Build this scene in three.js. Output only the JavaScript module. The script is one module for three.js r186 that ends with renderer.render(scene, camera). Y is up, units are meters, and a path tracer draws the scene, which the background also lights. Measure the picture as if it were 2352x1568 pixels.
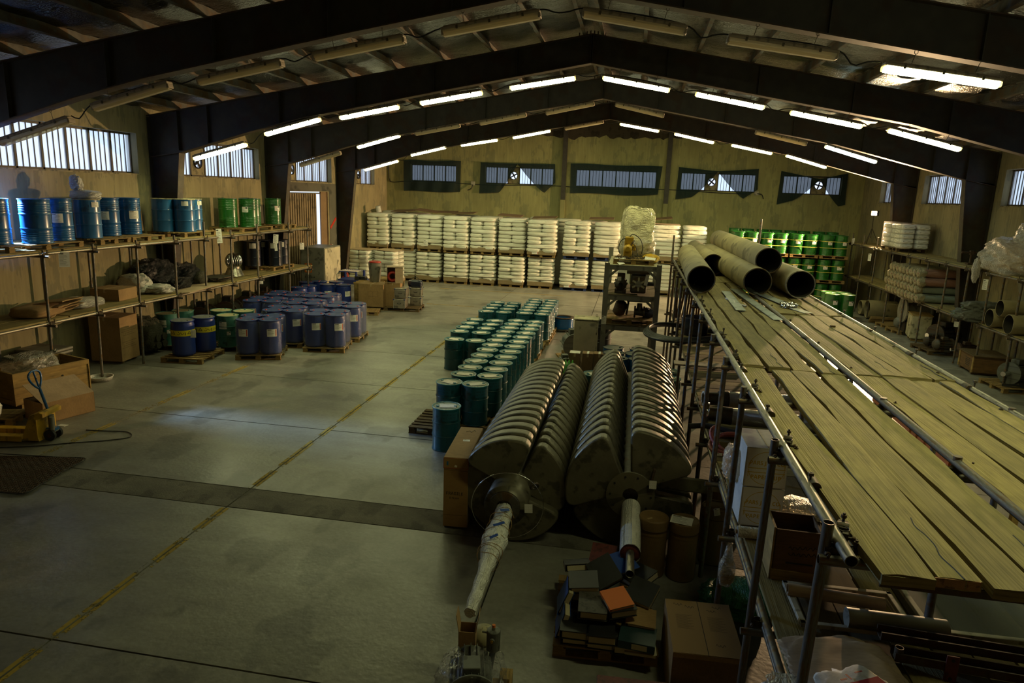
import * as THREE from 'three';
import { mergeGeometries, mergeVertices } from 'three/addons/utils/BufferGeometryUtils.js';
import { RoundedBoxGeometry } from 'three/addons/geometries/RoundedBoxGeometry.js';
import { RectAreaLightUniformsLib } from 'three/addons/lights/RectAreaLightUniformsLib.js';

// ------------------------------------------------------------------ camera, sky, exposure, lamps that stand outside the frame
const scene = new THREE.Scene();
const D2R = Math.PI / 180, V = (x, y, z) => new THREE.Vector3(x, y, z);
const camera = new THREE.PerspectiveCamera(53.13, 2352 / 1568, 0.1, 200);
{
  const yaw = 9.66 * D2R, pit = 12.28 * D2R, rol = 2.1 * D2R;
  const f0 = V(-Math.sin(yaw), 0, -Math.cos(yaw)), r0 = V(Math.cos(yaw), 0, -Math.sin(yaw)), up = V(0, 1, 0);
  const f = f0.clone().multiplyScalar(Math.cos(pit)).addScaledVector(up, -Math.sin(pit));
  const u0 = f0.clone().multiplyScalar(Math.sin(pit)).addScaledVector(up, Math.cos(pit));
  const r = r0.clone().multiplyScalar(Math.cos(rol)).addScaledVector(u0, Math.sin(rol));
  const u = u0.clone().multiplyScalar(Math.cos(rol)).addScaledVector(r0, -Math.sin(rol));
  camera.position.set(0, 4.6, 0);
  camera.quaternion.setFromRotationMatrix(new THREE.Matrix4().makeBasis(r, u, f.clone().negate()));
}
scene.background = new THREE.Color(0.78, 0.9, 1.12);          // overcast sky, seen only through the windows
scene.backgroundIntensity = 1.25;
const renderer = new THREE.WebGLRenderer({ antialias: true });
renderer.toneMapping = THREE.LinearToneMapping;
renderer.toneMappingExposure = 1.0;
renderer.shadowMap.enabled = true;
RectAreaLightUniformsLib.init();
const TUBE = { warm: [0.95, 1.0, 0.45], cool: [0.6, 1.0, 0.95] }, TUBE_POWER = 72;   // colour and radiance of the fluorescent tubes
const WORK_POWER = 1100;                                        // halogen work lamp at the far right
const WALL_POWER = 230;                                        // cool floodlight on the left wall, outside the frame

// ------------------------------------------------------------------ hall dimensions (metres)
const XL = -13.62, XR = 11.0, ZB = -36.9, ZF = 5, RX = -1.33, FRAME_Z = [-11.73, -17.96, -24.2, -30.4];
const rafterTop = (x) => 8.45 - 0.171 * Math.abs(x - RX);

// ------------------------------------------------------------------ random numbers and noise
let seed = 1;
const rnd = () => { seed = (seed + 0x6d2b79f5) | 0; let t = Math.imul(seed ^ (seed >>> 15), 1 | seed); t = (t + Math.imul(t ^ (t >>> 7), 61 | t)) ^ t; return ((t ^ (t >>> 14)) >>> 0) / 4294967296; };
const rr = (a, b) => a + (b - a) * rnd();
const hash = (x, y, s) => { let h = Math.imul(x, 374761393) ^ Math.imul(y, 668265263) ^ Math.imul(s, 1442695041); h = Math.imul(h ^ (h >>> 13), 1274126177); return ((h ^ (h >>> 16)) >>> 0) / 4294967296; };
function vnoise(x, y, px, py, s) {                             // value noise that repeats every px, py cells
  const ix = Math.floor(x), iy = Math.floor(y), fx = x - ix, fy = y - iy, m = (a, n) => ((a % n) + n) % n;
  const u = fx * fx * (3 - 2 * fx), v = fy * fy * (3 - 2 * fy);
  const a = hash(m(ix, px), m(iy, py), s), b = hash(m(ix + 1, px), m(iy, py), s), c = hash(m(ix, px), m(iy + 1, py), s), d = hash(m(ix + 1, px), m(iy + 1, py), s);
  return a + (b - a) * u + (c - a) * v + (a - b - c + d) * u * v;
}
function fbm(u, v, fx, fy, oct, s) { let t = 0, a = 0.5, n = 0; for (let i = 0; i < oct; i++) { t += a * vnoise(u * fx, v * fy, fx, fy, s + i); n += a; a *= 0.5; fx *= 2; fy *= 2; } return t / n; }
const clamp = (x, a = 0, b = 1) => Math.min(b, Math.max(a, x)), lerp = (a, b, t) => a + (b - a) * t, sst = (a, b, x) => { const t = clamp((x - a) / (b - a)); return t * t * (3 - 2 * t); };
function tex(w, h, fn, srgb) {                                 // fn(u, v) -> [r, g, b] or a grey
  const d = new Uint8Array(w * h * 4);
  for (let y = 0; y < h; y++) for (let x = 0; x < w; x++) {
    const c = fn(x / w, y / h), i = (y * w + x) * 4, g = typeof c === 'number';
    for (let k = 0; k < 3; k++) d[i + k] = clamp(g ? c : c[k]) * 255;
    d[i + 3] = 255;
  }
  const t = new THREE.DataTexture(d, w, h, THREE.RGBAFormat);
  t.wrapS = t.wrapT = THREE.RepeatWrapping; t.magFilter = THREE.LinearFilter; t.minFilter = THREE.LinearMipmapLinearFilter; t.generateMipmaps = true;
  if (srgb) t.colorSpace = THREE.SRGBColorSpace;
  t.needsUpdate = true;
  return t;
}
const rep = (t, x, y = x) => { const c = t.clone(); c.repeat.set(x, y); c.needsUpdate = true; return c; };
function canvas(w, h, draw) {
  const c = document.createElement('canvas'); c.width = w; c.height = h;
  draw(c.getContext('2d'), w, h);
  const t = new THREE.CanvasTexture(c); t.colorSpace = THREE.SRGBColorSpace; t.anisotropy = 4; return t;
}

// ------------------------------------------------------------------ textures (uv are in metres, so repeat = 1 / size)
const T = {
  concrete: tex(1024, 1024, (u, v) => { const a = fbm(u, v, 3, 3, 5, 11), b = fbm(u, v, 24, 8, 4, 31), g = fbm(u, v, 120, 120, 2, 51), s = sst(0.62, 0.72, fbm(u, v, 5, 7, 4, 71)); const k = 0.66 + 0.34 * a * 1.2 + 0.16 * (b - 0.5) + 0.1 * (g - 0.5) - 0.14 * s; return [k, k * (0.99 + 0.02 * b), k * 0.97]; }, true),
  concreteBump: tex(512, 512, (u, v) => 0.5 + 0.5 * (fbm(u, v, 40, 40, 3, 15) - 0.5) + 0.4 * (fbm(u, v, 8, 8, 3, 25) - 0.5)),
  concreteRough: tex(512, 512, (u, v) => 0.4 + 0.5 * fbm(u, v, 4, 5, 5, 19)),
  plaster: tex(1024, 1024, (u, v) => { const a = fbm(u, v, 6, 4, 4, 3), st = fbm(u, v, 60, 5, 3, 23), sc = sst(0.6, 0.7, fbm(u, v, 14, 11, 5, 43) * 0.75 + 0.35 * fbm(u, v, 90, 14, 2, 63)), k = 0.84 + 0.2 * (a - 0.5) + 0.12 * (st - 0.5); return [lerp(k, 0.6, sc * 0.4), lerp(k * 0.98, 0.62, sc * 0.4), lerp(k * 0.86, 0.6, sc * 0.4)]; }, true),
  plasterBump: tex(512, 512, (u, v) => fbm(u, v, 30, 6, 4, 33)),
  wood: tex(512, 512, (u, v) => { const g = fbm(u, v, 3, 60, 3, 7), w = fbm(u, v, 2, 14, 3, 17), d = fbm(u, v, 12, 12, 3, 27), k = 0.74 + 0.14 * (g - 0.5) + 0.14 * (w - 0.5) + 0.2 * (d - 0.5) - 0.1 * sst(0.72, 0.8, fbm(u, v, 3, 40, 3, 37)); return [k, k * 0.93, k * 0.76]; }, true),
  woodBump: tex(512, 512, (u, v) => fbm(u, v, 3, 70, 3, 7)),
  card: tex(256, 256, (u, v) => { const k = 0.88 + 0.14 * (fbm(u, v, 5, 5, 4, 5) - 0.5) + 0.08 * (fbm(u, v, 90, 20, 1, 6) - 0.5); return [k, k * 0.99, k * 0.97]; }, true),
  dirt: tex(512, 512, (u, v) => { const a = fbm(u, v, 4, 4, 5, 9), b = sst(0.55, 0.75, fbm(u, v, 9, 9, 4, 29)), k = 0.86 + 0.3 * (a - 0.5) - 0.24 * b; return [k, k * 0.97, k * 0.92]; }, true),
  wrinkle: tex(512, 512, (u, v) => { const w = fbm(u, v, 5, 5, 3, 41) * 0.35, n = fbm((u + w) % 1, v, 9, 26, 4, 61); return 1 - Math.abs(2 * n - 1); }),
  foil: tex(512, 512, (u, v) => { const n = fbm(u, v, 6, 40, 3, 81), m = fbm(u, v, 50, 60, 2, 91); return 0.6 * (1 - Math.abs(2 * n - 1)) + 0.4 * m; }),
  fine: tex(256, 256, (u, v) => fbm(u, v, 32, 32, 3, 101)),
  worn: tex(512, 256, (u, v) => sst(0.42, 0.5, fbm(u, v, 10, 3, 5, 111) * 0.8 + 0.2 * fbm(u, v, 90, 20, 2, 121))),
  rust: tex(512, 512, (u, v) => { const b = sst(0.5, 0.7, fbm(u, v, 6, 6, 5, 131)), k = 0.8 + 0.3 * (fbm(u, v, 14, 14, 4, 141) - 0.5); return [k, k * lerp(1, 0.82, b), k * lerp(1, 0.62, b)]; }, true),
  braid: tex(128, 128, (u, v) => 0.5 + 0.25 * (Math.sin((u * 16 + v * 16) * 2 * Math.PI) + Math.sin((u * 16 - v * 16) * 2 * Math.PI))),
};
// ------------------------------------------------------------------ materials
const M = {};
const mk = (o) => { const { map, bump, bs, s = 1, sy, bsz, rmap, c, ...rest } = o, P = ['transmission', 'clearcoat', 'sheen', 'ior', 'anisotropy', 'specularIntensity'].some((k) => k in rest) ? THREE.MeshPhysicalMaterial : THREE.MeshStandardMaterial;
  const m = new P({ roughness: 0.7, ...rest }); if (Array.isArray(c)) m.color.setRGB(...c); else m.color.set(c ?? '#fff');
  if (map) m.map = rep(T[map], 1 / s, 1 / (sy ?? s));
  if (bump) { m.bumpMap = rep(T[bump], 1 / (bsz ?? s), 1 / (bsz ?? sy ?? s)); m.bumpScale = bs ?? 0.003; }
  if (rmap) m.roughnessMap = rep(T[rmap], 1 / s);
  m.side = THREE.DoubleSide; return m; };
Object.assign(M, {
  floor: mk({ c: [0.3, 0.285, 0.255], map: 'concrete', s: 4.6, bump: 'concreteBump', bsz: 1.7, bs: 0.004, rmap: 'concreteRough', roughness: 0.62 }),
  floorBand: mk({ c: [0.22, 0.2, 0.17], map: 'concrete', s: 2.1, bump: 'concreteBump', bsz: 0.6, bs: 0.008, roughness: 0.85 }),
  dirtGap: mk({ c: [0.03, 0.026, 0.018], roughness: 1 }),
  paint: mk({ c: [0.5, 0.37, 0.06], map: 'dirt', s: 0.7, roughness: 0.8, transparent: true }),
  wall: mk({ c: [0.45, 0.445, 0.25], map: 'plaster', s: 4.3, bump: 'plasterBump', bsz: 2, bs: 0.004, roughness: 0.9 }),
  wallSide: mk({ c: [0.4, 0.355, 0.25], map: 'plaster', s: 3.7, bump: 'plasterBump', bsz: 2, bs: 0.004, roughness: 0.92 }),
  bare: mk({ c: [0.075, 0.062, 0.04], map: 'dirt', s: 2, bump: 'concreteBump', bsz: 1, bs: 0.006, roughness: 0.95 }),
  dado: mk({ c: [0.13, 0.125, 0.1], map: 'dirt', s: 3, roughness: 0.9 }),
  foil: mk({ c: [0.2, 0.195, 0.175], metalness: 1, roughness: 0.3, bump: 'foil', bsz: 1.1, bs: 0.035, map: 'dirt', s: 2 }),
  purlin: mk({ c: [0.19, 0.17, 0.13], map: 'rust', s: 1.5, roughness: 0.7 }),
  frame: mk({ c: [0.06, 0.05, 0.034], map: 'rust', s: 2.3, roughness: 0.55 }),
  frameEdge: mk({ c: [0.1, 0.075, 0.05], map: 'rust', s: 1.1, roughness: 0.6 }),
  sash: mk({ c: [0.12, 0.095, 0.05], map: 'rust', s: 1, roughness: 0.6 }),
  pane: mk({ c: [0.93, 0.97, 1], transmission: 1, roughness: 0.5, ior: 1.45 }),
  board: mk({ c: [0.4, 0.36, 0.22], map: 'dirt', s: 1, roughness: 0.8 }),
  net: mk({ c: [0.006, 0.02, 0.02], roughness: 0.9, transparent: true, opacity: 0.87, bump: 'fine', bsz: 0.3, bs: 0.002 }),
  netEdge: mk({ c: [0.008, 0.03, 0.028], roughness: 0.9 }),
  black: mk({ c: [0.012, 0.012, 0.011], roughness: 0.6 }),
  rubber: mk({ c: [0.018, 0.017, 0.016], roughness: 0.75, bump: 'fine', bsz: 0.2, bs: 0.001 }),
  housing: mk({ c: [0.42, 0.36, 0.27], map: 'dirt', s: 0.7, roughness: 0.6 }),
  cover: mk({ c: [0.85, 0.78, 0.55], transmission: 0.55, roughness: 0.35, ior: 1.45 }),
  tubeOff: mk({ c: [0.8, 0.78, 0.66], roughness: 0.3 }),
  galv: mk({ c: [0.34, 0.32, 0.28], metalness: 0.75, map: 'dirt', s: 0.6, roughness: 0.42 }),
  pipeDull: mk({ c: [0.24, 0.22, 0.19], metalness: 0.55, map: 'rust', s: 0.5, roughness: 0.5 }),
  clamp: mk({ c: [0.13, 0.105, 0.07], metalness: 0.5, map: 'rust', s: 0.2, roughness: 0.65 }),
  plank: [0, 1, 2].map((i) => mk({ c: [[0.47, 0.43, 0.24], [0.42, 0.385, 0.22], [0.51, 0.465, 0.265]][i], map: 'wood', s: [1.9, 2.3, 1.6][i], sy: 0.55, bump: 'woodBump', bs: 0.004, roughness: 0.82 })),
  plankEnd: mk({ c: [0.52, 0.3, 0.14], map: 'dirt', s: 0.2, bump: 'fine', bsz: 0.1, bs: 0.003, roughness: 0.9 }),
  boardDark: mk({ c: [0.2, 0.165, 0.1], map: 'wood', s: 2, sy: 0.6, roughness: 0.85 }),
  pallet: mk({ c: [0.46, 0.34, 0.17], map: 'wood', s: 1.1, sy: 0.35, roughness: 0.85 }),
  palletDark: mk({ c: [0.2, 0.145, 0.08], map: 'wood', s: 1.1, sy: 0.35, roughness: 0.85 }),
  palletBlue: mk({ c: [0.02, 0.045, 0.2], map: 'dirt', s: 1, roughness: 0.6 }),
  crate: mk({ c: [0.6, 0.45, 0.2], map: 'wood', s: 1.4, sy: 0.7, bump: 'woodBump', bs: 0.001, roughness: 0.75 }),
  crateOld: mk({ c: [0.27, 0.16, 0.075], map: 'wood', s: 1.4, sy: 0.7, roughness: 0.75 }),
  card: mk({ c: [0.4, 0.25, 0.11], map: 'card', s: 0.8, roughness: 0.88 }),
  cardPale: mk({ c: [0.5, 0.37, 0.24], map: 'card', s: 0.8, roughness: 0.88 }),
  cardDark: mk({ c: [0.25, 0.15, 0.075], map: 'card', s: 0.8, roughness: 0.88 }),
  tape: mk({ c: [0.42, 0.3, 0.15], roughness: 0.35 }),
  paper: mk({ c: [0.78, 0.76, 0.7], map: 'card', s: 0.3, roughness: 0.9 }),
  whiteBox: mk({ c: [0.74, 0.73, 0.71], map: 'card', s: 0.5, roughness: 0.75 }),
  sack: [0, 1, 2].map((i) => mk({ c: [[0.8, 0.78, 0.66], [0.74, 0.72, 0.6], [0.83, 0.81, 0.7]][i], bump: 'wrinkle', bsz: 0.5, bs: 0.012, roughness: 0.38 })),
  tray: mk({ c: [0.35, 0.26, 0.14], map: 'card', s: 0.9, roughness: 0.7 }),
  teal: mk({ c: [0.005, 0.105, 0.15], map: 'dirt', s: 1.3, roughness: 0.35, clearcoat: 0.3, clearcoatRoughness: 0.25 }),
  tealLid: mk({ c: [0.2, 0.27, 0.24], map: 'dirt', s: 0.8, roughness: 0.45 }),
  tealRim: mk({ c: [0.012, 0.16, 0.22], roughness: 0.3, clearcoat: 0.4 }),
  blue: mk({ c: [0.006, 0.13, 0.45], map: 'dirt', s: 1.5, roughness: 0.3, clearcoat: 0.4, clearcoatRoughness: 0.2 }),
  blueLight: mk({ c: [0.025, 0.18, 0.52], map: 'dirt', s: 1.5, roughness: 0.3, clearcoat: 0.4, clearcoatRoughness: 0.2 }),
  navy: mk({ c: [0.004, 0.009, 0.035], map: 'dirt', s: 1.5, roughness: 0.35, clearcoat: 0.3 }),
  plasticBlue: mk({ c: [0.012, 0.03, 0.19], roughness: 0.4 }),
  plasticLid: mk({ c: [0.04, 0.075, 0.25], map: 'dirt', s: 0.6, roughness: 0.42 }),
  green: mk({ c: [0.018, 0.17, 0.022], map: 'dirt', s: 1.5, roughness: 0.28, clearcoat: 0.4, clearcoatRoughness: 0.2 }),
  aqua: mk({ c: [0.07, 0.27, 0.25], map: 'dirt', s: 1.1, roughness: 0.45 }),
  creamLid: mk({ c: [0.5, 0.47, 0.3], map: 'dirt', s: 0.9, roughness: 0.5 }),
  greyLid: mk({ c: [0.2, 0.22, 0.24], map: 'dirt', s: 0.7, roughness: 0.45 }),
  red: mk({ c: [0.42, 0.03, 0.015], roughness: 0.45 }),
  orange: mk({ c: [0.62, 0.15, 0.02], roughness: 0.6 }),
  strap: mk({ c: [0.62, 0.55, 0.1], roughness: 0.5 }),
  yellow: mk({ c: [0.6, 0.37, 0.015], map: 'dirt', s: 0.6, roughness: 0.45 }),
  film: mk({ c: [0.97, 0.97, 0.99], transmission: 1, roughness: 0.2, ior: 1.5, bump: 'wrinkle', bsz: 0.8, bs: 0.02 }),
  filmThick: mk({ c: [0.8, 0.76, 0.66], transmission: 0.85, roughness: 0.42, ior: 1.5, bump: 'wrinkle', bsz: 0.7, bs: 0.03 }),
  steel: mk({ c: [0.17, 0.16, 0.115], metalness: 0.3, map: 'dirt', s: 0.9, roughness: 0.42, bump: 'concreteBump', bsz: 1.2, bs: 0.003 }),
  steelDark: mk({ c: [0.14, 0.125, 0.1], metalness: 0.5, map: 'rust', s: 0.7, roughness: 0.5 }),
  iron: mk({ c: [0.075, 0.065, 0.05], metalness: 0.4, map: 'rust', s: 0.5, roughness: 0.6 }),
  ironBrown: mk({ c: [0.11, 0.07, 0.04], metalness: 0.3, map: 'rust', s: 0.5, roughness: 0.65 }),
  chrome: mk({ c: [0.62, 0.62, 0.6], metalness: 1, roughness: 0.16 }),
  braid: mk({ c: [0.4, 0.39, 0.36], metalness: 0.9, roughness: 0.32, bump: 'braid', bsz: 0.16, bs: 0.004 }),
  alu: mk({ c: [0.55, 0.54, 0.5], metalness: 0.85, map: 'dirt', s: 0.8, roughness: 0.38 }),
  pipeTan: mk({ c: [0.4, 0.35, 0.2], map: 'dirt', s: 1.6, bump: 'concreteBump', bsz: 0.7, bs: 0.003, roughness: 0.7 }),
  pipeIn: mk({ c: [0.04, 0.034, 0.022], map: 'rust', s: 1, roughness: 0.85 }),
  greyPaint: mk({ c: [0.26, 0.26, 0.23], map: 'dirt', s: 1.2, roughness: 0.5 }),
  greyMotor: mk({ c: [0.15, 0.165, 0.155], map: 'dirt', s: 0.5, roughness: 0.5 }),
  cabinet: mk({ c: [0.72, 0.68, 0.52], map: 'dirt', s: 1.4, roughness: 0.5 }),
  cabinetTop: mk({ c: [0.6, 0.57, 0.4], map: 'dirt', s: 0.7, roughness: 0.5 }),
  whiteFrame: mk({ c: [0.5, 0.49, 0.42], map: 'dirt', s: 0.6, roughness: 0.6 }),
  mesh: mk({ c: [0.1, 0.105, 0.085], roughness: 0.6, transparent: true, opacity: 0.55 }),
  fibre: mk({ c: [0.24, 0.145, 0.055], map: 'card', s: 0.7, roughness: 0.55 }),
  pink: mk({ c: [0.5, 0.12, 0.13], map: 'dirt', s: 0.4, roughness: 0.5 }),
  hose: mk({ c: [0.013, 0.014, 0.015], roughness: 0.42 }),
  bagBlack: mk({ c: [0.008, 0.008, 0.008], roughness: 0.28, bump: 'wrinkle', bsz: 0.35, bs: 0.03 }),
  bagWhite: mk({ c: [0.62, 0.6, 0.54], roughness: 0.5, bump: 'wrinkle', bsz: 0.4, bs: 0.02 }),
  bagGreen: mk({ c: [0.035, 0.26, 0.09], roughness: 0.45, bump: 'wrinkle', bsz: 0.4, bs: 0.02 }),
  cloth: mk({ c: [0.045, 0.043, 0.025], roughness: 0.9, bump: 'wrinkle', bsz: 0.5, bs: 0.02 }),
  binderBlack: mk({ c: [0.012, 0.012, 0.012], roughness: 0.5, map: 'dirt', s: 0.3 }),
  binderGrey: mk({ c: [0.1, 0.095, 0.08], roughness: 0.6, map: 'dirt', s: 0.2 }),
  binderBlue: mk({ c: [0.008, 0.05, 0.26], roughness: 0.5 }),
  pages: mk({ c: [0.5, 0.42, 0.27], roughness: 0.9, bump: 'fine', bsz: 0.03, bs: 0.001 }),
  maroon: mk({ c: [0.16, 0.03, 0.025], map: 'dirt', s: 0.3, roughness: 0.6 }),
  doorTan: mk({ c: [0.3, 0.225, 0.135], map: 'dirt', s: 1.5, roughness: 0.6 }),
  blueStrip: mk({ c: [0.34, 0.4, 0.42], metalness: 0.4, map: 'dirt', s: 0.5, roughness: 0.4 }),
  rollPale: mk({ c: [0.5, 0.45, 0.28], roughness: 0.45, bump: 'wrinkle', bsz: 0.35, bs: 0.02, map: 'dirt', s: 0.6 }),
  rollRed: mk({ c: [0.3, 0.15, 0.1], roughness: 0.55, bump: 'wrinkle', bsz: 0.5, bs: 0.012 }),
  rollGreen: mk({ c: [0.22, 0.25, 0.2], roughness: 0.55, bump: 'wrinkle', bsz: 0.5, bs: 0.012 }),
  bottle: mk({ c: [0.25, 0.75, 0.15], transmission: 0.6, roughness: 0.25, ior: 1.4 }),
});
// ------------------------------------------------------------------ naming and building helpers
const used = {};
const numbered = (n) => { const k = (used[n] = (used[n] ?? -1) + 1); return k ? n + '_' + String(k).padStart(3, '0') : n; };
const mg = (gs) => { gs = gs.flat(9).filter(Boolean); if (gs.length === 1) return gs[0]; const mixed = gs.some((g) => !g.index) && gs.some((g) => g.index); return mergeGeometries(mixed ? gs.map((g) => (g.index ? g.toNonIndexed() : g)) : gs); };
function uvm(g) {                                              // uv in metres from the dominant axis of the normal
  const p = g.attributes.position, n = g.attributes.normal, uv = new Float32Array(p.count * 2);
  for (let i = 0; i < p.count; i++) {
    const ax = Math.abs(n.getX(i)), ay = Math.abs(n.getY(i)), az = Math.abs(n.getZ(i)), x = p.getX(i), y = p.getY(i), z = p.getZ(i);
    if (ay >= ax && ay >= az) { uv[2 * i] = z; uv[2 * i + 1] = x; } else if (ax >= az) { uv[2 * i] = z; uv[2 * i + 1] = y; } else { uv[2 * i] = x; uv[2 * i + 1] = y; }
  }
  g.setAttribute('uv', new THREE.BufferAttribute(uv, 2)); return g;
}
const E3 = new THREE.Euler();
const tf = (g, x = 0, y = 0, z = 0, rx = 0, ry = 0, rz = 0) => g.applyMatrix4(new THREE.Matrix4().makeRotationFromEuler(E3.set(rx, ry, rz)).setPosition(x, y, z));
const bx = (w, h, d, x = 0, y = 0, z = 0, rx = 0, ry = 0, rz = 0) => tf(uvm(new THREE.BoxGeometry(w, h, d)), x, y, z, rx, ry, rz);
const sheet = (w, h, d = 0.003, x = 0, y = 0, z = 0, rx = 0, ry = 0, rz = 0) => tf(new THREE.BoxGeometry(w, h, d), x, y, z, rx, ry, rz);   // keeps its 0..1 uv, for printed paper
const rb = (w, h, d, r, x = 0, y = 0, z = 0, rx = 0, ry = 0, rz = 0, s = 2) => tf(uvm(new RoundedBoxGeometry(w, h, d, s, Math.min(r, w / 2.01, h / 2.01, d / 2.01))), x, y, z, rx, ry, rz);
const span = (x0, x1, y0, y1, z0, z1) => uvm(bx(Math.abs(x1 - x0), Math.abs(y1 - y0), Math.abs(z1 - z0), (x0 + x1) / 2, (y0 + y1) / 2, (z0 + z1) / 2));   // a box given by its ends
const cyl = (r0, r1, h, x = 0, y = 0, z = 0, rx = 0, ry = 0, rz = 0, n = 20, open = false) => { const g = new THREE.CylinderGeometry(r0, r1, h, n, 1, open), uv = g.attributes.uv; for (let i = 0; i < uv.count; i++) uv.setXY(i, uv.getX(i) * Math.PI * 2 * Math.max(r0, r1), uv.getY(i) * h); return tf(g, x, y, z, rx, ry, rz); };
const lathe = (pts, n = 28) => { const g = new THREE.LatheGeometry(pts.map(([r, y]) => new THREE.Vector2(r, y)), n), uv = g.attributes.uv, p = g.attributes.position; for (let i = 0; i < uv.count; i++) uv.setXY(i, uv.getX(i) * 1.8, p.getY(i)); return g; };
const tube = (pts, r, n = 24, rad = 8, closed = false) => { const c = new THREE.CatmullRomCurve3(pts.map((p) => V(...p)), closed), L = c.getLength(), g = new THREE.TubeGeometry(c, n, r, rad, closed), uv = g.attributes.uv; for (let i = 0; i < uv.count; i++) uv.setXY(i, uv.getX(i) * L, uv.getY(i) * 6.28 * r); return g; };
function rod(a, b, r, n = 12, open = false) {                  // a straight round bar from a to b
  const A = V(...a), B = V(...b), d = B.clone().sub(A), g = cyl(r, r, d.length(), 0, 0, 0, 0, 0, 0, n, open);
  return g.applyMatrix4(new THREE.Matrix4().makeRotationFromQuaternion(new THREE.Quaternion().setFromUnitVectors(V(0, 1, 0), d.normalize())).setPosition(A.add(B).multiplyScalar(0.5)));
}
function pipeGeo(a, b, r, w, n = 24) {                         // a hollow pipe from a to b, wall w
  const A = V(...a), B = V(...b), d = B.clone().sub(A), L = d.length(), g = lathe([[r - w, 0], [r, 0], [r, L], [r - w, L], [r - w, 0]], n);
  return g.toNonIndexed().applyMatrix4(new THREE.Matrix4().makeRotationFromQuaternion(new THREE.Quaternion().setFromUnitVectors(V(0, 1, 0), d.normalize())).setPosition(A));
}
const shape = (pts) => new THREE.Shape(pts.map(([x, y]) => new THREE.Vector2(x, y)));
const ext = (sh, depth, bevel = 0, curve = 6) => { const g = new THREE.ExtrudeGeometry(sh, { depth, bevelEnabled: bevel > 0, bevelSize: bevel, bevelThickness: bevel, bevelSegments: 2, curveSegments: curve }); return uvm(g); };
function part(parent, name, geo, mat, pos, label) { const m = new THREE.Mesh(mg([geo]), mat); m.name = numbered(name); if (pos) m.position.set(...pos); if (label) m.userData.label = label; parent.add(m); return m; }
const tag = (o, label, category, group) => { o.userData.label = label; o.userData.category = category; if (group) o.userData.group = group; return o; };
function thing(name, label, category, pos = [0, 0, 0], turn = 0, group) { const o = new THREE.Group(); o.name = numbered(name); o.position.set(...pos); o.rotation.y = turn; scene.add(o); return tag(o, label, category, group); }
const single = (name, geo, mat, label, category, group, pos) => tag(part(scene, name, geo, mat, pos), label, category, group);
function struct(name, geo, mat) { const o = geo ? new THREE.Mesh(mg([geo]), mat) : new THREE.Group(); o.name = name; o.userData.kind = 'structure'; scene.add(o); return o; }
function copy(o, label, pos, turn = 0, group) { const c = o.clone(); c.name = numbered(o.name.replace(/_\d+$/, '')); c.position.set(...pos); c.rotation.set(0, turn, 0); c.userData = { ...o.userData, label }; if (group) c.userData.group = group; scene.add(c); return c; }
const ORD = ['first', 'second', 'third', 'fourth', 'fifth', 'sixth', 'seventh', 'eighth', 'ninth', 'tenth', 'eleventh', 'twelfth', 'thirteenth', 'fourteenth', 'fifteenth'];
// lump: a rounded box whose surface is pushed about by noise, for sacks, bags and bundles
function lump(w, h, d, o = {}) {
  const { n = 10, e = 0.35, a = 0.03, f = 3, s = 1, flat = 0, sag = 0 } = o, b0 = new THREE.BoxGeometry(2, 2, 2, n, n, n); b0.deleteAttribute('uv'); b0.deleteAttribute('normal'); const g = mergeVertices(b0), p = g.attributes.position, v = V(0, 0, 0);
  for (let i = 0; i < p.count; i++) {
    v.fromBufferAttribute(p, i); const len = Math.pow(Math.pow(Math.abs(v.x), 2 / e) + Math.pow(Math.abs(v.y), 2 / e) + Math.pow(Math.abs(v.z), 2 / e), e / 2); v.divideScalar(len);
    const nn = 1 + a * 2 * (vnoise(v.x * f + 9, v.y * f * 1.3 + v.z * f + 9, 64, 64, s) - 0.5) + a * (vnoise(v.z * f * 3 + 9, v.y * f * 3 + v.x * f * 2 + 20, 64, 64, s + 1) - 0.5);
    v.multiplyScalar(nn); let y = v.y; if (flat) y = Math.max(y, -flat); if (sag) y -= sag * (1 - v.x * v.x);
    p.setXYZ(i, v.x * w / 2, y * h / 2, v.z * d / 2);
  }
  g.computeVertexNormals(); return uvm(g);
}

// ================================================================== THE SETTING
// ---- floor: cast slabs with recessed joints, a rougher filled band, worn yellow lines along two joints
{
  const floor = struct('floor');
  part(floor, 'joint_filler', span(XL - 0.3, XR + 0.3, -0.3, -0.035, ZB, ZF), M.dirtGap);
  const xs = [XL - 0.3, -9.57, -5.53, -1.4, 2.72, 6.84, XR + 0.3], zs = [ZF, 2, -1.6, -5.25, -8.34, -8.98, -11.73, -14.89, -18.13, -21.6, -25.1, -28.7, -32.3, ZB];
  for (let i = 0; i < xs.length - 1; i++) for (let k = 0; k < zs.length - 1; k++) {
    const band = k === 4, g = 0.011, x0 = xs[i] + g, x1 = xs[i + 1] - g, z0 = zs[k] - g, z1 = zs[k + 1] + g;
    part(floor, 'floor_slab', span(x0, x1, -0.035, rr(-0.001, 0.001), z1, z0), band ? M.floorBand : M.floor);
  }
  const paint = M.paint; paint.alphaMap = rep(T.worn, 1 / 2.3, 1 / 0.7);
  const line = (x, z0, z1, w) => { for (const s of [-1, 1]) part(floor, 'line_paint', span(x + s * 0.013, x + s * (0.013 + w), 0.0005, 0.0025, z1, z0), paint); };
  line(-9.57, 0, -21.5, 0.055); line(-5.53, 2, -8.3, 0.05); line(-5.53, -9, -27, 0.05);
  part(floor, 'line_paint', span(-9, -3, 0.0005, 0.0025, -31.5, -31.42), paint); part(floor, 'line_paint', span(-8.2, -6.2, 0.0005, 0.0025, -26.9, -26.83), paint);
}
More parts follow.
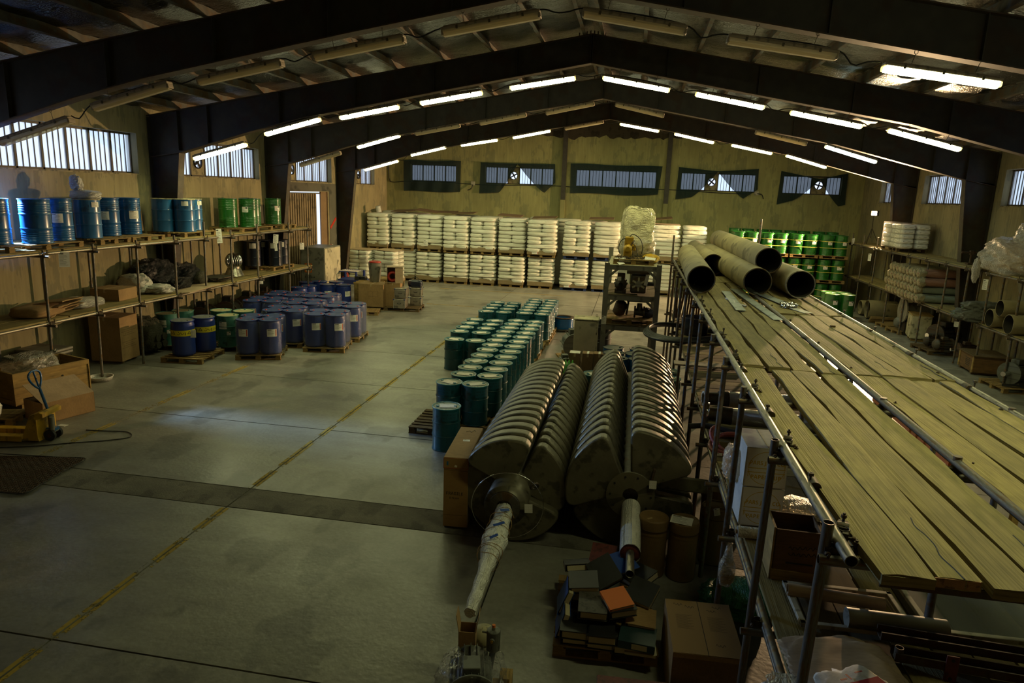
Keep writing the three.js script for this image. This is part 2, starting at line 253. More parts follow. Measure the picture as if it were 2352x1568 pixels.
// ---- walls with window openings
const LWIN = [[-10.9, -6.8], [-17.38, -12.98], [-23.67, -19.25], [-29.81, -25.4], [-35.07, -31.05]], RWIN = [[-10.9, -6.8], [-17.38, -12.98], [-23.64, -19.25], [-29.68, -25.3], [-34.48, -30.95]];
const SILL = 4.74, HEAD = 5.82, WT = 0.34;
function sideWall(name, x, s, wins, door) {                    // s: outward direction
  const w = struct(name), x1 = x + s * WT, g = [], EAVE = 6.62;
  const zEnd = ZB - 0.3, zTop = ZF + 0.3;
  const lows = door ? [[zEnd, door[0]], [door[1], zTop]] : [[zEnd, zTop]];
  for (const [a, b] of lows) g.push(span(x, x1, -0.05, door ? door[2] : SILL, a, b));
  if (door) g.push(span(x, x1, door[2], SILL, zEnd, zTop));
  g.push(span(x, x1, HEAD, EAVE, zEnd, zTop));
  let z = zTop;
  for (const [a, b] of wins) { g.push(span(x, x1, SILL, HEAD, b, z)); z = a; }
  g.push(span(x, x1, SILL, HEAD, zEnd, z));
  part(w, 'wall_face', g, M.wallSide);
  for (const [a, b] of wins) part(w, 'window_sill', span(x - s * 0.02, x + s * 0.3, SILL - 0.03, SILL + 0.005, a - 0.03, b + 0.03), M.board);
  return w;
}
const wallLeft = sideWall('wall_left', XL, -1, LWIN, [-29.4, -25.2, 4.34]);
const wallRight = sideWall('wall_right', XR, 1, RWIN);
part(wallLeft, 'painted_panel', [span(XL - 0.01, XL + 0.012, 0, SILL - 0.04, -30.3, -29.5), span(XL - 0.01, XL + 0.012, 4.36, SILL - 0.04, -29.5, -24.3), span(XL - 0.01, XL + 0.012, 0, SILL - 0.9, -25.15, -23.1)], M.dado);
const BWIN = [[-12.25, -9.7], [-8.08, -4.4], [-3.2, 0.95], [2.2, 5.88], [7.2, 9.95]], BS = 5.04, BH = 5.94;
{
  const w = struct('wall_back'), g = [span(XL - 0.4, XR + 0.4, -0.05, BS, ZB - WT, ZB), span(XL - 0.4, XR + 0.4, BH, 6.35, ZB - WT, ZB)];
  let x = XL - 0.4; for (const [a, b] of BWIN) { g.push(span(x, a, BS, BH, ZB - WT, ZB)); x = b; } g.push(span(x, XR + 0.4, BS, BH, ZB - WT, ZB));
  g.push(tf(ext(shape([[XL - 0.4, 6.35], [XR + 0.4, 6.35], [XR + 0.4, 6.4], [RX, 8.6], [XL - 0.4, 6.45]]), WT), 0, 0, ZB - WT));
  part(w, 'wall_face', g, M.wall);
  const e = []; for (let i = 0; i <= 60; i++) { const xx = lerp(-6.6, 4.2, i / 60); e.push([xx, 7.53 + 0.09 * Math.sin(i * 1.7) * hash(i, 3, 5) + 0.16 * (hash(i >> 2, 1, 9) - 0.5)]); }
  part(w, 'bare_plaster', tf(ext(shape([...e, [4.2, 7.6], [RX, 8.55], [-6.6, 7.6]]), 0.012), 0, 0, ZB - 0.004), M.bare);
  const f = struct('wall_front'); part(f, 'wall_face', tf(ext(shape([[XL - 0.4, -0.05], [XR + 0.4, -0.05], [XR + 0.4, 6.5], [RX, 8.7], [XL - 0.4, 6.5]]), WT), 0, 0, ZF), M.wallSide);
}
// ---- windows: steel sashes with ribbed translucent panes; a fan board takes the place of one pane
let winNo = 0;
const fans = [];
function windowUnit(a, b, y0, y1, place, sashes, fanAt) {      // place(u along the wall, y, depth outwards) -> [x, y, z]; along: true when the wall runs in z
  const w = struct('window_' + ++winNo), bar = (u0, u1, v0, v1, d0, d1) => { const p = place(u0, v0, d0), q = place(u1, v1, d1); return span(p[0], q[0], p[1], q[1], p[2], q[2]); };
  const n = sashes, W = (b - a) / n, fr = [bar(a, b, y0, y0 + 0.05, 0.2, 0.27), bar(a, b, y1 - 0.05, y1, 0.2, 0.27)];
  for (let i = 0; i <= n; i++) fr.push(bar(Math.max(a, a + i * W - 0.028), Math.min(b, a + i * W + 0.028), y0, y1, 0.2, 0.27));
  part(w, 'window_frame', fr, M.sash);
  for (let i = 0; i < n; i++) {
    const u0 = a + i * W + 0.028, u1 = a + (i + 1) * W - 0.028;
    if (i === fanAt) { fans.push([place((u0 + u1) / 2, y0 + 0.46, 0.22), place, (u0 + u1) / 2, y0, y1, u0, u1]); continue; }
    part(w, 'pane', bar(u0, u1, y0 + 0.05, y1 - 0.05, 0.235, 0.2355), M.pane);
    const ribs = []; for (let k = 1; k < 4; k++) ribs.push(bar(lerp(u0, u1, k / 4) - 0.009, lerp(u0, u1, k / 4) + 0.009, y0 + 0.05, y1 - 0.05, 0.22, 0.25));
    part(w, 'pane_rib', ribs, M.sash);
  }
}
const onLeft = (u, y, d) => [XL - d, y, u], onRight = (u, y, d) => [XR + d, y, u], onBack = (u, y, d) => [u, y, ZB - d];
LWIN.forEach(([a, b], i) => windowUnit(a, b, SILL, HEAD, onLeft, 6, [-1, -1, 4, 4, 2][i]));
RWIN.forEach(([a, b], i) => windowUnit(a, b, SILL, HEAD, onRight, 6, [-1, -1, -1, 4, -1][i]));
BWIN.forEach(([a, b], i) => windowUnit(a, b, BS, BH, onBack, [4, 6, 6, 6, 4][i], [-1, 2, -1, 2, 2][i]));
{ // exhaust fans: cream board with a round opening, ring, hub, four blades
  const names = ['left wall window of the second bay', 'left wall window beside the sliding door', 'left wall window nearest the far corner', 'right wall window of the third bay', 'second net covered window from the left on the back wall', 'fourth net covered window from the left on the back wall', 'rightmost net covered window on the back wall'];
  fans.forEach(([c, place, u, y0, y1, u0, u1], i) => {
    const back = place === onBack, t = thing('exhaust_fan', 'exhaust fan in the ' + names[i], 'fan', c, back ? 0 : Math.PI / 2, 'fans in the windows');
    const W = (u1 - u0) / 2, H0 = y0 + 0.05 - c[1], H1 = y1 - 0.05 - c[1], R = 0.2, s = shape([[-W, H0], [W, H0], [W, H1], [-W, H1]]); const hole = new THREE.Path(); hole.absarc(0, 0, R, 0, Math.PI * 2, true); s.holes.push(hole);
    part(t, 'fan_board', tf(ext(s, 0.02, 0, 24), 0, 0, -0.02), M.board);
    part(t, 'fan_ring', tf(lathe([[R - 0.012, 0], [R + 0.012, 0], [R + 0.012, 0.07], [R - 0.012, 0.07], [R - 0.012, 0]], 32), 0, 0, -0.03, Math.PI / 2), M.iron);
    part(t, 'hub', cyl(0.045, 0.045, 0.08, 0, 0, 0, Math.PI / 2), M.black);
    for (let k = 0; k < 4; k++) { const a = k * Math.PI / 2 + 0.5 + i * 0.4; part(t, 'blade', tf(bx(0.145, 0.075, 0.006, 0.11, 0, 0, 0.5), 0, 0, 0.01, 0, 0, a), M.black); }
    part(t, 'support_strut', bx(0.012, R * 2, 0.012, 0.02, 0, -0.05, 0, 0, 0.3), M.black);
  });
}
// ---- dark green shade nets hung over the back wall windows
function net(name, label, P, folds, fold) {                    // P(u, v) -> [x, y], u across, v down
  const n = 40, m = 18, g = new THREE.PlaneGeometry(1, 1, n, m), p = g.attributes.position;
  for (let j = 0, k = 0; j <= m; j++) for (let i = 0; i <= n; i++, k++) { const [x, y] = P(i / n, j / m); p.setXYZ(k, x, y, ZB + 0.1 + 0.035 * fold(i / n, j / m)); }
  g.computeVertexNormals(); const o = single(name, uvm(g), M.net, label, 'net', 'shade nets on the back wall');
  const hem = []; for (let i = 0; i <= 24; i++) { const [x, y] = P(i / 24, 0); hem.push([x, y - 0.02, ZB + 0.12 + 0.035 * fold(i / 24, 0)]); }
  part(o, 'hem', tube(hem, 0.022, 48, 5), M.netEdge);
}
const hang = (x0, y0, x1, y1, xb0, yb0, xb1, yb1, wav) => (u, v) => [lerp(lerp(x0, x1, u), lerp(xb0, xb1, u), v), lerp(lerp(y0, y1, u) + 0.02 * Math.sin(u * 9), lerp(yb0, yb1, u) + wav * Math.sin(u * 5 + 1), v)];
net('shade_net', 'dark green shade net covering the leftmost window on the back wall', hang(-12.62, 6.12, -9.4, 6.15, -12.6, 4.45, -9.42, 4.56, 0.05), 0, (u, v) => Math.sin(u * 22 + v * 3) * v);
net('shade_net', 'dark green shade net covering the wide middle window on the back wall', hang(-3.5, 6.2, 1.21, 6.18, -3.46, 4.62, 1.08, 4.8, 0.07), 0, (u, v) => Math.sin(u * 12 + v * 9 * (u - 0.5)) * v);
const swag = (xo, xc, yo, yc, yb, xt, yt, dir) => (u, v) => { // half net gathered at (xc, yc), outer edge xo falls to yb, its free corner at (xt, yt)
  const top = [lerp(xo, xc, u), lerp(yo, yc, u)], b = u < 0.35 ? [lerp(xo - dir * 0.05, xt, u / 0.35), lerp(yb, yt, u / 0.35)] : [lerp(xt, xc, (u - 0.35) / 0.65), lerp(yt, yc - 0.02, Math.pow((u - 0.35) / 0.65, 1.25))];
  return [lerp(top[0], b[0], v), lerp(top[1], b[1], v)]; };
const ray = (xs) => (u, v) => Math.sin((v / Math.max(0.12, 1.1 - u)) * 7 + u * 3) * 0.6 * v;
net('shade_net', 'left half of the parted green net over the second window from the left', swag(-8.31, -6.32, 6.12, 6.12, 4.5, -7.3, 4.58, 1), 0, ray());
net('shade_net', 'right half of the parted green net over the second window from the left', swag(-4.31, -6.32, 6.14, 6.12, 5.2, -4.82, 4.66, -1), 0, ray());
net('shade_net', 'left half of the parted green net over the fourth window from the left', swag(2.03, 3.98, 6.18, 6.03, 4.57, 2.75, 4.7, 1), 0, ray());
net('shade_net', 'right half of the parted green net over the fourth window from the left', swag(5.93, 3.98, 6.2, 6.03, 5.2, 5.34, 4.73, -1), 0, ray());
net('shade_net', 'wide drooping left part of the green net over the rightmost back window', swag(7.01, 8.89, 6.13, 5.8, 4.5, 7.7, 4.72, 1), 0, ray());
net('shade_net', 'narrow right part of the green net over the rightmost back window', swag(10.14, 8.89, 6.12, 5.8, 4.6, 9.9, 4.52, -1), 0, ray());
// ---- wind posts, wall cable and junction boxes on the back wall
for (const [x, l] of [[-3.82, 'left of the middle net'], [1.51, 'right of the middle net']]) {
  const t = thing('wind_post', 'dark steel post up the back wall just ' + l + ', painted cream low down', 'post', [x, 0, ZB + 0.1]);
  part(t, 'post_shaft', span(-0.115, 0.115, 4.33, 8, -0.1, 0.08), M.frame); part(t, 'painted_foot', span(-0.115, 0.115, 0, 4.33, -0.1, 0.08), M.wall);
}
{
  const y = (x) => 5.0 + 0.04 * Math.sin(x), pts = []; for (let x = -13.4; x <= 5.9; x += 0.7) pts.push([x, y(x), ZB + 0.03]);
  pts.unshift([-13.5, 6.3, ZB + 0.03], [-13.5, 5.4, ZB + 0.03]);
  const c = single('wall_cable', tube(pts, 0.022, 90, 6), M.black, 'black power cable running along the back wall under the windows', 'cable');
  for (const x of [-8.72, 5.95]) part(c, 'junction_box', bx(0.2, 0.2, 0.09, x, 5.02, ZB + 0.05), M.whiteFrame);
  part(c, 'loose_end', tube([[5.98, 5.0, ZB + 0.08], [6.2, 4.95, ZB + 0.12], [6.3, 4.75, ZB + 0.12]], 0.025, 12, 6), M.black);
  part(c, 'loose_end', tube([[-8.72, 4.95, ZB + 0.08], [-8.8, 4.75, ZB + 0.12], [-9.0, 4.65, ZB + 0.12]], 0.025, 12, 6), M.black);
}
// ---- ceiling: foil-faced panels between purlins, on two slopes
{
  const ceil = struct('ceiling'), N = 10, ang = Math.atan(0.171);
  for (const s of [-1, 1]) {
    const half = s < 0 ? RX - XL + 0.3 : XR - RX + 0.3, step = half / N;
    for (let i = 0; i < N; i++) {
      const x0 = RX + s * i * step, x1 = RX + s * (i + 1) * step, xm = (x0 + x1) / 2, L = step / Math.cos(ang) + 0.01;
      for (let k = 0; k < 7; k++) {
        const za = 5.3 - k * 6.1, zb = za - 6.1, g = new THREE.PlaneGeometry(L, 6.1, 6, 20), p = g.attributes.position;
        for (let q = 0; q < p.count; q++) { const u = p.getX(q) / L + 0.5; p.setZ(q, 0.05 * Math.sin(u * Math.PI) * (1 + 0.5 * Math.sin(p.getY(q) * 3 + i)) + 0.018 * Math.sin(p.getY(q) * 9 + i * 2 + u * 4)); }
        g.computeVertexNormals(); uvm(g);
        tf(g, 0, 0, 0, Math.PI / 2, 0, 0); tf(g, xm, rafterTop(xm) + 0.21, (za + zb) / 2, 0, 0, s < 0 ? ang : -ang);
        part(ceil, 'foil_panel', g, M.foil);
      }
    }
    const xm = RX + s * half / 2; part(ceil, 'roof_sheet', bx(half / Math.cos(ang) + 0.3, 0.08, 43, xm, rafterTop(xm) + 0.34, -16, 0, 0, s < 0 ? ang : -ang), M.dado);
    for (let i = 0; i <= N; i++) {
      const x = RX + s * (i === 0 ? 0.22 : i * step - 0.02), t = thing('roof_purlin', `steel roof purlin on the ${s < 0 ? 'left' : 'right'} slope, ${i === 0 ? 'next to the ridge' : i === N ? 'along the eaves' : ORD[i] + ' from the ridge'}`, 'purlin', [x, rafterTop(x), 0], 0, 'roof purlins'), a = s < 0 ? ang : -ang;
      t.rotation.z = a;
      part(t, 'web', bx(0.02, 0.2, 42.5, 0, 0.11, -16), M.purlin); part(t, 'flange', bx(0.075, 0.014, 42.5, 0.035, 0.01, -16), M.purlin); part(t, 'flange', bx(0.075, 0.014, 42.5, -0.035, 0.205, -16), M.purlin);
    }
  }
}
// ---- portal frames
const LOW = [[-12.68, 5.36], [-10.35, 6.02], [-8.85, 6.38], [-5, 7.12], [RX, 7.78], [2.35, 7.14], [6.15, 6.48], [8.4, 5.92], [10.1, 5.5]];
const lowY = (x) => { for (let i = 0; i < LOW.length - 1; i++) if (x <= LOW[i + 1][0]) { const [a, b] = [LOW[i], LOW[i + 1]]; return lerp(a[1], b[1], (x - a[0]) / (b[0] - a[0])); } return 5.5; };
[...FRAME_Z, -5.5].forEach((z, f) => {
  const t = thing('portal_frame', ['dark steel portal frame nearest to the viewer, carrying mostly unlit lamps', 'dark steel portal frame with a full row of lit lamps, second from the viewer', 'dark steel portal frame with mostly unlit lamps, third from the viewer', 'dark steel portal frame farthest from the viewer, in front of the back wall', 'dark steel portal frame above the viewer, out of the picture'][f], 'frame', [0, 0, z], 0, 'portal frames');
  const web = (pts) => tf(ext(shape(pts), 0.016), 0, 0, -0.008), strip = (a, b, w, th, lift = 0) => { const dx = b[0] - a[0], dy = b[1] - a[1], L = Math.hypot(dx, dy); return bx(L + 0.01, th, w, (a[0] + b[0]) / 2, (a[1] + b[1]) / 2 + lift, 0, 0, 0, Math.atan2(dy, dx)); };
  const left = LOW.slice(0, 5), right = LOW.slice(4);
  part(t, 'rafter_web', web([...left, [RX, rafterTop(RX)], [XL, rafterTop(XL)], [XL, 5.22]]), M.frame);
  part(t, 'rafter_web', web([...right, [XR, 5.32], [XR, rafterTop(XR)], [RX, rafterTop(RX)]]), M.frame);
  part(t, 'bottom_flange', [[XL, 5.22], ...LOW, [XR, 5.32]].slice(0, -1).map((p, i, a) => strip(p, i < a.length - 1 ? a[i + 1] : [XR, 5.32], 0.26, 0.022)), M.frameEdge);
  part(t, 'top_flange', [strip([XL, rafterTop(XL)], [RX, rafterTop(RX)], 0.26, 0.022, -0.012), strip([RX, rafterTop(RX)], [XR, rafterTop(XR)], 0.26, 0.022, -0.012)], M.frameEdge);
  for (const s of [-1, 1]) {
    const xw = s < 0 ? XL : XR, top = s < 0 ? [-12.68, 5.36] : [10.1, 5.5], foot = [xw - s * 0.32, 0];
    part(t, 'column_web', web([[xw, 0], foot, top, [xw, top[1] - 0.1]]), M.frame);
    part(t, 'column_flange', strip(foot, top, 0.26, 0.022), M.frameEdge);
    part(t, 'column_flange', bx(0.022, 6.3, 0.26, xw - s * 0.02, 3.15, 0), M.frame);
    for (let k = 0; k < 6; k++) { const x = RX + s * (k === 0 ? 0.02 : 2.15 * k - 0.3); if (Math.abs(x - xw) < 0.6) continue; const y0 = lowY(x), y1 = rafterTop(x); part(t, 'stiffener', bx(0.014, y1 - y0, 0.2, x, (y0 + y1) / 2, 0), M.frame); }
    part(t, 'knee_stiffener', bx(0.014, 1.05, 0.2, top[0] + s * 0.02, 5.95, 0), M.frame);
  }
  for (let k = 0; k < 8; k++) { const x = RX + (k - 3.5) * 0.09; part(t, 'bolt', cyl(0.016, 0.016, 0.09, x, rafterTop(x) + 0.03, 0.09, 0, 0, 0, 6), M.frameEdge); }
});

// ================================================================== LAMPS
const fluo = [
  [[-12.15, 5.17, -10.52, 5.64], [-10.08, 5.84, -8.39, 6.28], [-7.91, 6.32, -6.18, 6.66], [-5.69, 6.74, -3.96, 7.05], [-3.42, 7.13, -1.68, 7.42], [-1.08, 7.43, 0.63, 7.15], [1.18, 7.04, 2.89, 6.79], [3.47, 6.65, 5.21, 6.41]],
  [[-12.29, 5.22, -10.72, 5.64], [-10.13, 5.92, -8.5, 6.35], [-7.94, 6.39, -6.3, 6.7], [-5.74, 6.79, -4.04, 7.08], [-3.36, 7.19, -1.7, 7.45], [-1.03, 7.46, 0.64, 7.18], [1.23, 7.11, 2.89, 6.81], [3.47, 6.72, 5.13, 6.42], [5.69, 6.36, 7.34, 5.95]],
  [[-12.36, 5.27, -10.61, 5.81], [-10.06, 6.0, -8.44, 6.45], [-7.93, 6.5, -6.19, 6.83], [-5.6, 6.89, -3.86, 7.23], [-3.29, 7.27, -1.58, 7.62], [-0.96, 7.61, 0.78, 7.25], [3.62, 6.82, 5.35, 6.46], [5.86, 6.43, 7.49, 5.97]],
  [[-12.27, 5.38, -10.71, 5.82], [-10.06, 6.09, -8.51, 6.46], [-7.76, 6.57, -6.18, 6.83], [-5.46, 6.94, -3.86, 7.26], [-3.21, 7.35, -1.62, 7.66], [-0.88, 7.6, 0.74, 7.34], [1.39, 7.25, 3.01, 6.93], [3.76, 6.85, 5.32, 6.56], [5.94, 6.49, 7.49, 6.07]]];
const litAt = ['nnnnnnny', 'yyyyyyyyy', 'nynnnnnc', 'yyyynyyyy'], rowName = ['nearest frame', 'second frame', 'third frame', 'farthest frame'];
const glow = (c, k) => { const m = mk({ c: [0.8, 0.8, 0.7], roughness: 0.4 }); m.emissive.setRGB(...c); m.emissiveIntensity = k; return m; };
const GLOW = { y: glow([0.98, 1, 0.58], 13), c: glow([0.7, 1, 0.98], 13) }, GLOWTUBE = { y: glow([1, 0.98, 0.7], 7), c: glow([0.8, 1, 1], 7) };
const fg = {};                                                 // fixture geometry, shared: along x, 1.7 m long, hanging point at y = 0
{
  const L = 1.66, cover = shape([[-0.085, 0.01], [-0.08, -0.05], [-0.045, -0.085], [0.045, -0.085], [0.08, -0.05], [0.085, 0.01]]);
  fg.cover = tf(ext(cover, L - 0.06), -(L - 0.06) / 2, -0.03, 0, 0, Math.PI / 2, 0);
  fg.housing = mg([rb(L, 0.055, 0.19, 0.02, 0, 0.0, 0), bx(L - 0.1, 0.02, 0.12, 0, 0.035, 0)]);
  fg.cap = (s) => rb(0.05, 0.085, 0.165, 0.02, s * (L / 2 - 0.02), -0.06, 0);
  fg.tube = (z) => cyl(0.013, 0.013, L - 0.16, 0, -0.055, z, 0, 0, Math.PI / 2, 8);
  fg.clip = (x) => mg([bx(0.035, 0.05, 0.012, x, -0.02, 0.1), bx(0.035, 0.05, 0.012, x, -0.02, -0.1)]);
  fg.hook = (x) => mg([rod([x, 0.03, 0], [x + 0.02, 0.2, 0.02], 0.005, 5), tf(new THREE.TorusGeometry(0.025, 0.005, 5, 10), x + 0.02, 0.215, 0.02)]);
  fg.caps = [fg.cap(-1), fg.cap(1)]; fg.tubes = [fg.tube(-0.035), fg.tube(0.035)]; fg.clips = [-0.55, 0, 0.55].map(fg.clip); fg.hooks = [-0.45, 0.45].map(fg.hook);
}
fluo.push([[-3.2, 7.2, -1.5, 7.45], [-1.0, 7.45, 0.65, 7.17], [1.2, 7.08, 2.9, 6.8], [3.5, 6.7, 5.15, 6.42], [5.7, 6.36, 7.34, 5.95]]); litAt.push('nnyyy'); rowName.push('hidden frame over the viewer');   // lit row above the picture: it lights the near planks
fluo.forEach((row, f) => {
  const z = FRAME_Z[f] ?? -5.5, cablePts = [];
  row.forEach(([x0, y0, x1, y1], i) => {
    const st = litAt[f][i], lit = st !== 'n', a = Math.atan2(y1 - y0, x1 - x0), side = (x0 + x1) / 2 < RX ? 'left' : 'right';
    const t = thing('tube_light', `${st === 'c' ? 'lit bluish white' : lit ? 'lit yellowish white' : 'unlit dusty'} twin tube light under the ${rowName[f]}, ${ORD[i]} from the left wall`, 'lamp', [(x0 + x1) / 2, (y0 + y1) / 2 + 0.05, z], 0, 'fluorescent lights under the frames');
    t.rotation.z = a;
    part(t, 'housing', fg.housing, M.housing); part(t, 'diffuser', fg.cover, lit ? GLOW[st] : M.cover);
    for (const c of fg.caps) part(t, 'end_cap', c, lit ? M.cover : M.housing);
    for (const c of fg.tubes) part(t, 'tube', c, lit ? GLOWTUBE[st] : M.tubeOff);
    for (const c of fg.clips) part(t, 'clip', c, M.sash);
    for (const c of fg.hooks) part(t, 'hook', c, M.sash);
    if (lit) {
      const l = new THREE.RectAreaLight(new THREE.Color(...TUBE[st === 'c' ? 'cool' : 'warm']), TUBE_POWER, 1.5, 0.12);
      l.name = 'tube_glow'; l.position.set(0, -0.13, 0); l.rotation.x = -Math.PI / 2; t.add(l);
    }
    if (i) { const [, , px, py] = row[i - 1]; if (x0 - px < 1.2) cablePts.push([px, py + 0.07, z], [lerp(px, x0, 0.35), Math.min(py, y0) + 0.02, z], [lerp(px, x0, 0.7), lerp(py, y0, 0.7) + 0.03, z], [x0, y0 + 0.07, z]); }
  });
  single('light_cable', tube(cablePts, 0.012, cablePts.length * 6, 5), M.black, `black cable looping between the tube lights under the ${rowName[f]}`, 'cable', 'cables between the lights');
});
{ // halogen work lamp on a tripod, standing on the far end of the right rack
  const P = [10.2, 2.93, -32.4], t = thing('work_lamp', 'glaring halogen work lamp on a thin tripod at the far end of the right rack', 'lamp', P);
  for (let k = 0; k < 3; k++) { const a = k * 2.1 + 0.4; part(t, 'tripod_leg', rod([0, 0.72, 0], [0.36 * Math.cos(a), 0, 0.36 * Math.sin(a)], 0.012, 6), M.iron); part(t, 'brace', rod([0, 0.35, 0], [0.19 * Math.cos(a), 0.34, 0.19 * Math.sin(a)], 0.006, 5), M.iron); }
  part(t, 'mast', rod([0, 0.3, 0], [0, 1.25, 0], 0.014, 6), M.iron);
  const head = new THREE.Group(); head.name = numbered('lamp_head'); head.position.set(0, 1.36, 0); head.lookAt(V(-14 - P[0], -1.5, 16).add(head.position)); t.add(head);
  const hot = glow([1, 0.82, 0.5], 40);
  part(head, 'housing', [bx(0.3, 0.2, 0.02, 0, 0, -0.1), bx(0.3, 0.012, 0.12, 0, 0.1, -0.05), bx(0.3, 0.012, 0.12, 0, -0.1, -0.05), bx(0.012, 0.2, 0.12, 0.15, 0, -0.05), bx(0.012, 0.2, 0.12, -0.15, 0, -0.05)], M.iron);
  part(head, 'bulb_glass', rb(0.26, 0.17, 0.03, 0.01, 0, 0, -0.02), hot);
  const l = new THREE.SpotLight(new THREE.Color(1, 0.66, 0.33), WORK_POWER, 0, 58 * D2R, 0.3); l.shadow.radius = 5; l.name = 'halogen_light'; l.position.set(0, 0, 0.06); l.target.position.set(0, 0, 1); head.add(l, l.target);
}
{ // cool floodlight bolted to the left wall, just outside the frame: it lights the floor by the pallet truck and throws the truck's shadow
  const t = thing('wall_floodlight', 'cool white floodlight bolted to the left wall beside the nearest frame, out of view', 'lamp', [-13.35, 4.35, -12.35]);
  const head = new THREE.Group(); head.name = numbered('lamp_head'); head.lookAt(V(-6.2, 0, -9.4).sub(t.position)); t.add(head);
  part(t, 'bracket', bx(0.26, 0.05, 0.05, -0.14, 0, 0), M.iron);
  part(head, 'housing', rb(0.3, 0.22, 0.08, 0.02, 0, 0, -0.05), M.iron); part(head, 'lens', bx(0.26, 0.18, 0.01, 0, 0, 0), glow([0.75, 0.88, 1], 12));
  const l = new THREE.SpotLight(new THREE.Color(0.36, 0.6, 1), WALL_POWER, 0, 50 * D2R, 0.6); l.shadow.radius = 4; l.name = 'flood_light'; l.position.set(0, 0, 0.03); l.target.position.set(0, 0, 1); head.add(l, l.target);
}
// ================================================================== DRUMS, PALLETS, SACKS
const docTex = (seedN, lines = 9, red = 0) => canvas(128, 96, (g, w, h) => { g.fillStyle = '#e9e6dc'; g.fillRect(0, 0, w, h); seed = seedN; g.fillStyle = '#5a5a55'; g.fillRect(8, 6, 50, 9); for (let i = 0; i < lines; i++) { g.fillStyle = '#85837c'; g.fillRect(8, 22 + i * 7.5, 40 + rnd() * 66, 2.4); } if (red) { g.fillStyle = '#b3341c'; g.fillRect(w - 20, 6, 14, h - 12); } });
const paperMat = (t) => { const m = mk({ roughness: 0.8 }); m.map = t; return m; };
const DOC = paperMat(docTex(5)), DOCRED = paperMat(docTex(9, 7, 1)), DOCHAZ = paperMat(canvas(96, 96, (g) => { g.fillStyle = '#e9e6dc'; g.fillRect(0, 0, 96, 96); g.fillStyle = '#777'; for (let i = 0; i < 6; i++) g.fillRect(8, 46 + i * 7, 30 + i * 7 % 40, 2.5); g.fillStyle = '#111'; g.fillRect(54, 8, 34, 22); g.strokeStyle = '#b33'; g.lineWidth = 3; g.strokeRect(10, 8, 30, 26); }));
function drumProfile(h, r, style) {
  const c = r * 0.97, p = [[0.001, 0.012], [c - 0.02, 0.012], [c, 0], [r + 0.004, 0.004], [r + 0.004, 0.018], [c, 0.028]], hoop = (y, o = 0.009, w = 0.018) => p.push([c, y - w], [c + o, y - w * 0.4], [c + o, y + w * 0.4], [c, y + w]);
  if (style === 'steel') { hoop(h * 0.345, 0.012); hoop(h * 0.66, 0.012); }
  if (style === 'ribbed') { for (let i = 0; i < 4; i++) hoop(h * (0.1 + i * 0.05), 0.006, 0.014); hoop(h * 0.345, 0.012); hoop(h * 0.66, 0.012); for (let i = 0; i < 4; i++) hoop(h * (0.74 + i * 0.05), 0.006, 0.014); }
  if (style === 'finned') for (let i = 0; i < 16; i++) { const y = h * (0.07 + i * 0.056); if (i < 6 || i > 9) hoop(y, 0.006, 0.013); }
  if (style === 'plastic') { p.length = 0; p.push([0.001, 0], [r - 0.05, 0], [r - 0.012, 0.03], [r, 0.08], [r, h * 0.3], [r - 0.008, h * 0.32], [r, h * 0.34], [r, h * 0.86], [r - 0.02, h - 0.05], [r - 0.02, h - 0.04]); p.push([r, h - 0.035], [r, h - 0.01]); return p; }
  p.push([c, h - 0.028], [r + 0.004, h - 0.018]); return p;
}
const arcLabel = (r, w, h, y, a) => { const g = new THREE.CylinderGeometry(r, r, h, Math.max(6, Math.ceil(w / r * 9)), 1, true, a - w / r / 2, w / r); return tf(g, 0, y, 0); };
function makeDrum(name, label, group, { h, r, style, body, lid, rim = body, marks = [], bungs = 0, plug }) {
  const t = thing(name, label, 'drum', [0, -50, 0], 0, group);
  part(t, 'body', lathe(drumProfile(h, r, style), 30), body);
  part(t, 'lid', style === 'plastic' ? lathe([[r - 0.012, h - 0.012], [r - 0.02, h - 0.002], [r - 0.05, h - 0.006], [0.001, h - 0.002]], 28) : lathe([[r - 0.012, h - 0.012], [0.001, h - 0.01]], 28), lid);
  part(t, 'rim', lathe([[r + 0.004, h - 0.018], [r + 0.008, h - 0.006], [r, h], [r - 0.014, h - 0.004], [r - 0.014, h - 0.014]], 30), rim);
  for (let i = 0; i < bungs; i++) part(t, 'bung', cyl(0.028, 0.03, 0.016, (i ? -1 : 1) * r * 0.62, h + 0.001, 0.02, 0, 0, 0, 10), plug ?? rim);
  for (const [w, hh, y, a, m, n] of marks) part(t, n ?? 'label_sheet', arcLabel(r + (style === 'plastic' ? 0.004 : 0.001), w, hh, y, a), m);
  return t;
}
const protoUsed = new Set();
function put(proto, label, pos, turn = 0, group) { if (!protoUsed.has(proto)) { protoUsed.add(proto); proto.position.set(...pos); proto.rotation.y = turn; proto.userData.label = label; if (group) proto.userData.group = group; return proto; } return copy(proto, label, pos, turn, group); }
const palletBoards = (L, W, parts) => { const o = []; for (let i = 0; i < 7; i++) o.push(['deck_board', bx(L, 0.02, 0.095 + 0.03 * (i % 3 === 0), 0, 0.125, (i - 3) * (W - 0.13) / 6)]); for (const x of [-1, 0, 1]) { o.push(['cross_board', bx(0.1, 0.02, W, x * (L / 2 - 0.06), 0.104, 0)]); for (const z of [-1, 0, 1]) o.push(['block', bx(0.13, 0.075, 0.1, x * (L / 2 - 0.07), 0.057, z * (W / 2 - 0.055))]); } for (const z of [-1, 0, 1]) o.push(['bottom_board', bx(L, 0.02, 0.1, 0, 0.01, z * (W / 2 - 0.055))]); return o; };
const palletCache = {};
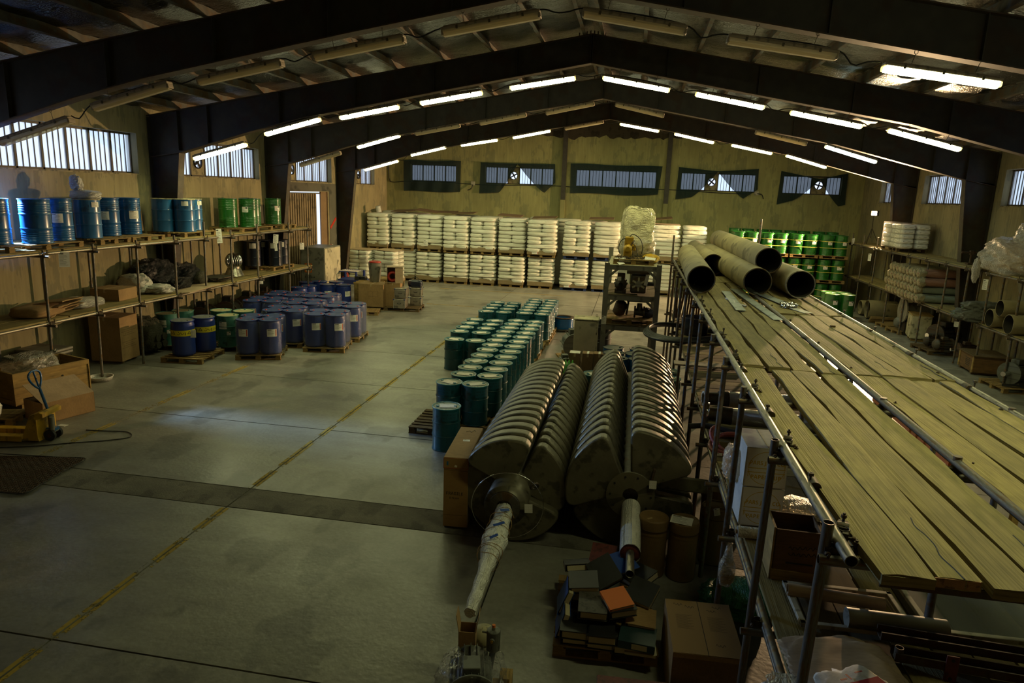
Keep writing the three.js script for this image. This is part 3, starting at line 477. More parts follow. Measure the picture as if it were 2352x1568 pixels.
function pallet(label, pos, turn = 0, { L = 1.15, W = 1.1, mat = M.pallet, full = false, group = 'wooden pallets' } = {}) {
  const key = [L, W, full].join(); const geo = (palletCache[key] ??= full ? palletBoards(L, W) : [['boards', mg(palletBoards(L, W).filter((b) => b[0] !== 'block').map((b) => b[1]))], ['blocks', mg(palletBoards(L, W).filter((b) => b[0] === 'block').map((b) => b[1]))]]);
  const t = thing('pallet', label, 'pallet', pos, turn, group);
  if (full) for (const [n, g] of geo) part(t, n, g, mat); else { const m = part(t, 'pallet_boards', geo[0][1], mat), b = part(t, 'pallet_blocks', geo[1][1], mat); m.userData.kind = b.userData.kind = 'stuff'; }
  return t;
}
// ---- teal drums in the middle of the floor
const tealDrum = makeDrum('steel_drum', '', 'teal drums in the middle of the floor', { h: 0.8, r: 0.257, style: 'steel', body: M.teal, lid: M.tealLid, rim: M.tealRim, bungs: 2 });
part(tealDrum, 'lid_sheet', bx(0.3, 0.004, 0.2, 0.02, 0.796, 0.01), M.paper);
part(tealDrum, 'stencil', arcLabel(0.2525, 0.3, 0.16, 0.66, 0.3), paperMat(canvas(128, 64, (g) => { g.fillStyle = '#0b4a5a'; g.fillRect(0, 0, 128, 64); g.fillStyle = '#062a34'; g.font = 'bold 17px monospace'; g.fillText('DRUM No 214', 6, 24); g.fillText('NET 180 KG', 6, 48); })));
{
  const k = 0.8846, group = 'teal drums in the middle of the floor';
  const tealRow = (x0, x1, z0, dz, n, y, block, dx = 0) => { for (let i = 0; i < n; i++) for (const [x, s] of [[x0, 'left'], [x1, 'right']]) put(tealDrum, `teal drum, ${block}, ${s} column, ${ORD[i]} from the near end`, [(x + dx * i) * k, y, (z0 - i * dz) * k], rr(-0.5, 0.9), group); };
  tealRow(-5.17, -4.5, -24.4, 0.735, 4, 0, 'far left block');
  tealRow(-5.17, -4.47, -20.46, 0.715, 4, 0, 'near left block behind the front pair'); tealRow(-5.02, -4.37, -19.26, 0.7, 1, 0, 'front pair of the near left block');
  tealRow(-3.62, -2.97, -23.65, 0.65, 6, 0.135, 'far right block', -0.012);
  tealRow(-3.66, -3.03, -14.95, 0.648, 12, 0.135, 'long near right block', 0.003);
  tealRow(-3.8, -3.2, -14.2, 0.58, 1, 0.135, 'pair ahead of the long near right block', 0);
  put(tealDrum, 'teal steel drum standing alone in front, nearest the fragile carton', [-3.51 * k, 0, -12.95 * k], 0.25, group);
  for (let i = 0; i < 7; i++) pallet(`wooden pallet under the long near right block of teal drums, ${ORD[i]} from the near end`, [-3.36 * k, 0, (-14.6 - i * 1.31) * k], Math.PI / 2, { full: i < 2, L: 1.14, W: 1.12 });
  for (let i = 0; i < 3; i++) pallet(`wooden pallet under the far right block of teal drums, ${ORD[i]} from the near end`, [-3.3 * k, 0, (-23.95 - i * 1.33) * k], Math.PI / 2, { L: 1.14, W: 1.12 });
}
// ---- shrink wrapped pallets of blue plastic drums
const plasticDrum = makeDrum('plastic_drum', '', 'blue plastic drums', { h: 0.93, r: 0.285, style: 'plastic', body: M.plasticBlue, lid: M.plasticLid, rim: M.plasticBlue, bungs: 2, plug: M.red, marks: [[0.26, 0.2, 0.6, 0.15, DOCRED]] });
{
  const wraps = [[-9.8, -16.8, 19, 'nearest the viewer on the left'], [-8.5, -18.15, 12, 'nearest the viewer on the right'], [-9.88, -18.3, 14, 'behind the nearest left one'], [-8.6, -19.6, 8, 'behind the nearest right one'], [-9.95, -19.68, 10, 'in the middle of the group'], [-11.25, -19.6, 9, 'by the rack on the left'], [-11.3, -20.95, 8, 'by the rack, farther back'], [-10.1, -21.1, 8, 'at the back of the group']];
  const filmG = (() => { const pts = [], h = 0.585, c = 0.2; for (let q = 0; q < 4; q++) for (let i = 0; i <= 6; i++) { const a = q * Math.PI / 2 + (i / 6) * Math.PI / 2, cx = (q === 0 || q === 3 ? 1 : -1) * (h - c), cz = (q < 2 ? 1 : -1) * (h - c); pts.push([cx + c * Math.cos(a), cz + c * Math.sin(a)]); } pts.push(pts[0]);
    const rows = 14, pos = [], idx = []; for (let j = 0; j <= rows; j++) for (let i = 0; i < pts.length; i++) { const y = 0.1 + 0.95 * j / rows, k = 1 + 0.02 * Math.sin(j * 2.3 + i * 0.2) * (vnoise(i * 0.4, j * 0.8, 64, 64, 3)) + (j === 0 ? 0.02 : 0) - (j === rows ? 0.03 : 0); pos.push(pts[i][0] * k, y, pts[i][1] * k); }
    for (let j = 0; j < rows; j++) for (let i = 0; i < pts.length - 1; i++) { const a = j * pts.length + i, b = a + pts.length; idx.push(a, b, a + 1, b, b + 1, a + 1); }
    const g = new THREE.BufferGeometry(); g.setAttribute('position', new THREE.Float32BufferAttribute(pos, 3)); g.setIndex(idx); g.computeVertexNormals(); return uvm(g); })();
  wraps.forEach(([x, z, deg, where], w) => {
    const a = deg * D2R, ro = (dx, dz) => [x + dx * Math.cos(a) + dz * Math.sin(a), z - dx * Math.sin(a) + dz * Math.cos(a)];
    pallet(`pallet under the wrapped blue drums ${where}`, [x, 0, z], a, { full: w < 2, L: 1.16, W: 1.2 });
    for (const [dx, dz, n] of [[-0.29, 0.29, 'front left'], [0.29, 0.29, 'front right'], [-0.29, -0.29, 'rear left'], [0.29, -0.29, 'rear right']]) { const [px, pz] = ro(dx, dz); put(plasticDrum, `blue plastic drum, ${n} on the wrapped pallet ${where}`, [px, 0.136, pz], a + rr(-0.5, 0.5), 'blue plastic drums'); }
    single('stretch_film', filmG, M.film, `clear stretch film around the four blue drums ${where}`, 'film', 'stretch films', [x, 0, z]).rotation.y = a;
  });
  [[-11.98, -23.25], [-11.88, -23.85], [-11.42, -24.42], [-10.83, -24.58], [-12.4, -24.66], [-12.05, -25.1], [-11.45, -25.3]].forEach(([x, z], i) => put(plasticDrum, `unwrapped blue plastic drum behind the wrapped pallets, ${['nearest on the left', 'second from the near left end', 'third, left of the one with a white label', 'rightmost, beside the plywood crates', 'left of the two in the back row', 'second in the back row', 'rearmost, by the grey cabinet'][i]}`, [x, 0, z], i === 3 ? 0.9 : rr(-2, 2), 'blue plastic drums'));
}
// ---- two blue drums with a yellow warning tape, aqua drums behind them
{
  pallet('pallet under the two blue drums tied with yellow tape', [-11.3, 0, -15.95], 0.12, { full: true, L: 1.1, W: 1.25 });
  const d = makeDrum('taped_drum', '', 'taped blue drums', { h: 0.93, r: 0.285, style: 'plastic', body: M.plasticBlue, lid: M.greyLid, rim: M.plasticBlue, bungs: 1, plug: M.greyLid });
  const tapeMat = paperMat(canvas(512, 64, (g) => { g.fillStyle = '#c9b81e'; g.fillRect(0, 0, 512, 64); g.strokeStyle = g.fillStyle = '#1a1a08'; g.lineWidth = 5; for (let i = 0; i < 3; i++) { const o = 20 + i * 170; g.beginPath(); g.moveTo(o + 10, 40); g.lineTo(o + 28, 12); g.lineTo(o + 46, 40); g.closePath(); g.stroke(); g.beginPath(); g.moveTo(o + 70, 38); g.quadraticCurveTo(o + 90, 52, o + 100, 30); g.quadraticCurveTo(o + 112, 12, o + 116, 38); g.quadraticCurveTo(o + 130, 50, o + 138, 26); g.stroke(); g.fillRect(o + 84, 12, 8, 8); g.fillRect(o + 150, 20, 8, 34); } }));
  part(d, 'warning_tape', arcLabel(0.292, 1.2, 0.15, 0.62, 0.1), tapeMat);
  put(d, 'left blue drum of the two tied with yellow warning tape', [-11.4, 0.136, -15.72], 0, 'taped blue drums'); put(d, 'right blue drum of the two tied with yellow warning tape', [-11.2, 0.136, -16.32], 0.5, 'taped blue drums');
  single('paper_notice', sheet(0.25, 0.2, 0.004), DOC, 'white paper notice hung on the yellow tape between two blue drums', 'notice', undefined, [-11.12, 0.73, -15.64]).rotation.y = 0.35;
  const aq = makeDrum('aqua_drum', '', 'aqua drums by the rack', { h: 0.88, r: 0.288, style: 'steel', body: M.aqua, lid: M.creamLid, rim: M.aqua, bungs: 1, marks: [[0.22, 0.2, 0.62, -0.35, DOC], [0.1, 0.1, 0.4, 0.2, DOCHAZ, 'hazard_diamond']] });
  [[-10.98, -17.1, 'nearest, beside the wrapped pallet'], [-10.95, -17.85, 'behind the nearest one'], [-11.58, -17.72, 'with a cream lid in the middle'], [-12.5, -17.3, 'half hidden behind the rack posts'], [-12.6, -16.75, 'leftmost, under the rack shelf']].forEach(([x, z, l], i) => put(aq, 'aqua steel drum by the left rack, ' + l, [x, 0.12, z], [0.4, 2, 1.5, 0.3, 0.5][i], 'aqua drums by the rack'));
  pallet('dark pallet under the nearest aqua drums', [-11.1, 0, -17.5], 0.1, { mat: M.palletDark, L: 1.1, W: 1.2 }); pallet('dark pallet under the aqua drums below the rack', [-12.55, 0, -17.05], 0.1, { mat: M.palletDark, L: 0.9, W: 1.2 });
}

// ================================================================== BAGS ALONG THE BACK WALL
{
  const sackGeo = [0, 1, 2, 3].map((i) => lump(0.66, 0.2, 0.56, { n: 7, e: 0.5, a: 0.05, f: 2.2, s: 200 + i * 7, sag: 0.12 }));
  const wide = [0, 1].map((i) => lump(1.3, 0.2, 0.56, { n: 9, e: 0.42, a: 0.05, f: 2.2, s: 260 + i * 7, sag: 0.1 }));
  const backGeo = mg([lump(1.28, 0.2, 0.6, { n: 6, e: 0.4, a: 0.05, s: 290 })]);
  let count = 0;
  function stack(x0, x1, zf, y0, y1, layers, name, { single2 = false, turn = 0, capped = false, blue = false, film = true, tray = true, paper = 0 } = {}) {
    const w = x1 - x0, xc = (x0 + x1) / 2, zc = zf - 0.57, tb = y0 + 0.14, tt = tb + (tray ? 0.2 : 0.02), dy = (y1 - tb - (tray ? 0.1 : 0.02)) / layers, ca = Math.cos(turn), sa = Math.sin(turn), at = (dx, dz) => [xc + dx * ca + dz * sa, zc - dx * sa + dz * ca];
    pallet(`${blue ? 'blue' : 'wooden'} pallet under the ${name}`, [xc, y0, zc], turn, { L: w - 0.1, W: 1.1, mat: blue ? M.palletBlue : M.pallet, group: 'pallets under the bag stacks' });
    if (tray) { const t = thing('card_tray', `brown cardboard tray around the foot of the ${name}`, 'tray', [xc, tb, zc], turn, 'cardboard trays under the bags'); const hw = w / 2 - 0.03; for (const [nm, a] of [['side', [-hw, hw, 0, 0.2, 0.555, 0.57]], ['side', [-hw, hw, 0, 0.2, -0.57, -0.555]], ['side', [-hw, -hw + 0.015, 0, 0.2, -0.56, 0.56]], ['side', [hw - 0.015, hw, 0, 0.2, -0.56, 0.56]], ['base', [-hw, hw, 0.0, 0.012, -0.56, 0.56]]]) part(t, nm, span(...a), M.tray); if (paper) part(t, 'paper_label', sheet(0.3, 0.18, 0.004, -0.3, 0.1, 0.574), DOCRED); }
    const back = [];
    for (let k = 0; k < layers; k++) {
      const y = tb + (tray ? 0.1 : 0.02) + dy * (k + 0.5), sh = 1 - 0.004 * k * k * 0.25;
      if (single2 || k % 3 === 1) { const [px, pz] = at(rr(-0.02, 0.02), 0.3 + rr(-0.02, 0.02)), o = single('sack', wide[k % 2], M.sack[count % 3], `white sack across layer ${ORD[k]}, ${name}`, 'sack', 'sacks in the back wall stacks', [px, y, pz]); o.scale.set(w / 1.3 * 1.02 * sh, dy / 0.2 * 1.12, 1); o.rotation.set(0, turn + rr(-0.02, 0.02), rr(-0.015, 0.015)); count++; }
      else for (const s of [-1, 1]) { const [px, pz] = at(s * w * 0.25 * sh, 0.3 + rr(-0.03, 0.03)), o = single('sack', sackGeo[(k * 2 + s + 4 + count) % 4], M.sack[count % 3], `white sack, ${s < 0 ? 'left' : 'right'} in layer ${ORD[k]}, ${name}`, 'sack', 'sacks in the back wall stacks', [px, y, pz]); o.scale.set(w * 0.5 / 0.66 * 1.05 * sh, dy / 0.2 * 1.12, 1); o.rotation.set(rr(-0.03, 0.03), turn + rr(-0.03, 0.03), rr(-0.03, 0.03)); count++; }
      const g = backGeo.clone(); g.scale(w / 1.3 * sh, dy / 0.2 * 1.1, 0.95); back.push(tf(g, 0, y - y0, -0.27));
    }
    const b = single('rear_sacks', back, M.sack[1], `rear half of the sacks in the ${name}`, 'sacks', undefined, [xc, y0, zc]); b.rotation.y = turn; b.userData.kind = 'stuff';
    if (capped) { const [px, pz] = at(0, 0); single('card_sheet', bx(w * 0.95, 0.012, 1.0, 0, 0, 0, 0.02, 0, rr(-0.03, 0.03)), M.cardPale, `cardboard sheet lying on top of the ${name}`, 'cardboard', 'cardboard sheets on the bag stacks', [px, y1 + 0.035, pz]).rotation.y = turn; }
  }
  const low = [[-13.5, -12.42, -31.3, 'leftmost low stack by the far left corner', { turn: -0.12, capped: true }], [-12.3, -11.12, -31.5, 'low stack second from the left corner', { turn: -0.18, capped: true }], [-12.0, -10.83, -33.4, 'low stack half hidden behind the second one', { single2: true }], [-10.78, -9.5, -33.3, 'bottom stack fourth from the left corner'], [-9.32, -8.04, -33.25, 'bottom stack fifth from the left corner'], [-7.98, -6.66, -33.3, 'bottom stack sixth from the left corner'], [-6.52, -5.2, -33.3, 'bottom stack seventh from the left corner'], [-5.06, -3.74, -33.4, 'bottom stack eighth from the left corner'], [-3.44, -2.06, -33.4, 'bottom stack on a blue pallet, ninth from the left', { blue: true, paper: 1 }], [-1.9, -0.6, -33.45, 'bottom stack beside the steel rack, on a blue pallet', { blue: true, single2: true }], [0.75, 2.0, -33.5, 'bottom stack seen between the platform posts', { single2: true }]];
  for (const [a, b, z, n, o] of low) stack(a, b, z, 0, n.includes('low') ? 1.62 : 1.5, 7, n, o);
  const up = [[-13.35, -12.2, -33.2, 'leftmost upper stack by the left corner', { tray: true }], [-12.1, -10.86, -33.3, 'upper stack second from the left'], [-10.75, -9.45, -33.35, 'upper stack third from the left, with a paper tag'], [-9.38, -8.08, -33.3, 'upper stack fourth from the left'], [-8.0, -6.7, -33.35, 'upper stack fifth from the left'], [-6.58, -5.24, -33.4, 'upper stack sixth from the left'], [-5.12, -3.66, -33.3, 'upper stack seventh from the left, with a low paper tag', { paper: 1 }], [-3.36, -2.04, -33.4, 'upper stack on a blue pallet, left of the steel rack', { blue: true }], [-1.88, -0.55, -33.45, 'upper stack on a blue pallet, behind the wrapped bundle', { blue: true, single2: true }], [0.72, 2.2, -33.5, 'upper stack right of the wrapped bundle', { single2: true, capped: true }], [2.28, 3.4, -33.5, 'rightmost upper stack beside the tan pipes', { single2: true }]];
  for (const [a, b, z, n, o] of up) stack(a, b, z, 1.55, 3.36, 8, n, o);
  // second row behind: only the tops show
  const rear = []; for (let i = 0; i < 10; i++) { const x = -12.6 + i * 1.33, top = 3.35 + rr(-0.05, 0.12); for (let k = 0; k < 4; k++) { const g = backGeo.clone(); rear.push(tf(g, x, top - 0.2 * k - 0.1, -35.4 + rr(-0.03, 0.03), 0, rr(-0.03, 0.03), 0)); } rear.push(span(x - 0.6, x + 0.6, 0.1, top - 0.75, -35.9, -34.9)); }
  const r = single('rear_row_sacks', rear, M.sack[1], 'row of sack stacks behind the front row, only their tops showing', 'sacks'); r.userData.kind = 'stuff';
  for (const [x, y, z, a, n] of [[-11.8, 3.5, -34.6, 0.05, 'behind the second upper stack from the left'], [-10.6, 3.53, -34.8, -0.1, 'above the third upper stack, tilted'], [-9.7, 3.5, -35, 0.02, 'between the third and fourth upper stacks'], [-8.6, 3.5, -34.6, 0.06, 'on top behind the fourth upper stack'], [-6.2, 3.48, -34.7, -0.04, 'behind the sixth upper stack'], [-4.4, 3.46, -34.2, 0.05, 'over the seventh upper stack'], [-1.6, 3.52, -34.6, 0.03, 'behind the wrapped bundle on the rack'], [1.2, 3.62, -34.6, 0.12, 'right of the wrapped bundle, steeply tilted']]) single('card_sheet', bx(1.2, 0.015, 1.0, 0, 0, 0, 0.08, 0, a), M.cardDark, `brown cardboard sheet lying ${n}`, 'cardboard', 'cardboard sheets on the bag stacks', [x, y, z]);
  single('film_roll', [cyl(0.13, 0.13, 0.3, 0, 0, 0, 0.2, 0, 0.15), cyl(0.05, 0.05, 0.32, 0, 0, 0, 0.2, 0, 0.15)], M.bagWhite, 'white roll standing on the leftmost upper bag stack', 'roll', undefined, [-12.85, 3.55, -33.6]);
  single('paper_tag', sheet(0.22, 0.3, 0.004), DOC, 'white paper tag on the third upper bag stack from the left', 'tag', 'paper tags', [-10.25, 1.98, -33.3]);
}
// ================================================================== GREEN DRUMS, far right
{
  const gd = makeDrum('green_drum', '', 'green drums stacked at the far right', { h: 0.9, r: 0.288, style: 'finned', body: M.green, lid: M.green, rim: M.green, bungs: 1, marks: [[0.2, 0.17, 0.56, 0.1, DOCHAZ]] });
  const cols = [5.1, 6.38, 7.66, 8.94], tierName = ['bottom', 'middle', 'top'], colName = ['leftmost column', 'second column', 'third column', 'rightmost column'];
  cols.forEach((x, c) => { for (let t = 0; t < 3; t++) {
    const y = t * 1.1, z = -33.5;
    pallet(`pallet under the ${tierName[t]} tier of green drums, ${colName[c]}`, [x, y, z], 0, { L: 1.2, W: 1.2, group: 'pallets under the green drums' });
    for (const [dx, dz, n] of [[-0.3, 0.3, 'front left'], [0.3, 0.3, 'front right'], [-0.3, -0.3, 'rear left'], [0.3, -0.3, 'rear right']]) { if (dz < 0 && t < 2) continue; put(gd, `green drum, ${n} of the ${tierName[t]} tier, ${colName[c]}`, [x + dx, y + 0.136, z + dz], rr(-0.25, 0.35), 'green drums stacked at the far right'); }
    for (const q of [0.38, 0.7]) { const P = []; for (let i = 0; i < 24; i++) { const a = i / 24 * Math.PI * 2, s = Math.sign, px = Math.cos(a), pz = Math.sin(a); P.push([s(px) * 0.3 + 0.295 * px, 0, s(pz) * 0.3 + 0.295 * pz]); } single('packing_strap', tube(P, 0.012, 96, 4, true), M.strap, `${q < 0.5 ? 'lower' : 'upper'} yellow strap, ${tierName[t]} tier of green drums, ${colName[c]}`, 'strap', 'straps on the green drums', [x, y + 0.136 + q * 0.9, z]); }
  } });
  for (const [i, x] of cols.entries()) { for (const dx of [-0.3, 0.3]) put(gd, `green drum of the rear row showing over the ${colName[i]}, ${dx < 0 ? 'left' : 'right'} one`, [x + dx, 2.42, -34.75], rr(-1, 1), 'green drums stacked at the far right'); }
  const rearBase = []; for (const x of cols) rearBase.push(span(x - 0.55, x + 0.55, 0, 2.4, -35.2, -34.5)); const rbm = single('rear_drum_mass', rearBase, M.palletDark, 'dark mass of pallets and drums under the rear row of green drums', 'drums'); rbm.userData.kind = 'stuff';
  pallet('pallet under the low front group of green drums at the far right', [8.5, 0, -29.95], 0.05, { L: 1.2, W: 1.2 });
  for (const [dx, dz, n] of [[-0.3, 0.3, 'front left'], [0.3, 0.3, 'front right'], [-0.3, -0.3, 'rear left'], [0.3, -0.3, 'rear right']]) put(gd, `green steel drum on the floor pallet ahead of the tall stacks, ${n} one`, [8.5 + dx, 0.136, -29.95 + dz], 0.2, 'green drums stacked at the far right');
  // green and blue drums on the left rack
  const Y = 3.2;
  [[-12.8, -20.25, 'leftmost'], [-12.45, -20.85, 'front middle, with a torn label'], [-12.7, -21.5, 'partly hidden behind the front middle one'], [-12.75, -22.95, 'rightmost, standing apart']].forEach(([x, z, l], i) => put(gd, 'green steel drum on top of the left rack, ' + l, [x, Y, z], [3, 0.1, 2, 1][i], 'green drums on the left rack'));
  const bd = makeDrum('blue_drum', '', 'blue drums on the left rack', { h: 0.92, r: 0.288, style: 'ribbed', body: M.blue, lid: M.blue, rim: M.blue, marks: [[0.24, 0.2, 0.5, 0.25, DOC]] });
  [[-12.75, -11.95, 'leftmost at the frame edge'], [-12.4, -12.6, 'nearest, in front of its neighbours'], [-12.65, -13.45, 'third, with a white label'], [-12.9, -15.2, 'fifth, with a white label'], [-12.9, -15.95, 'sixth, with a label at its right edge']].forEach(([x, z, l], i) => put(bd, 'deep blue ribbed drum on the left rack, ' + l, [x, Y, z], [0.0, 2.5, 0.4, 0.2, 0.9][i], 'blue drums on the left rack'));
  const sd = makeDrum('blue_drum', '', 'smooth blue drums on the left rack', { h: 0.9, r: 0.288, style: 'steel', body: M.blueLight, lid: M.blueLight, rim: M.creamLid, marks: [[0.18, 0.12, 0.78, 0.5, DOC]] });
  [[-12.7, -14.35, 'with a white sack on its lid'], [-12.95, -17.35, 'left of the three light blue ones'], [-12.5, -17.65, 'front one of the three light blue ones'], [-12.75, -18.35, 'right of the three light blue ones']].forEach(([x, z, l], i) => put(sd, 'smooth blue drum on the left rack, ' + l, [x, Y, z], [0.9, 2, 0.2, 1][i], 'smooth blue drums on the left rack'));
  const nd = makeDrum('navy_drum', '', 'navy drums on the middle shelf', { h: 0.88, r: 0.288, style: 'steel', body: M.navy, lid: M.navy, rim: M.navy, marks: [[0.22, 0.18, 0.72, 0.3, DOC]] });
  [[-13.2, -22.3, 'left'], [-12.65, -22.75, 'front'], [-13.25, -23.0, 'hidden rear'], [-12.75, -23.45, 'right']].forEach(([x, z, l]) => put(nd, `dark navy drum on the middle shelf of the left rack, ${l} one of four`, [x, 1.74, z], 0.2, 'navy drums on the middle shelf'));
  for (const [z, W, l] of [[-12.6, 1.9, 'nearest, under four blue drums'], [-14.55, 1.0, 'under the smooth blue drum with the sack'], [-15.7, 1.2, 'under the fifth and sixth blue drums'], [-17.85, 1.5, 'under the three light blue drums'], [-20.9, 1.9, 'under the green drums'], [-23.0, 1.0, 'under the green drum standing apart']]) pallet(`wooden pallet on top of the left rack, ${l}`, [-12.72, 3.06, z], Math.PI / 2, { L: W, W: 1.15, full: z > -18, group: 'pallets on the left rack' });
  pallet('wooden pallet on the middle shelf under the navy drums', [-12.9, 1.6, -22.9], Math.PI / 2, { L: 1.5, W: 1.1, group: 'pallets on the left rack' });
}

// ================================================================== SCAFFOLD RACKS
// a coupler: two half shells, a bolt and nut, around the crossing of two tubes
const couplerGeo = mg([cyl(0.036, 0.036, 0.055, 0, 0, 0, 0, 0, 0, 10), cyl(0.036, 0.036, 0.055, 0.055, 0, 0, Math.PI / 2, 0, 0, 10), bx(0.05, 0.045, 0.05, 0.03, 0, 0), rod([-0.03, 0.012, 0.03], [-0.03, 0.012, 0.085], 0.009, 6), bx(0.026, 0.026, 0.02, -0.03, 0.012, 0.07), rod([0.08, 0.03, 0.02], [0.08, 0.085, 0.02], 0.009, 6), bx(0.026, 0.02, 0.026, 0.08, 0.07, 0.02)]);
const couplerNear = [['half_shell', mg([tf(pipeGeo([0, -0.028, 0], [0, 0.028, 0], 0.037, 0.008, 16)), bx(0.03, 0.05, 0.03, -0.045, 0, 0.012)])], ['half_shell', mg([pipeGeo([0.058, 0, -0.03], [0.058, 0, 0.03], 0.037, 0.008, 16), bx(0.03, 0.03, 0.05, 0.1, 0.012, 0)])], ['swivel_block', bx(0.03, 0.05, 0.05, 0.03, 0, 0)], ['bolt', mg([rod([-0.05, 0.0, -0.03], [-0.05, 0, 0.075], 0.008, 8), rod([0.105, -0.03, 0], [0.105, 0.075, 0], 0.008, 8)])], ['nut', mg([cyl(0.016, 0.016, 0.018, -0.05, 0, 0.055, Math.PI / 2, 0, 0, 6), cyl(0.016, 0.016, 0.018, 0.105, 0.055, 0, 0, 0, 0, 6)])]];
function coupler(parent, x, y, z, near, ry = 0) {
  if (!near) { const m = part(parent, 'coupler', couplerGeo, M.clamp, [x, y, z]); m.rotation.y = ry; return; }
  const g = new THREE.Group(); g.name = numbered('coupler'); g.position.set(x, y, z); g.rotation.y = ry; parent.add(g); for (const [n, q] of couplerNear) part(g, n, q, M.clamp);
}
const plankGeo = (L, w, h, s, rough = 0.012, both = false) => {      // a sawn board along z with wavy edges and split, uneven ends
  const n = 10, b0 = new THREE.BoxGeometry(w, h, L, 3, 1, n), p = b0.attributes.position;
  for (let i = 0; i < p.count; i++) { let x = p.getX(i), y = p.getY(i), z = p.getZ(i); const q = z / L; x += rough * 2 * (vnoise(q * 5 + 10, (x > 0 ? 3 : 7) + s, 99, 99, s) - 0.5) * (Math.abs(x) > w * 0.4 ? 1 : 0.3); y += rough * 0.7 * (vnoise(q * 3 + 20, s * 1.3, 99, 99, s + 5) - 0.5) - (y > 0 ? 0.18 * rough * (Math.abs(x) > w * 0.4 ? 1 : 0) : 0); if (Math.abs(q) > 0.49) z += 0.03 * (vnoise(x * 14 + 5, s * 3.1, 99, 99, s + 9) - 0.5); p.setXYZ(i, x, y, z); }
  const g = b0; g.computeVertexNormals(); return uvm(g);
};
{
  const t = thing('scaffold_rack', 'long scaffold tube rack with two plank shelves along the left wall', 'rack', [0, 0, 0]), xF = -12.07, xB = -13.42, Zs = [-9.5, -10.95, -12.33, -13.68, -15.08, -16.52, -17.84, -19.16, -20.66, -22.75, -24.18];
  const over = [0.1, 0.1, 0.05, 0.1, 0.1, 0.14, 0.45, 0.16, 0.28, 0.26, 0.16];
  Zs.forEach((z, i) => {
    part(t, 'post', rod([xF, 0, z + 0.05], [xF, 3.03 + over[i], z - 0.02], 0.03, 12), M.pipeDull); part(t, 'post', rod([xB, 0, z], [xB, 3.1, z], 0.03, 10), M.pipeDull);
    for (const y of [1.5, 2.96]) { part(t, 'cross_tube', rod([xB - 0.1, y, z + 0.06], [xF + 0.22, y, z + 0.06], 0.027, 10), M.pipeDull); coupler(t, xF, y, z, false); coupler(t, xF + 0.06, y + 0.05, z + 0.05, false, 1.2); }
  });
  for (const [y, x] of [[3.01, xF], [1.55, xF], [3.01, xB], [1.55, xB]]) for (const [a, b] of [[-9, -12.42], [-12.3, -16.6], [-16.45, -20.8], [-20.6, -24.3]]) part(t, 'rail_tube', rod([x + 0.05, y, a], [x + 0.05, y, b], 0.03, 12), x === xF ? M.galv : M.pipeDull);
  for (let r = 0; r < 4; r++) for (let k = 0; k < 5; k++) {
    const z = -10.9 - r * 3.9, w = 0.25;
    for (const y of [3.055, 1.595]) { const m = part(t, 'shelf_plank', plankGeo(3.84, w, 0.035, r * 7 + k + y), M.plank[(r + k) % 3], [xF - 0.12 - k * 0.262, y, z]); m.rotation.y = rr(-0.006, 0.006); }
  }
}
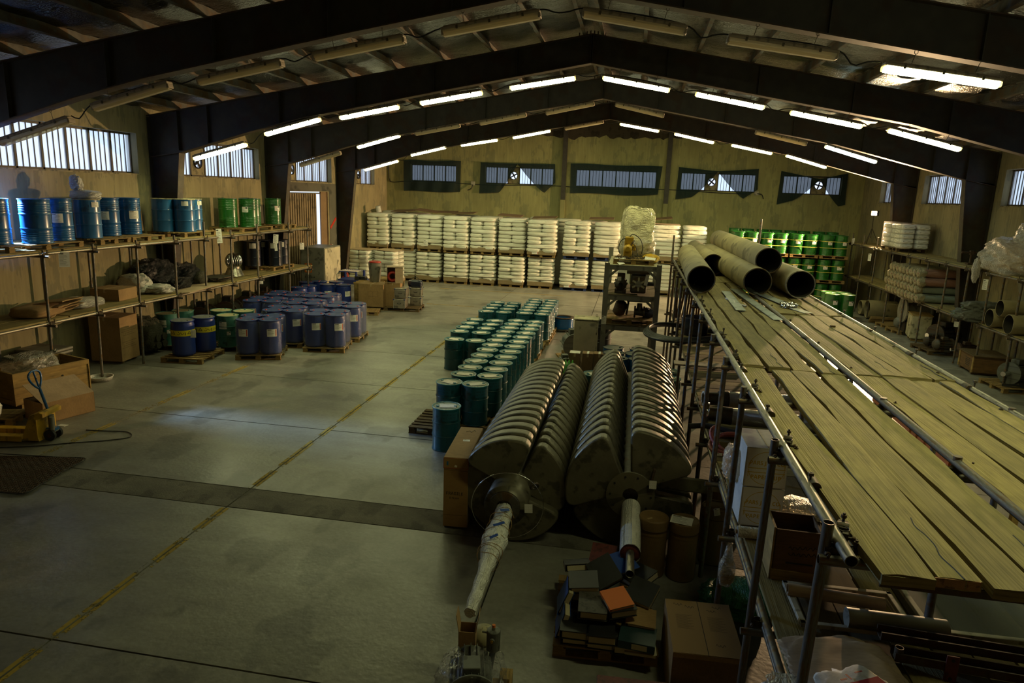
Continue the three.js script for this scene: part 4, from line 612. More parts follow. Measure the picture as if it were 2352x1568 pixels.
// ---- what lies on the left rack
{
  const sY = 1.615, X = -12.7;
  single('white_sack', [lump(0.62, 0.22, 0.5, { e: 0.6, a: 0.08, s: 31 }), tf(lump(0.26, 0.34, 0.22, { e: 0.8, a: 0.25, f: 3, s: 35 }), -0.12, 0.26, 0.1, 0, 0, 0.3), tf(cyl(0.03, 0.07, 0.18), -0.04, 0.13, 0.08)], M.bagWhite, 'white sack tied with a tuft, lying on the lid of a smooth blue drum', 'sack', undefined, [-12.7, 4.19, -14.35]);
  const c1 = thing('cardboard_bundle', 'bundle of folded brown cardboard sheets on the middle shelf', 'cardboard', [-12.65, sY, -12.75], 0.15);
  part(c1, 'rolled_sheet', tf(lump(0.75, 0.24, 0.95, { e: 0.5, a: 0.06, s: 41 }), 0, 0.12, 0.12), M.card);
  for (let i = 0; i < 4; i++) part(c1, 'folded_sheet', tf(plankGeo(1.15 - i * 0.12, 0.7, 0.03, 50 + i, 0.05), 0.05 * i, 0.1 + i * 0.055, -0.25 - i * 0.02, 0.1 - i * 0.03, rr(-0.15, 0.1), 0.08 * i - 0.1), M.card);
  single('plastic_sheet', lump(0.8, 0.2, 1.0, { e: 0.6, a: 0.14, f: 4, s: 44 }), M.bagWhite, 'crumpled white plastic sheet beside the cardboard bundle', 'plastic', undefined, [-12.8, sY + 0.08, -13.95]).rotation.y = 0.1;
  carton('low brown carton on the middle shelf between two posts', [-12.85, sY, -15.15], 0.08, 0.75, 0.28, 0.72, { mat: M.card });
  for (const [x, y, z, w, h, d, l, s] of [[-13.0, 0.26, -16.1, 0.75, 0.52, 0.6, 'upper crumpled white sack on the middle shelf', 52], [-12.5, 0.12, -16.35, 0.7, 0.24, 0.6, 'lower white sack in front on the middle shelf', 55]]) single('white_sack', lump(w, h, d, { e: 0.7, a: 0.16, s }), M.bagWhite, l, 'sack', 'white sacks on the middle shelf', [x, sY + y, z]);
  [[-13.05, 0.42, -17.1, 0.8, 0.8, 1.1, 'largest black plastic bag at the wall on the middle shelf'], [-12.95, 0.35, -18.0, 0.8, 0.62, 0.9, 'black plastic bag right of the largest one'], [-12.55, 0.17, -17.3, 0.5, 0.32, 0.7, 'small black bag at the shelf edge'], [-13.1, 0.5, -16.6, 0.6, 0.5, 0.6, 'black bag behind the white sack']].forEach(([x, y, z, w, h, d, l], i) => single('black_bag', lump(w, h, d, { e: 0.75, a: 0.2, f: 3, s: 60 + i * 3, n: 12 }), M.bagBlack, l, 'bag', 'black bags on the middle shelf', [x, sY + y - 0.02, z]));
  single('cloth_roll', [tf(lump(0.42, 0.42, 0.5, { e: 0.8, a: 0.1, s: 75 }), 0, 0.2, 0)], M.cloth, 'olive rolled canvas beside the black bags', 'cloth', undefined, [-12.55, sY, -18.2]);
  single('plywood_board', [bx(0.9, 0.015, 1.6, 0, 0, 0, 0.02, 0.05, 0.02), bx(0.85, 0.012, 1.5, 0.04, 0.02, -0.05, 0.03, 0.02, 0.02)], M.cardPale, 'thin plywood sheets sticking out under the black bags', 'board', undefined, [-12.3, sY + 0.0, -17.4]);
  for (let i = 0; i < 5; i++) single('flat_panel', bx(0.7, 0.02, 0.9, 0, 0, 0, rr(-0.02, 0.02), rr(-0.4, 0.4), 0.01), i % 2 ? M.steelDark : M.cloth, `dark flat sheet in the pile by the vent, ${ORD[i]} from the bottom`, 'sheet', 'flat sheets on the middle shelf', [-12.7 + rr(-0.1, 0.1), sY + 0.02 + i * 0.024, -19.2]);
  const v = thing('turbine_vent', 'round silver turbine roof vent with curved fins on the middle shelf', 'vent', [-12.72, sY, -20.3]);
  part(v, 'base_flange', tf(new THREE.CylinderGeometry(0.2, 0.32, 0.26, 4, 1), 0, 0.15, 0, 0, 0.8, 0), M.alu); part(v, 'collar', cyl(0.19, 0.19, 0.08, 0, 0.3, 0), M.alu); part(v, 'core', tf(new THREE.SphereGeometry(0.2, 16, 12), 0, 0.5, 0), M.black);
  for (let i = 0; i < 24; i++) { const a = i / 24 * Math.PI * 2, P = []; for (let k = 0; k <= 8; k++) { const b = lerp(-1.15, 1.25, k / 8), r = 0.25; P.push([r * Math.cos(b) * Math.cos(a + b * 0.12), 0.5 + r * Math.sin(b), r * Math.cos(b) * Math.sin(a + b * 0.12)]); } const g = tube(P, 0.019, 10, 4); part(v, 'fin', g, M.chrome); }
  part(v, 'top_cap', tf(lathe([[0.11, 0], [0.09, 0.03], [0.001, 0.04]]), 0, 0.73, 0), M.alu);
  for (const [x, y, z, w, h, l, a] of [[-11.95, 2.86, -12.75, 0.2, 0.32, 'hanging from the rack edge below the nearest blue drum', 0.3], [-11.98, 3.05, -18.45, 0.15, 0.42, 'long one hanging below the light blue drums', 0.2], [-11.98, 2.78, -21.7, 0.17, 0.3, 'hanging below the green drums', 0.1], [-12.0, 2.4, -23.6, 0.16, 0.24, 'hanging beside the navy drums', 0.3], [-12.0, 1.42, -20.7, 0.11, 0.13, 'small one on a post at shelf height', 0.2], [-12.0, 2.52, -21.72, 0.09, 0.3, 'narrow one under the notice below the green drums', 0.1]]) { const o = single('paper_notice', sheet(w, h, 0.003, 0, 0, 0, 0, 0, rr(-0.08, 0.08)), DOC, 'white paper notice on the left rack, ' + l, 'notice', 'paper notices on the left rack', [x, y, z]); o.rotation.y = 0.55 + a; }
}
// ---- floor along the left wall
function carton(label, pos, turn, w, h, d, { mat = M.card, open = 0, print, group, tapeOn = true } = {}) {   // box whose top is closed by two flaps with a taped seam
  const t = thing('carton', label, 'box', pos, turn, group), e = 0.006;
  part(t, 'side', [span(-w / 2, w / 2, 0, h, d / 2 - e, d / 2)], print ? [mat, mat, mat, mat, print, mat] : mat); part(t, 'side', span(-w / 2, w / 2, 0, h, -d / 2, -d / 2 + e), mat);
  part(t, 'side', span(-w / 2, -w / 2 + e, 0, h, -d / 2, d / 2), mat); part(t, 'side', span(w / 2 - e, w / 2, 0, h, -d / 2, d / 2), mat); part(t, 'bottom', span(-w / 2, w / 2, 0, e, -d / 2, d / 2), mat);
  if (!open) { for (const s of [-1, 1]) part(t, 'flap', tf(span(s * 0.004, s * (w / 2), 0, 0.006, -d / 2, d / 2), 0, h, 0, 0, 0, s * rr(0.0, 0.012)), mat); if (tapeOn) part(t, 'tape', [span(-0.025, 0.025, h + 0.0065, h + 0.0075, -d / 2, d / 2), span(-0.025, 0.025, h - 0.08, h + 0.007, d / 2, d / 2 + 0.001)], M.tape); }
  return t;
}
{
  // plywood crate with fan parts inside
  const t = thing('plywood_crate', 'open plywood crate full of grey parts and plastic, by the left rack', 'crate', [-12.15, 0, -12.0], -0.27), w = 0.95, h = 0.74, d = 1.5;
  for (const [n, a] of [['side', [-w / 2, w / 2, 0.08, h, d / 2 - 0.02, d / 2]], ['side', [-w / 2, w / 2, 0.08, h, -d / 2, -d / 2 + 0.02]], ['side', [-w / 2, -w / 2 + 0.02, 0.08, h, -d / 2, d / 2]], ['side', [w / 2 - 0.02, w / 2, 0.08, h, -d / 2, d / 2]], ['bottom', [-w / 2, w / 2, 0.08, 0.1, -d / 2, d / 2]]]) part(t, n, span(...a), M.crate);
  for (const s of [-1, 1]) { part(t, 'batten', span(-w / 2 - 0.02, w / 2 + 0.02, h - 0.1, h, s * d / 2, s * (d / 2 + 0.022)), M.crate); part(t, 'batten', span(-w / 2 - 0.02, w / 2 + 0.02, 0.08, 0.18, s * d / 2, s * (d / 2 + 0.022)), M.crate); for (const q of [-1, 1]) part(t, 'batten', span(q * (w / 2 + 0.02), q * (w / 2 - 0.09), 0.18, h - 0.1, s * d / 2, s * (d / 2 + 0.022)), M.crate); part(t, 'runner', span(-w / 2, w / 2, 0, 0.08, s * 0.6 - 0.05, s * 0.6 + 0.05), M.crate); }
  for (const s of [-1, 1]) part(t, 'batten', span(s * w / 2, s * (w / 2 + 0.02), h - 0.1, h, -d / 2, d / 2), M.crate);
  for (const [z, y] of [[0.4, 0.42], [0.12, 0.45], [-0.2, 0.5]]) part(t, 'hole', cyl(0.018, 0.018, 0.02, w / 2 + 0.002, y, z, 0, 0, Math.PI / 2, 10), M.black);
  single('plastic_wrap', lump(0.75, 0.5, 0.95, { e: 0.7, a: 0.18, s: 91, n: 12 }), M.filmThick, 'clear crumpled plastic bulging out of the plywood crate', 'plastic', undefined, [-12.15, 0.72, -11.85]);
  for (let i = 0; i < 5; i++) { const p = thing('fan_guard', `grey ribbed plastic part in the plywood crate, ${ORD[i]} from the near end`, 'part', [-12.3 + rr(-0.05, 0.25), 0.86 + rr(0, 0.08), -11.55 - i * 0.18], rr(-0.8, 0.8), 'grey parts in the crate'); p.rotation.z = rr(-0.5, 0.5); part(p, 'plate', rb(0.24, 0.03, 0.18, 0.01), M.greyMotor); part(p, 'rib', Array.from({ length: 6 }, (_, k) => bx(0.012, 0.04, 0.16, -0.09 + k * 0.036, 0.02, 0)), M.greyPaint); }
  single('grey_lid', [rb(0.9, 0.07, 0.7, 0.03), rb(0.86, 0.06, 0.66, 0.02, 0.02, -0.07, 0)], M.greyPaint, 'pale grey plastic lids stacked behind the plywood crate', 'lid', undefined, [-12.9, 0.78, -12.95]);
  single('lid_box', rb(0.8, 0.7, 0.66, 0.02), M.cloth, 'dark box under the grey lids behind the plywood crate', 'box', undefined, [-12.9, 0.35, -12.95]);
  single('plastic_tray', lathe([[0.001, 0.02], [0.2, 0.02], [0.24, 0.1], [0.26, 0.1], [0.22, 0], [0.001, 0]]), M.bagWhite, 'white shallow plastic tray on the floor right of the crate', 'tray', undefined, [-11.95, 0, -13.45]);
  // carton with one raised flap
  const c = thing('carton', 'brown carton with a pale raised lid flap beside the plywood crate', 'box', [-10.88, 0, -11.15], -0.3), W = 0.62, H = 0.4, D = 0.98;
  for (const a of [[-W / 2, W / 2, 0, H, D / 2 - 0.008, D / 2], [-W / 2, W / 2, 0, H, -D / 2, -D / 2 + 0.008], [-W / 2, -W / 2 + 0.008, 0, H, -D / 2, D / 2], [W / 2 - 0.008, W / 2, 0, H, -D / 2, D / 2]]) part(c, 'side', span(...a), M.card);
  part(c, 'bottom', span(-W / 2, W / 2, 0, 0.008, -D / 2, D / 2), M.card);
  part(c, 'flap', tf(bx(0.66, 0.007, D, -0.33, 0, 0), W / 2, H, 0, 0, 0, -0.42), M.cardPale); part(c, 'flap', tf(bx(0.28, 0.007, D * 0.95, 0.1, 0, 0), -W / 2, H - 0.02, 0, 0, 0, -0.1), M.cardDark);
  // big carton under the rack
  const printMat = (w, h, draw, base = '#8a6a3c') => { const m = mk({ roughness: 0.85 }); m.map = canvas(w, h, (g) => { g.fillStyle = base; g.fillRect(0, 0, w, h); draw(g, w, h); }); return m; };
  const bc = carton('tall brown carton standing under the left rack', [-12.95, 0.06, -15.15], 0.12, 0.8, 1.12, 0.75, { mat: M.card });
  part(bc, 'print', Array.from({ length: 9 }, (_, i) => bx(0.003, 0.012, 0.3 + 0.15 * (i % 3), 0.4015, 0.85 - i * 0.05 - (i > 4 ? 0.12 : 0), 0.02)), M.cardDark); part(bc, 'runner', span(-0.35, 0.35, -0.06, 0, -0.3, -0.2), M.palletDark); part(bc, 'runner', span(-0.35, 0.35, -0.06, 0, 0.2, 0.3), M.palletDark);
  single('machine_bundle', [tf(lump(0.8, 0.95, 0.7, { e: 0.6, a: 0.16, s: 97, n: 10 }), 0, 0.48, 0), ...[0, 1, 2, 3].map((i) => cyl(0.1, 0.1, 0.2, 0.38, 0.25 + 0.2 * (i % 2), -0.2 + 0.25 * (i >> 1), 0, 0, Math.PI / 2, 14))], M.cloth, 'dark tarpaulined machine parts under the rack beside the tall carton', 'machine', undefined, [-12.85, 0, -16.1]);
  [[-12.85, -18.7], [-12.75, -19.9], [-12.8, -21.1], [-12.85, -22.3]].forEach(([x, z], i) => {   // flanged drums of a dark motor row on the floor under the shelf
    const m = thing('large_motor', `large dark motor on the floor under the middle shelf, ${ORD[i]} from the near end`, 'motor', [x, 0, z], 0.35, 'large motors under the left rack');
    part(m, 'casing', [cyl(0.34, 0.34, 0.72, 0, 0.5, 0, Math.PI / 2, 0, 0, 22), ...Array.from({ length: 12 }, (_, k) => bx(0.016, 0.06, 0.66, 0.36 * Math.cos(k * 0.52), 0.5 + 0.36 * Math.sin(k * 0.52), 0, 0, 0, k * 0.52 - Math.PI / 2))], M.iron);
    part(m, 'end_flange', cyl(0.4, 0.4, 0.06, 0, 0.5, 0.38, Math.PI / 2, 0, 0, 24), M.ironBrown); part(m, 'end_flange', cyl(0.4, 0.4, 0.06, 0, 0.5, -0.38, Math.PI / 2, 0, 0, 24), M.ironBrown); part(m, 'fan_cowl', cyl(0.33, 0.36, 0.22, 0, 0.5, -0.5, Math.PI / 2), M.iron); part(m, 'terminal_box', rb(0.26, 0.2, 0.3, 0.02, 0, 0.92, 0), M.iron); part(m, 'foot', [bx(0.6, 0.08, 0.14, 0, 0.06, 0.25), bx(0.6, 0.08, 0.14, 0, 0.06, -0.25), bx(0.5, 0.2, 0.5, 0, 0.15, 0)], M.iron);
  });
  // pallet truck
  const p = thing('pallet_truck', 'yellow pallet truck with a blue looped handle', 'pallet truck', [-10.05, 0, -9.98], 0.18);   // local x runs from the forks (minus) to the wheel (plus)
  for (const s of [-1, 1]) { part(p, 'fork', [rb(1.35, 0.055, 0.16, 0.015, -0.95, 0.1, s * 0.19), bx(1.3, 0.05, 0.012, -0.95, 0.06, s * 0.11), bx(1.3, 0.05, 0.012, -0.95, 0.06, s * 0.27)], M.yellow); part(p, 'fork_roller', cyl(0.04, 0.04, 0.1, -1.45, 0.04, s * 0.19, Math.PI / 2), M.black); }
  part(p, 'body', tf(ext(shape([[-0.3, 0.06], [-0.12, 0.5], [0.05, 0.56], [0.1, 0.54], [0.1, 0.48], [-0.02, 0.44], [-0.02, 0.1], [0.0, 0.05]]), 0.5, 0.008), 0, 0, -0.25), M.yellow);
  part(p, 'stencil', tf(bx(0.004, 0.34, 0.05, 0, 0, 0.12), -0.225, 0.28, 0, 0, 0, -0.39), M.black);
  part(p, 'pump', [cyl(0.05, 0.05, 0.3, 0.08, 0.3, 0), cyl(0.035, 0.035, 0.24, 0.14, 0.32, 0.08), bx(0.14, 0.06, 0.14, 0.09, 0.18, 0)], M.greyPaint); part(p, 'wheel_bracket', bx(0.16, 0.05, 0.12, 0.09, 0.2, 0), M.blue);
  for (const s of [-1, 1]) { const w = new THREE.Group(); w.name = numbered('steer_wheel'); w.position.set(0.09, 0.1, s * 0.09); p.add(w); part(w, 'tyre', cyl(0.1, 0.1, 0.05, 0, 0, 0, Math.PI / 2, 0, 0, 24), M.rubber); part(w, 'hub', cyl(0.04, 0.04, 0.056, 0, 0, 0, Math.PI / 2), M.ironBrown); }
  const hx = 0.09, dl = [-0.16, 0.62, 0.0]; part(p, 'handle_shaft', rod([hx, 0.34, 0], [hx + dl[0], 0.34 + dl[1], dl[2]], 0.024, 12), M.blue);
  part(p, 'handle_loop', tube([[-0.07, 0.94, 0], [-0.09, 1.0, 0.08], [-0.12, 1.12, 0.15], [-0.135, 1.2, 0.14], [-0.145, 1.24, 0.07], [-0.15, 1.245, 0], [-0.145, 1.24, -0.07], [-0.135, 1.2, -0.14], [-0.12, 1.12, -0.15], [-0.09, 1.0, -0.08]], 0.018, 60, 8, true), M.blue); part(p, 'lever', rod([-0.1, 1.1, 0], [-0.05, 1.14, 0.08], 0.008, 6), M.black); part(p, 'crossbar', rod([-0.14, 1.235, 0], [-0.07, 0.94, 0], 0.016, 8), M.blue);
  // wire floor mat
  const mt = thing('floor_mat', 'black open mesh mat lying on the floor at the lower left', 'mat', [-9.55, 0.006, -8.5], 0.12), mw = 1.9, md = 1.35, N1 = 46, N2 = 64;
  const wires = (n, len, wd, along) => { const g = []; for (let i = 0; i <= n; i++) { const P = []; for (let k = 0; k <= 24; k++) { const q = (i / n - 0.5) * wd, s = (k / 24 - 0.5) * len, wv = 0.011 * Math.sin(k * 3.1 + i * 1.6); P.push(along ? [s, 0.012 + wv * 0.4 + 0.02 * Math.sin(s * 2), q + wv] : [q + wv, 0.014 - wv * 0.4 + 0.02 * Math.sin(q * 2), s]); } g.push(tube(P, 0.0058, 24, 4)); } return g; };
  const k1 = part(mt, 'weft_wires', wires(N1, mw, md, true), M.ironBrown), k2 = part(mt, 'warp_wires', wires(N2, md, mw, false), M.ironBrown); k1.userData.kind = k2.userData.kind = 'stuff';
  part(mt, 'edge_wire', tube([[-mw / 2, 0.03, -md / 2], [mw / 2, 0.03, -md / 2], [mw / 2, 0.03, md / 2], [-mw / 2, 0.03, md / 2]].flatMap((q, i, a) => [q, ...[0.25, 0.5, 0.75].map((s) => q.map((x, j) => lerp(x, a[(i + 1) % 4][j], s)))]), 0.008, 80, 5, true), M.black);
  single('floor_cable', tube([[-11.6, 0.012, -9.2], [-10.6, 0.012, -9.35], [-9.9, 0.012, -9.62], [-9.55, 0.012, -9.85], [-9.0, 0.012, -10.15], [-8.75, 0.012, -10.4], [-8.95, 0.012, -10.6], [-9.4, 0.012, -10.55], [-9.75, 0.012, -10.5]], 0.009, 70, 5), M.black, 'thin black cable curving over the floor beside the pallet truck', 'cable');
  pallet('low wooden pallet at the left edge of the picture, behind the pallet truck', [-11.75, 0, -10.5], 0.3, { full: true, L: 1.0, W: 0.6, mat: M.pallet });
  single('white_bag', tf(lump(0.5, 0.7, 0.4, { e: 0.8, a: 0.16, s: 99 }), 0, 0.35, 0), M.bagWhite, 'white plastic bag at the left edge, on the forks of the pallet truck', 'bag', undefined, [-11.13, 0.14, -9.78]);
  single('paper_scrap', bx(0.16, 0.006, 0.1), M.paper, 'small pale scrap on the floor in front of the carton', 'scrap', undefined, [-10.36, 0.004, -10.62]);
}
// ---- sliding door, cabinet, extinguisher and goods by the far left corner
{
  const d = struct('door_1'); d.position.set(XL - 0.1, 0, 0);
  for (let i = 0; i < 16; i++) part(d, 'door_rib', [span(0, 0.035, 0, 4.26, -25.24 - i * 0.2 - 0.1, -25.24 - i * 0.2), span(-0.01, 0.0, 0, 4.26, -25.24 - i * 0.2 - 0.2, -25.24 - i * 0.2 - 0.1)], M.doorTan);
  part(d, 'jamb', span(0, 0.06, 0, 4.34, -29.42, -28.75), M.cardDark); part(d, 'jamb_edge', span(0.06, 0.1, 0, 4.34, -29.42, -29.34), M.doorTan); part(d, 'rail', span(-0.03, 0.03, 4.24, 4.3, -29.4, -25.2), M.sash);
  const c = thing('control_cabinet', 'tall pale grey cabinet standing before the sliding door', 'cabinet', [-12.55, 0, -26.3], 0.05);
  part(c, 'body', rb(1.0, 2.15, 1.7, 0.02, 0, 1.12, 0), M.greyPaint); part(c, 'side_panel', span(-0.46, 0.46, 0.1, 2.15, 0.855, 0.862), M.greyPaint); part(c, 'door', span(0.5, 0.515, 0.12, 2.15, -0.82, 0.82), M.cabinet);
  part(c, 'display_frame', [span(-0.32, -0.02, 1.2, 1.24, 0.862, 0.875), span(-0.32, -0.02, 1.52, 1.56, 0.862, 0.875), span(-0.32, -0.28, 1.2, 1.56, 0.862, 0.875), span(-0.06, -0.02, 1.2, 1.56, 0.862, 0.875)], M.orange); part(c, 'display', span(-0.28, -0.06, 1.24, 1.52, 0.862, 0.87), M.cabinetTop);
  for (let i = 0; i < 5; i++) part(c, 'button', cyl(0.02, 0.02, 0.02, -0.3 + i * 0.09, 1.02, 0.868, Math.PI / 2, 0, 0, 10), M.black); part(c, 'emblem', span(-0.3, -0.2, 0.42, 0.5, 0.862, 0.868), M.red); part(c, 'vent', span(0.0, 0.3, 0.5, 0.75, 0.862, 0.868), M.iron);
  const f = thing('fire_extinguisher', 'red fire extinguisher hung on the left wall by the far column', 'extinguisher', [-13.45, 1.22, -29.75]);
  part(f, 'cylinder', lathe([[0.001, 0], [0.075, 0.005], [0.08, 0.03], [0.08, 0.4], [0.06, 0.46], [0.03, 0.49], [0.001, 0.5]], 20), M.red); part(f, 'valve', [cyl(0.025, 0.03, 0.06, 0, 0.52, 0), bx(0.12, 0.02, 0.025, 0.03, 0.56, 0, 0, 0, 0.2)], M.black); part(f, 'hose', tube([[0.03, 0.52, 0.03], [0.1, 0.48, 0.06], [0.11, 0.3, 0.06], [0.1, 0.15, 0.05]], 0.012, 16, 6), M.black); part(f, 'label', arcLabel(0.081, 0.12, 0.16, 0.22, 1.2), M.paper);
  const sg = single('wall_sign', bx(0.012, 0.12, 0.75, 0, 0, 0, 0.62), M.red, 'slanted red sign painted on the left wall above the extinguisher', 'sign', undefined, [XL + 0.02, 2.95, -29.85]);
  for (const [y, z, m] of [[1.95, -29.55, M.red], [1.95, -29.72, M.whiteFrame], [0.92, -29.72, M.whiteFrame], [0.92, -29.55, M.red]]) single('wall_plate', bx(0.02, 0.1, 0.1), m, `small square ${m === M.red ? 'red' : 'white'} plate on the left wall ${y > 1.5 ? 'above' : 'below'} the extinguisher`, 'plate', undefined, [XL + 0.02, y, z]);
  single('red_hose', tube([[-13.2, 0.3, -29.9], [-13.0, 0.6, -29.7], [-12.8, 0.72, -29.5], [-12.7, 0.5, -29.3], [-12.9, 0.25, -29.4], [-13.1, 0.3, -29.6], [-13.0, 0.55, -29.5]], 0.035, 40, 8), M.red, 'red hose coiled on the floor by the far left column', 'hose');
  const st = thing('blue_stand', 'small dark blue metal stand with a wire top near the far corner', 'stand', [-11.7, 0, -27.3], -0.1);
  for (const x of [-0.45, 0.45]) for (const z of [-0.35, 0.35]) part(st, 'leg', bx(0.07, 1.15, 0.07, x, 0.57, z), M.plasticBlue); part(st, 'top_frame', [bx(0.9, 0.04, 0.05, 0, 1.12, 0.35), bx(0.9, 0.04, 0.05, 0, 1.12, -0.35)], M.plasticBlue); part(st, 'wire_top', Array.from({ length: 9 }, (_, i) => rod([-0.4 + i * 0.1, 1.13, -0.35], [-0.4 + i * 0.1, 1.13, 0.35], 0.008, 5)), M.paper); part(st, 'shelf', bx(1.2, 0.18, 0.8, 0.2, 0.72, 0.1), M.plasticBlue); part(st, 'bin', [bx(0.2, 0.22, 0.2, 0.5, 0.85, 0.3), bx(0.2, 0.22, 0.2, 0.75, 0.85, 0.25)], M.black);
  const cr = (l, x, z, w, h, dd, a) => { const t = thing('plywood_crate', l, 'crate', [x, 0, z], a, 'plywood crates by the back'); part(t, 'box', rb(w, h, dd, 0.008, 0, h / 2, 0), M.crate); part(t, 'lid', bx(w + 0.05, 0.03, dd + 0.05, 0, h + 0.015, 0), M.crate); for (const q of [-1, 0, 1]) part(t, 'batten', [bx(w + 0.06, 0.025, 0.09, 0, h + 0.04, q * dd * 0.42), bx(0.09, h, 0.025, q * w * 0.42, h / 2, dd / 2 + 0.012)], M.crate); };
  cr('plywood crate with battens beside the rightmost blue drum', -10.25, -25.75, 1.0, 0.88, 0.8, 0.1); cr('second plywood crate behind the first one', -10.0, -26.9, 1.1, 0.92, 0.9, 0.1);
  pallet('wooden pallet under the big brown carton', [-9.7, 0, -25.1], 0.06, { L: 1.1, W: 0.9 }); pallet('empty pallet end in front of the big brown carton', [-9.55, 0, -23.9], 0.25, { L: 0.8, W: 0.9 });
  const big = carton('big brown carton between the plywood crates and the tall carton', [-9.75, 0.13, -25.0], 0.06, 0.98, 0.86, 0.85, { mat: M.card }); part(big, 'print', [span(-0.12, 0.28, 0.4, 0.41, 0.426, 0.428), span(-0.12, 0.28, 0.6, 0.61, 0.426, 0.428), span(-0.12, -0.11, 0.4, 0.6, 0.426, 0.428), span(0.27, 0.28, 0.4, 0.6, 0.426, 0.428), span(0.07, 0.08, 0.4, 0.6, 0.426, 0.428)], M.cardDark);
  pallet('dark pallet under the aluminium cases', [-8.62, 0, -25.3], 0.12, { L: 1.35, W: 1.15, mat: M.palletDark });
  carton('tall plain brown carton carrying an open carton', [-9.0, 0.13, -25.2], 0.08, 0.6, 0.92, 0.6, { mat: M.card });
  const oc = thing('carton', 'open brown carton lying on its side on the tall carton, red hose inside', 'box', [-8.98, 1.05, -25.2], 0.35); for (const a of [[-0.3, 0.3, 0, 0.008, -0.3, 0.3], [-0.3, 0.3, 0.6, 0.608, -0.3, 0.3], [-0.3, -0.292, 0, 0.6, -0.3, 0.3], [0.292, 0.3, 0, 0.6, -0.3, 0.3], [-0.3, 0.3, 0, 0.6, -0.3, -0.292]]) part(oc, 'side', span(...a), M.cardPale); part(oc, 'flap', tf(span(-0.3, 0, 0.02, 0.6, 0, 0.008), 0.3, -0.02, 0.3, 0, 0.15, 0), M.cardPale);
  single('red_coil', [0, 1, 2].map((i) => tf(new THREE.TorusGeometry(0.16, 0.05, 8, 24), 0, 0, -0.08 + i * 0.08)), M.red, 'coiled red hose inside the open carton', 'hose', undefined, [-9.06, 1.28, -25.15]).rotation.y = 0.35;
  const pl = thing('grey_bin', 'tall grey bin with a red coil on top behind the open carton', 'bin', [-9.85, 1.0, -25.35]); part(pl, 'body', lathe([[0.001, 0], [0.2, 0], [0.26, 0.75], [0.25, 0.75], [0.19, 0.01]], 24), M.greyPaint); part(pl, 'red_rim', tf(new THREE.TorusGeometry(0.19, 0.04, 8, 24), 0, 0.77, 0, Math.PI / 2), M.red);
  [[-8.65, 0.13, -24.95, 'lower front'], [-8.62, 0.53, -24.98, 'upper front'], [-8.25, 0.13, -25.65, 'lower rear'], [-8.25, 0.5, -25.65, 'upper rear']].forEach(([x, y, z, l], i) => { const t = thing('aluminium_case', `silver aluminium case, ${l} one of four on the dark pallet`, 'case', [x, y, z], 0.12, 'aluminium cases'), w = 0.42, h = i > 1 ? 0.34 : 0.37, dd = i > 1 ? 0.45 : 0.66; part(t, 'body', rb(w, h - 0.06, dd, 0.015, 0, (h - 0.06) / 2, 0), M.alu); part(t, 'lid', rb(w + 0.012, 0.055, dd + 0.012, 0.015, 0, h - 0.03, 0), M.alu); part(t, 'edge_trim', [-1, 1].flatMap((s) => [-1, 1].map((q) => bx(0.02, h - 0.06, 0.02, s * w / 2, (h - 0.06) / 2, q * dd / 2))), M.chrome); part(t, 'handle', tube([[-0.07, h * 0.55, dd / 2 + 0.005], [-0.06, h * 0.5, dd / 2 + 0.03], [0.06, h * 0.5, dd / 2 + 0.03], [0.07, h * 0.55, dd / 2 + 0.005]], 0.009, 14, 6), M.black); part(t, 'corner_cap', [-1, 1].flatMap((s) => [-1, 1].map((q) => rb(0.05, 0.04, 0.05, 0.01, s * w / 2, h - 0.03, q * dd / 2))), M.plasticBlue); });
  const bg = thing('tool_bag', 'dark blue zipped tool bag on the rear aluminium cases', 'bag', [-8.3, 0.85, -25.65], 0.1); part(bg, 'body', tf(lump(0.55, 0.28, 0.36, { e: 0.45, a: 0.04, s: 120 }), 0, 0.13, 0), M.navy); part(bg, 'handle', tube([[-0.16, 0.24, 0.1], [-0.1, 0.36, 0.05], [0.1, 0.36, 0.05], [0.16, 0.24, 0.1]], 0.012, 18, 6), M.black); part(bg, 'zip', tube([[-0.26, 0.26, 0.0], [0, 0.285, 0.02], [0.26, 0.26, 0]], 0.006, 12, 5), M.paper);
}

// ================================================================== THE TWO PADDLE ROTORS
function paddleGeo(R, r0, a0, a1, th, round = 0.1) {            // a hollow wedge blade: sector of a disc with rounded corners and soft edges
  const P = (r, a) => new THREE.Vector2(r * Math.cos(a * D2R), r * Math.sin(a * D2R)), s = new THREE.Shape(), da = round / R / D2R;
  s.moveTo(...P(r0, a0 + 8).toArray()); s.lineTo(...P(R - round, a0).toArray());
  { const c = P(R, a0), e = P(R, a0 + da); s.quadraticCurveTo(c.x, c.y, e.x, e.y); }
  for (let i = 1; i <= 12; i++) s.lineTo(...P(R, lerp(a0 + da, a1 - da, i / 12)).toArray());
  { const c = P(R, a1), e = P(R - round, a1); s.quadraticCurveTo(c.x, c.y, e.x, e.y); }
  s.lineTo(...P(r0, a1 - 8).toArray()); s.lineTo(...P(r0, a0 + 8).toArray());
  const g = new THREE.ExtrudeGeometry(s, { depth: th - 0.12, bevelEnabled: true, bevelSize: 0.03, bevelThickness: 0.06, bevelSegments: 3, curveSegments: 5 });
  g.translate(0, 0, -th / 2 + 0.06); return uvm(g);
}
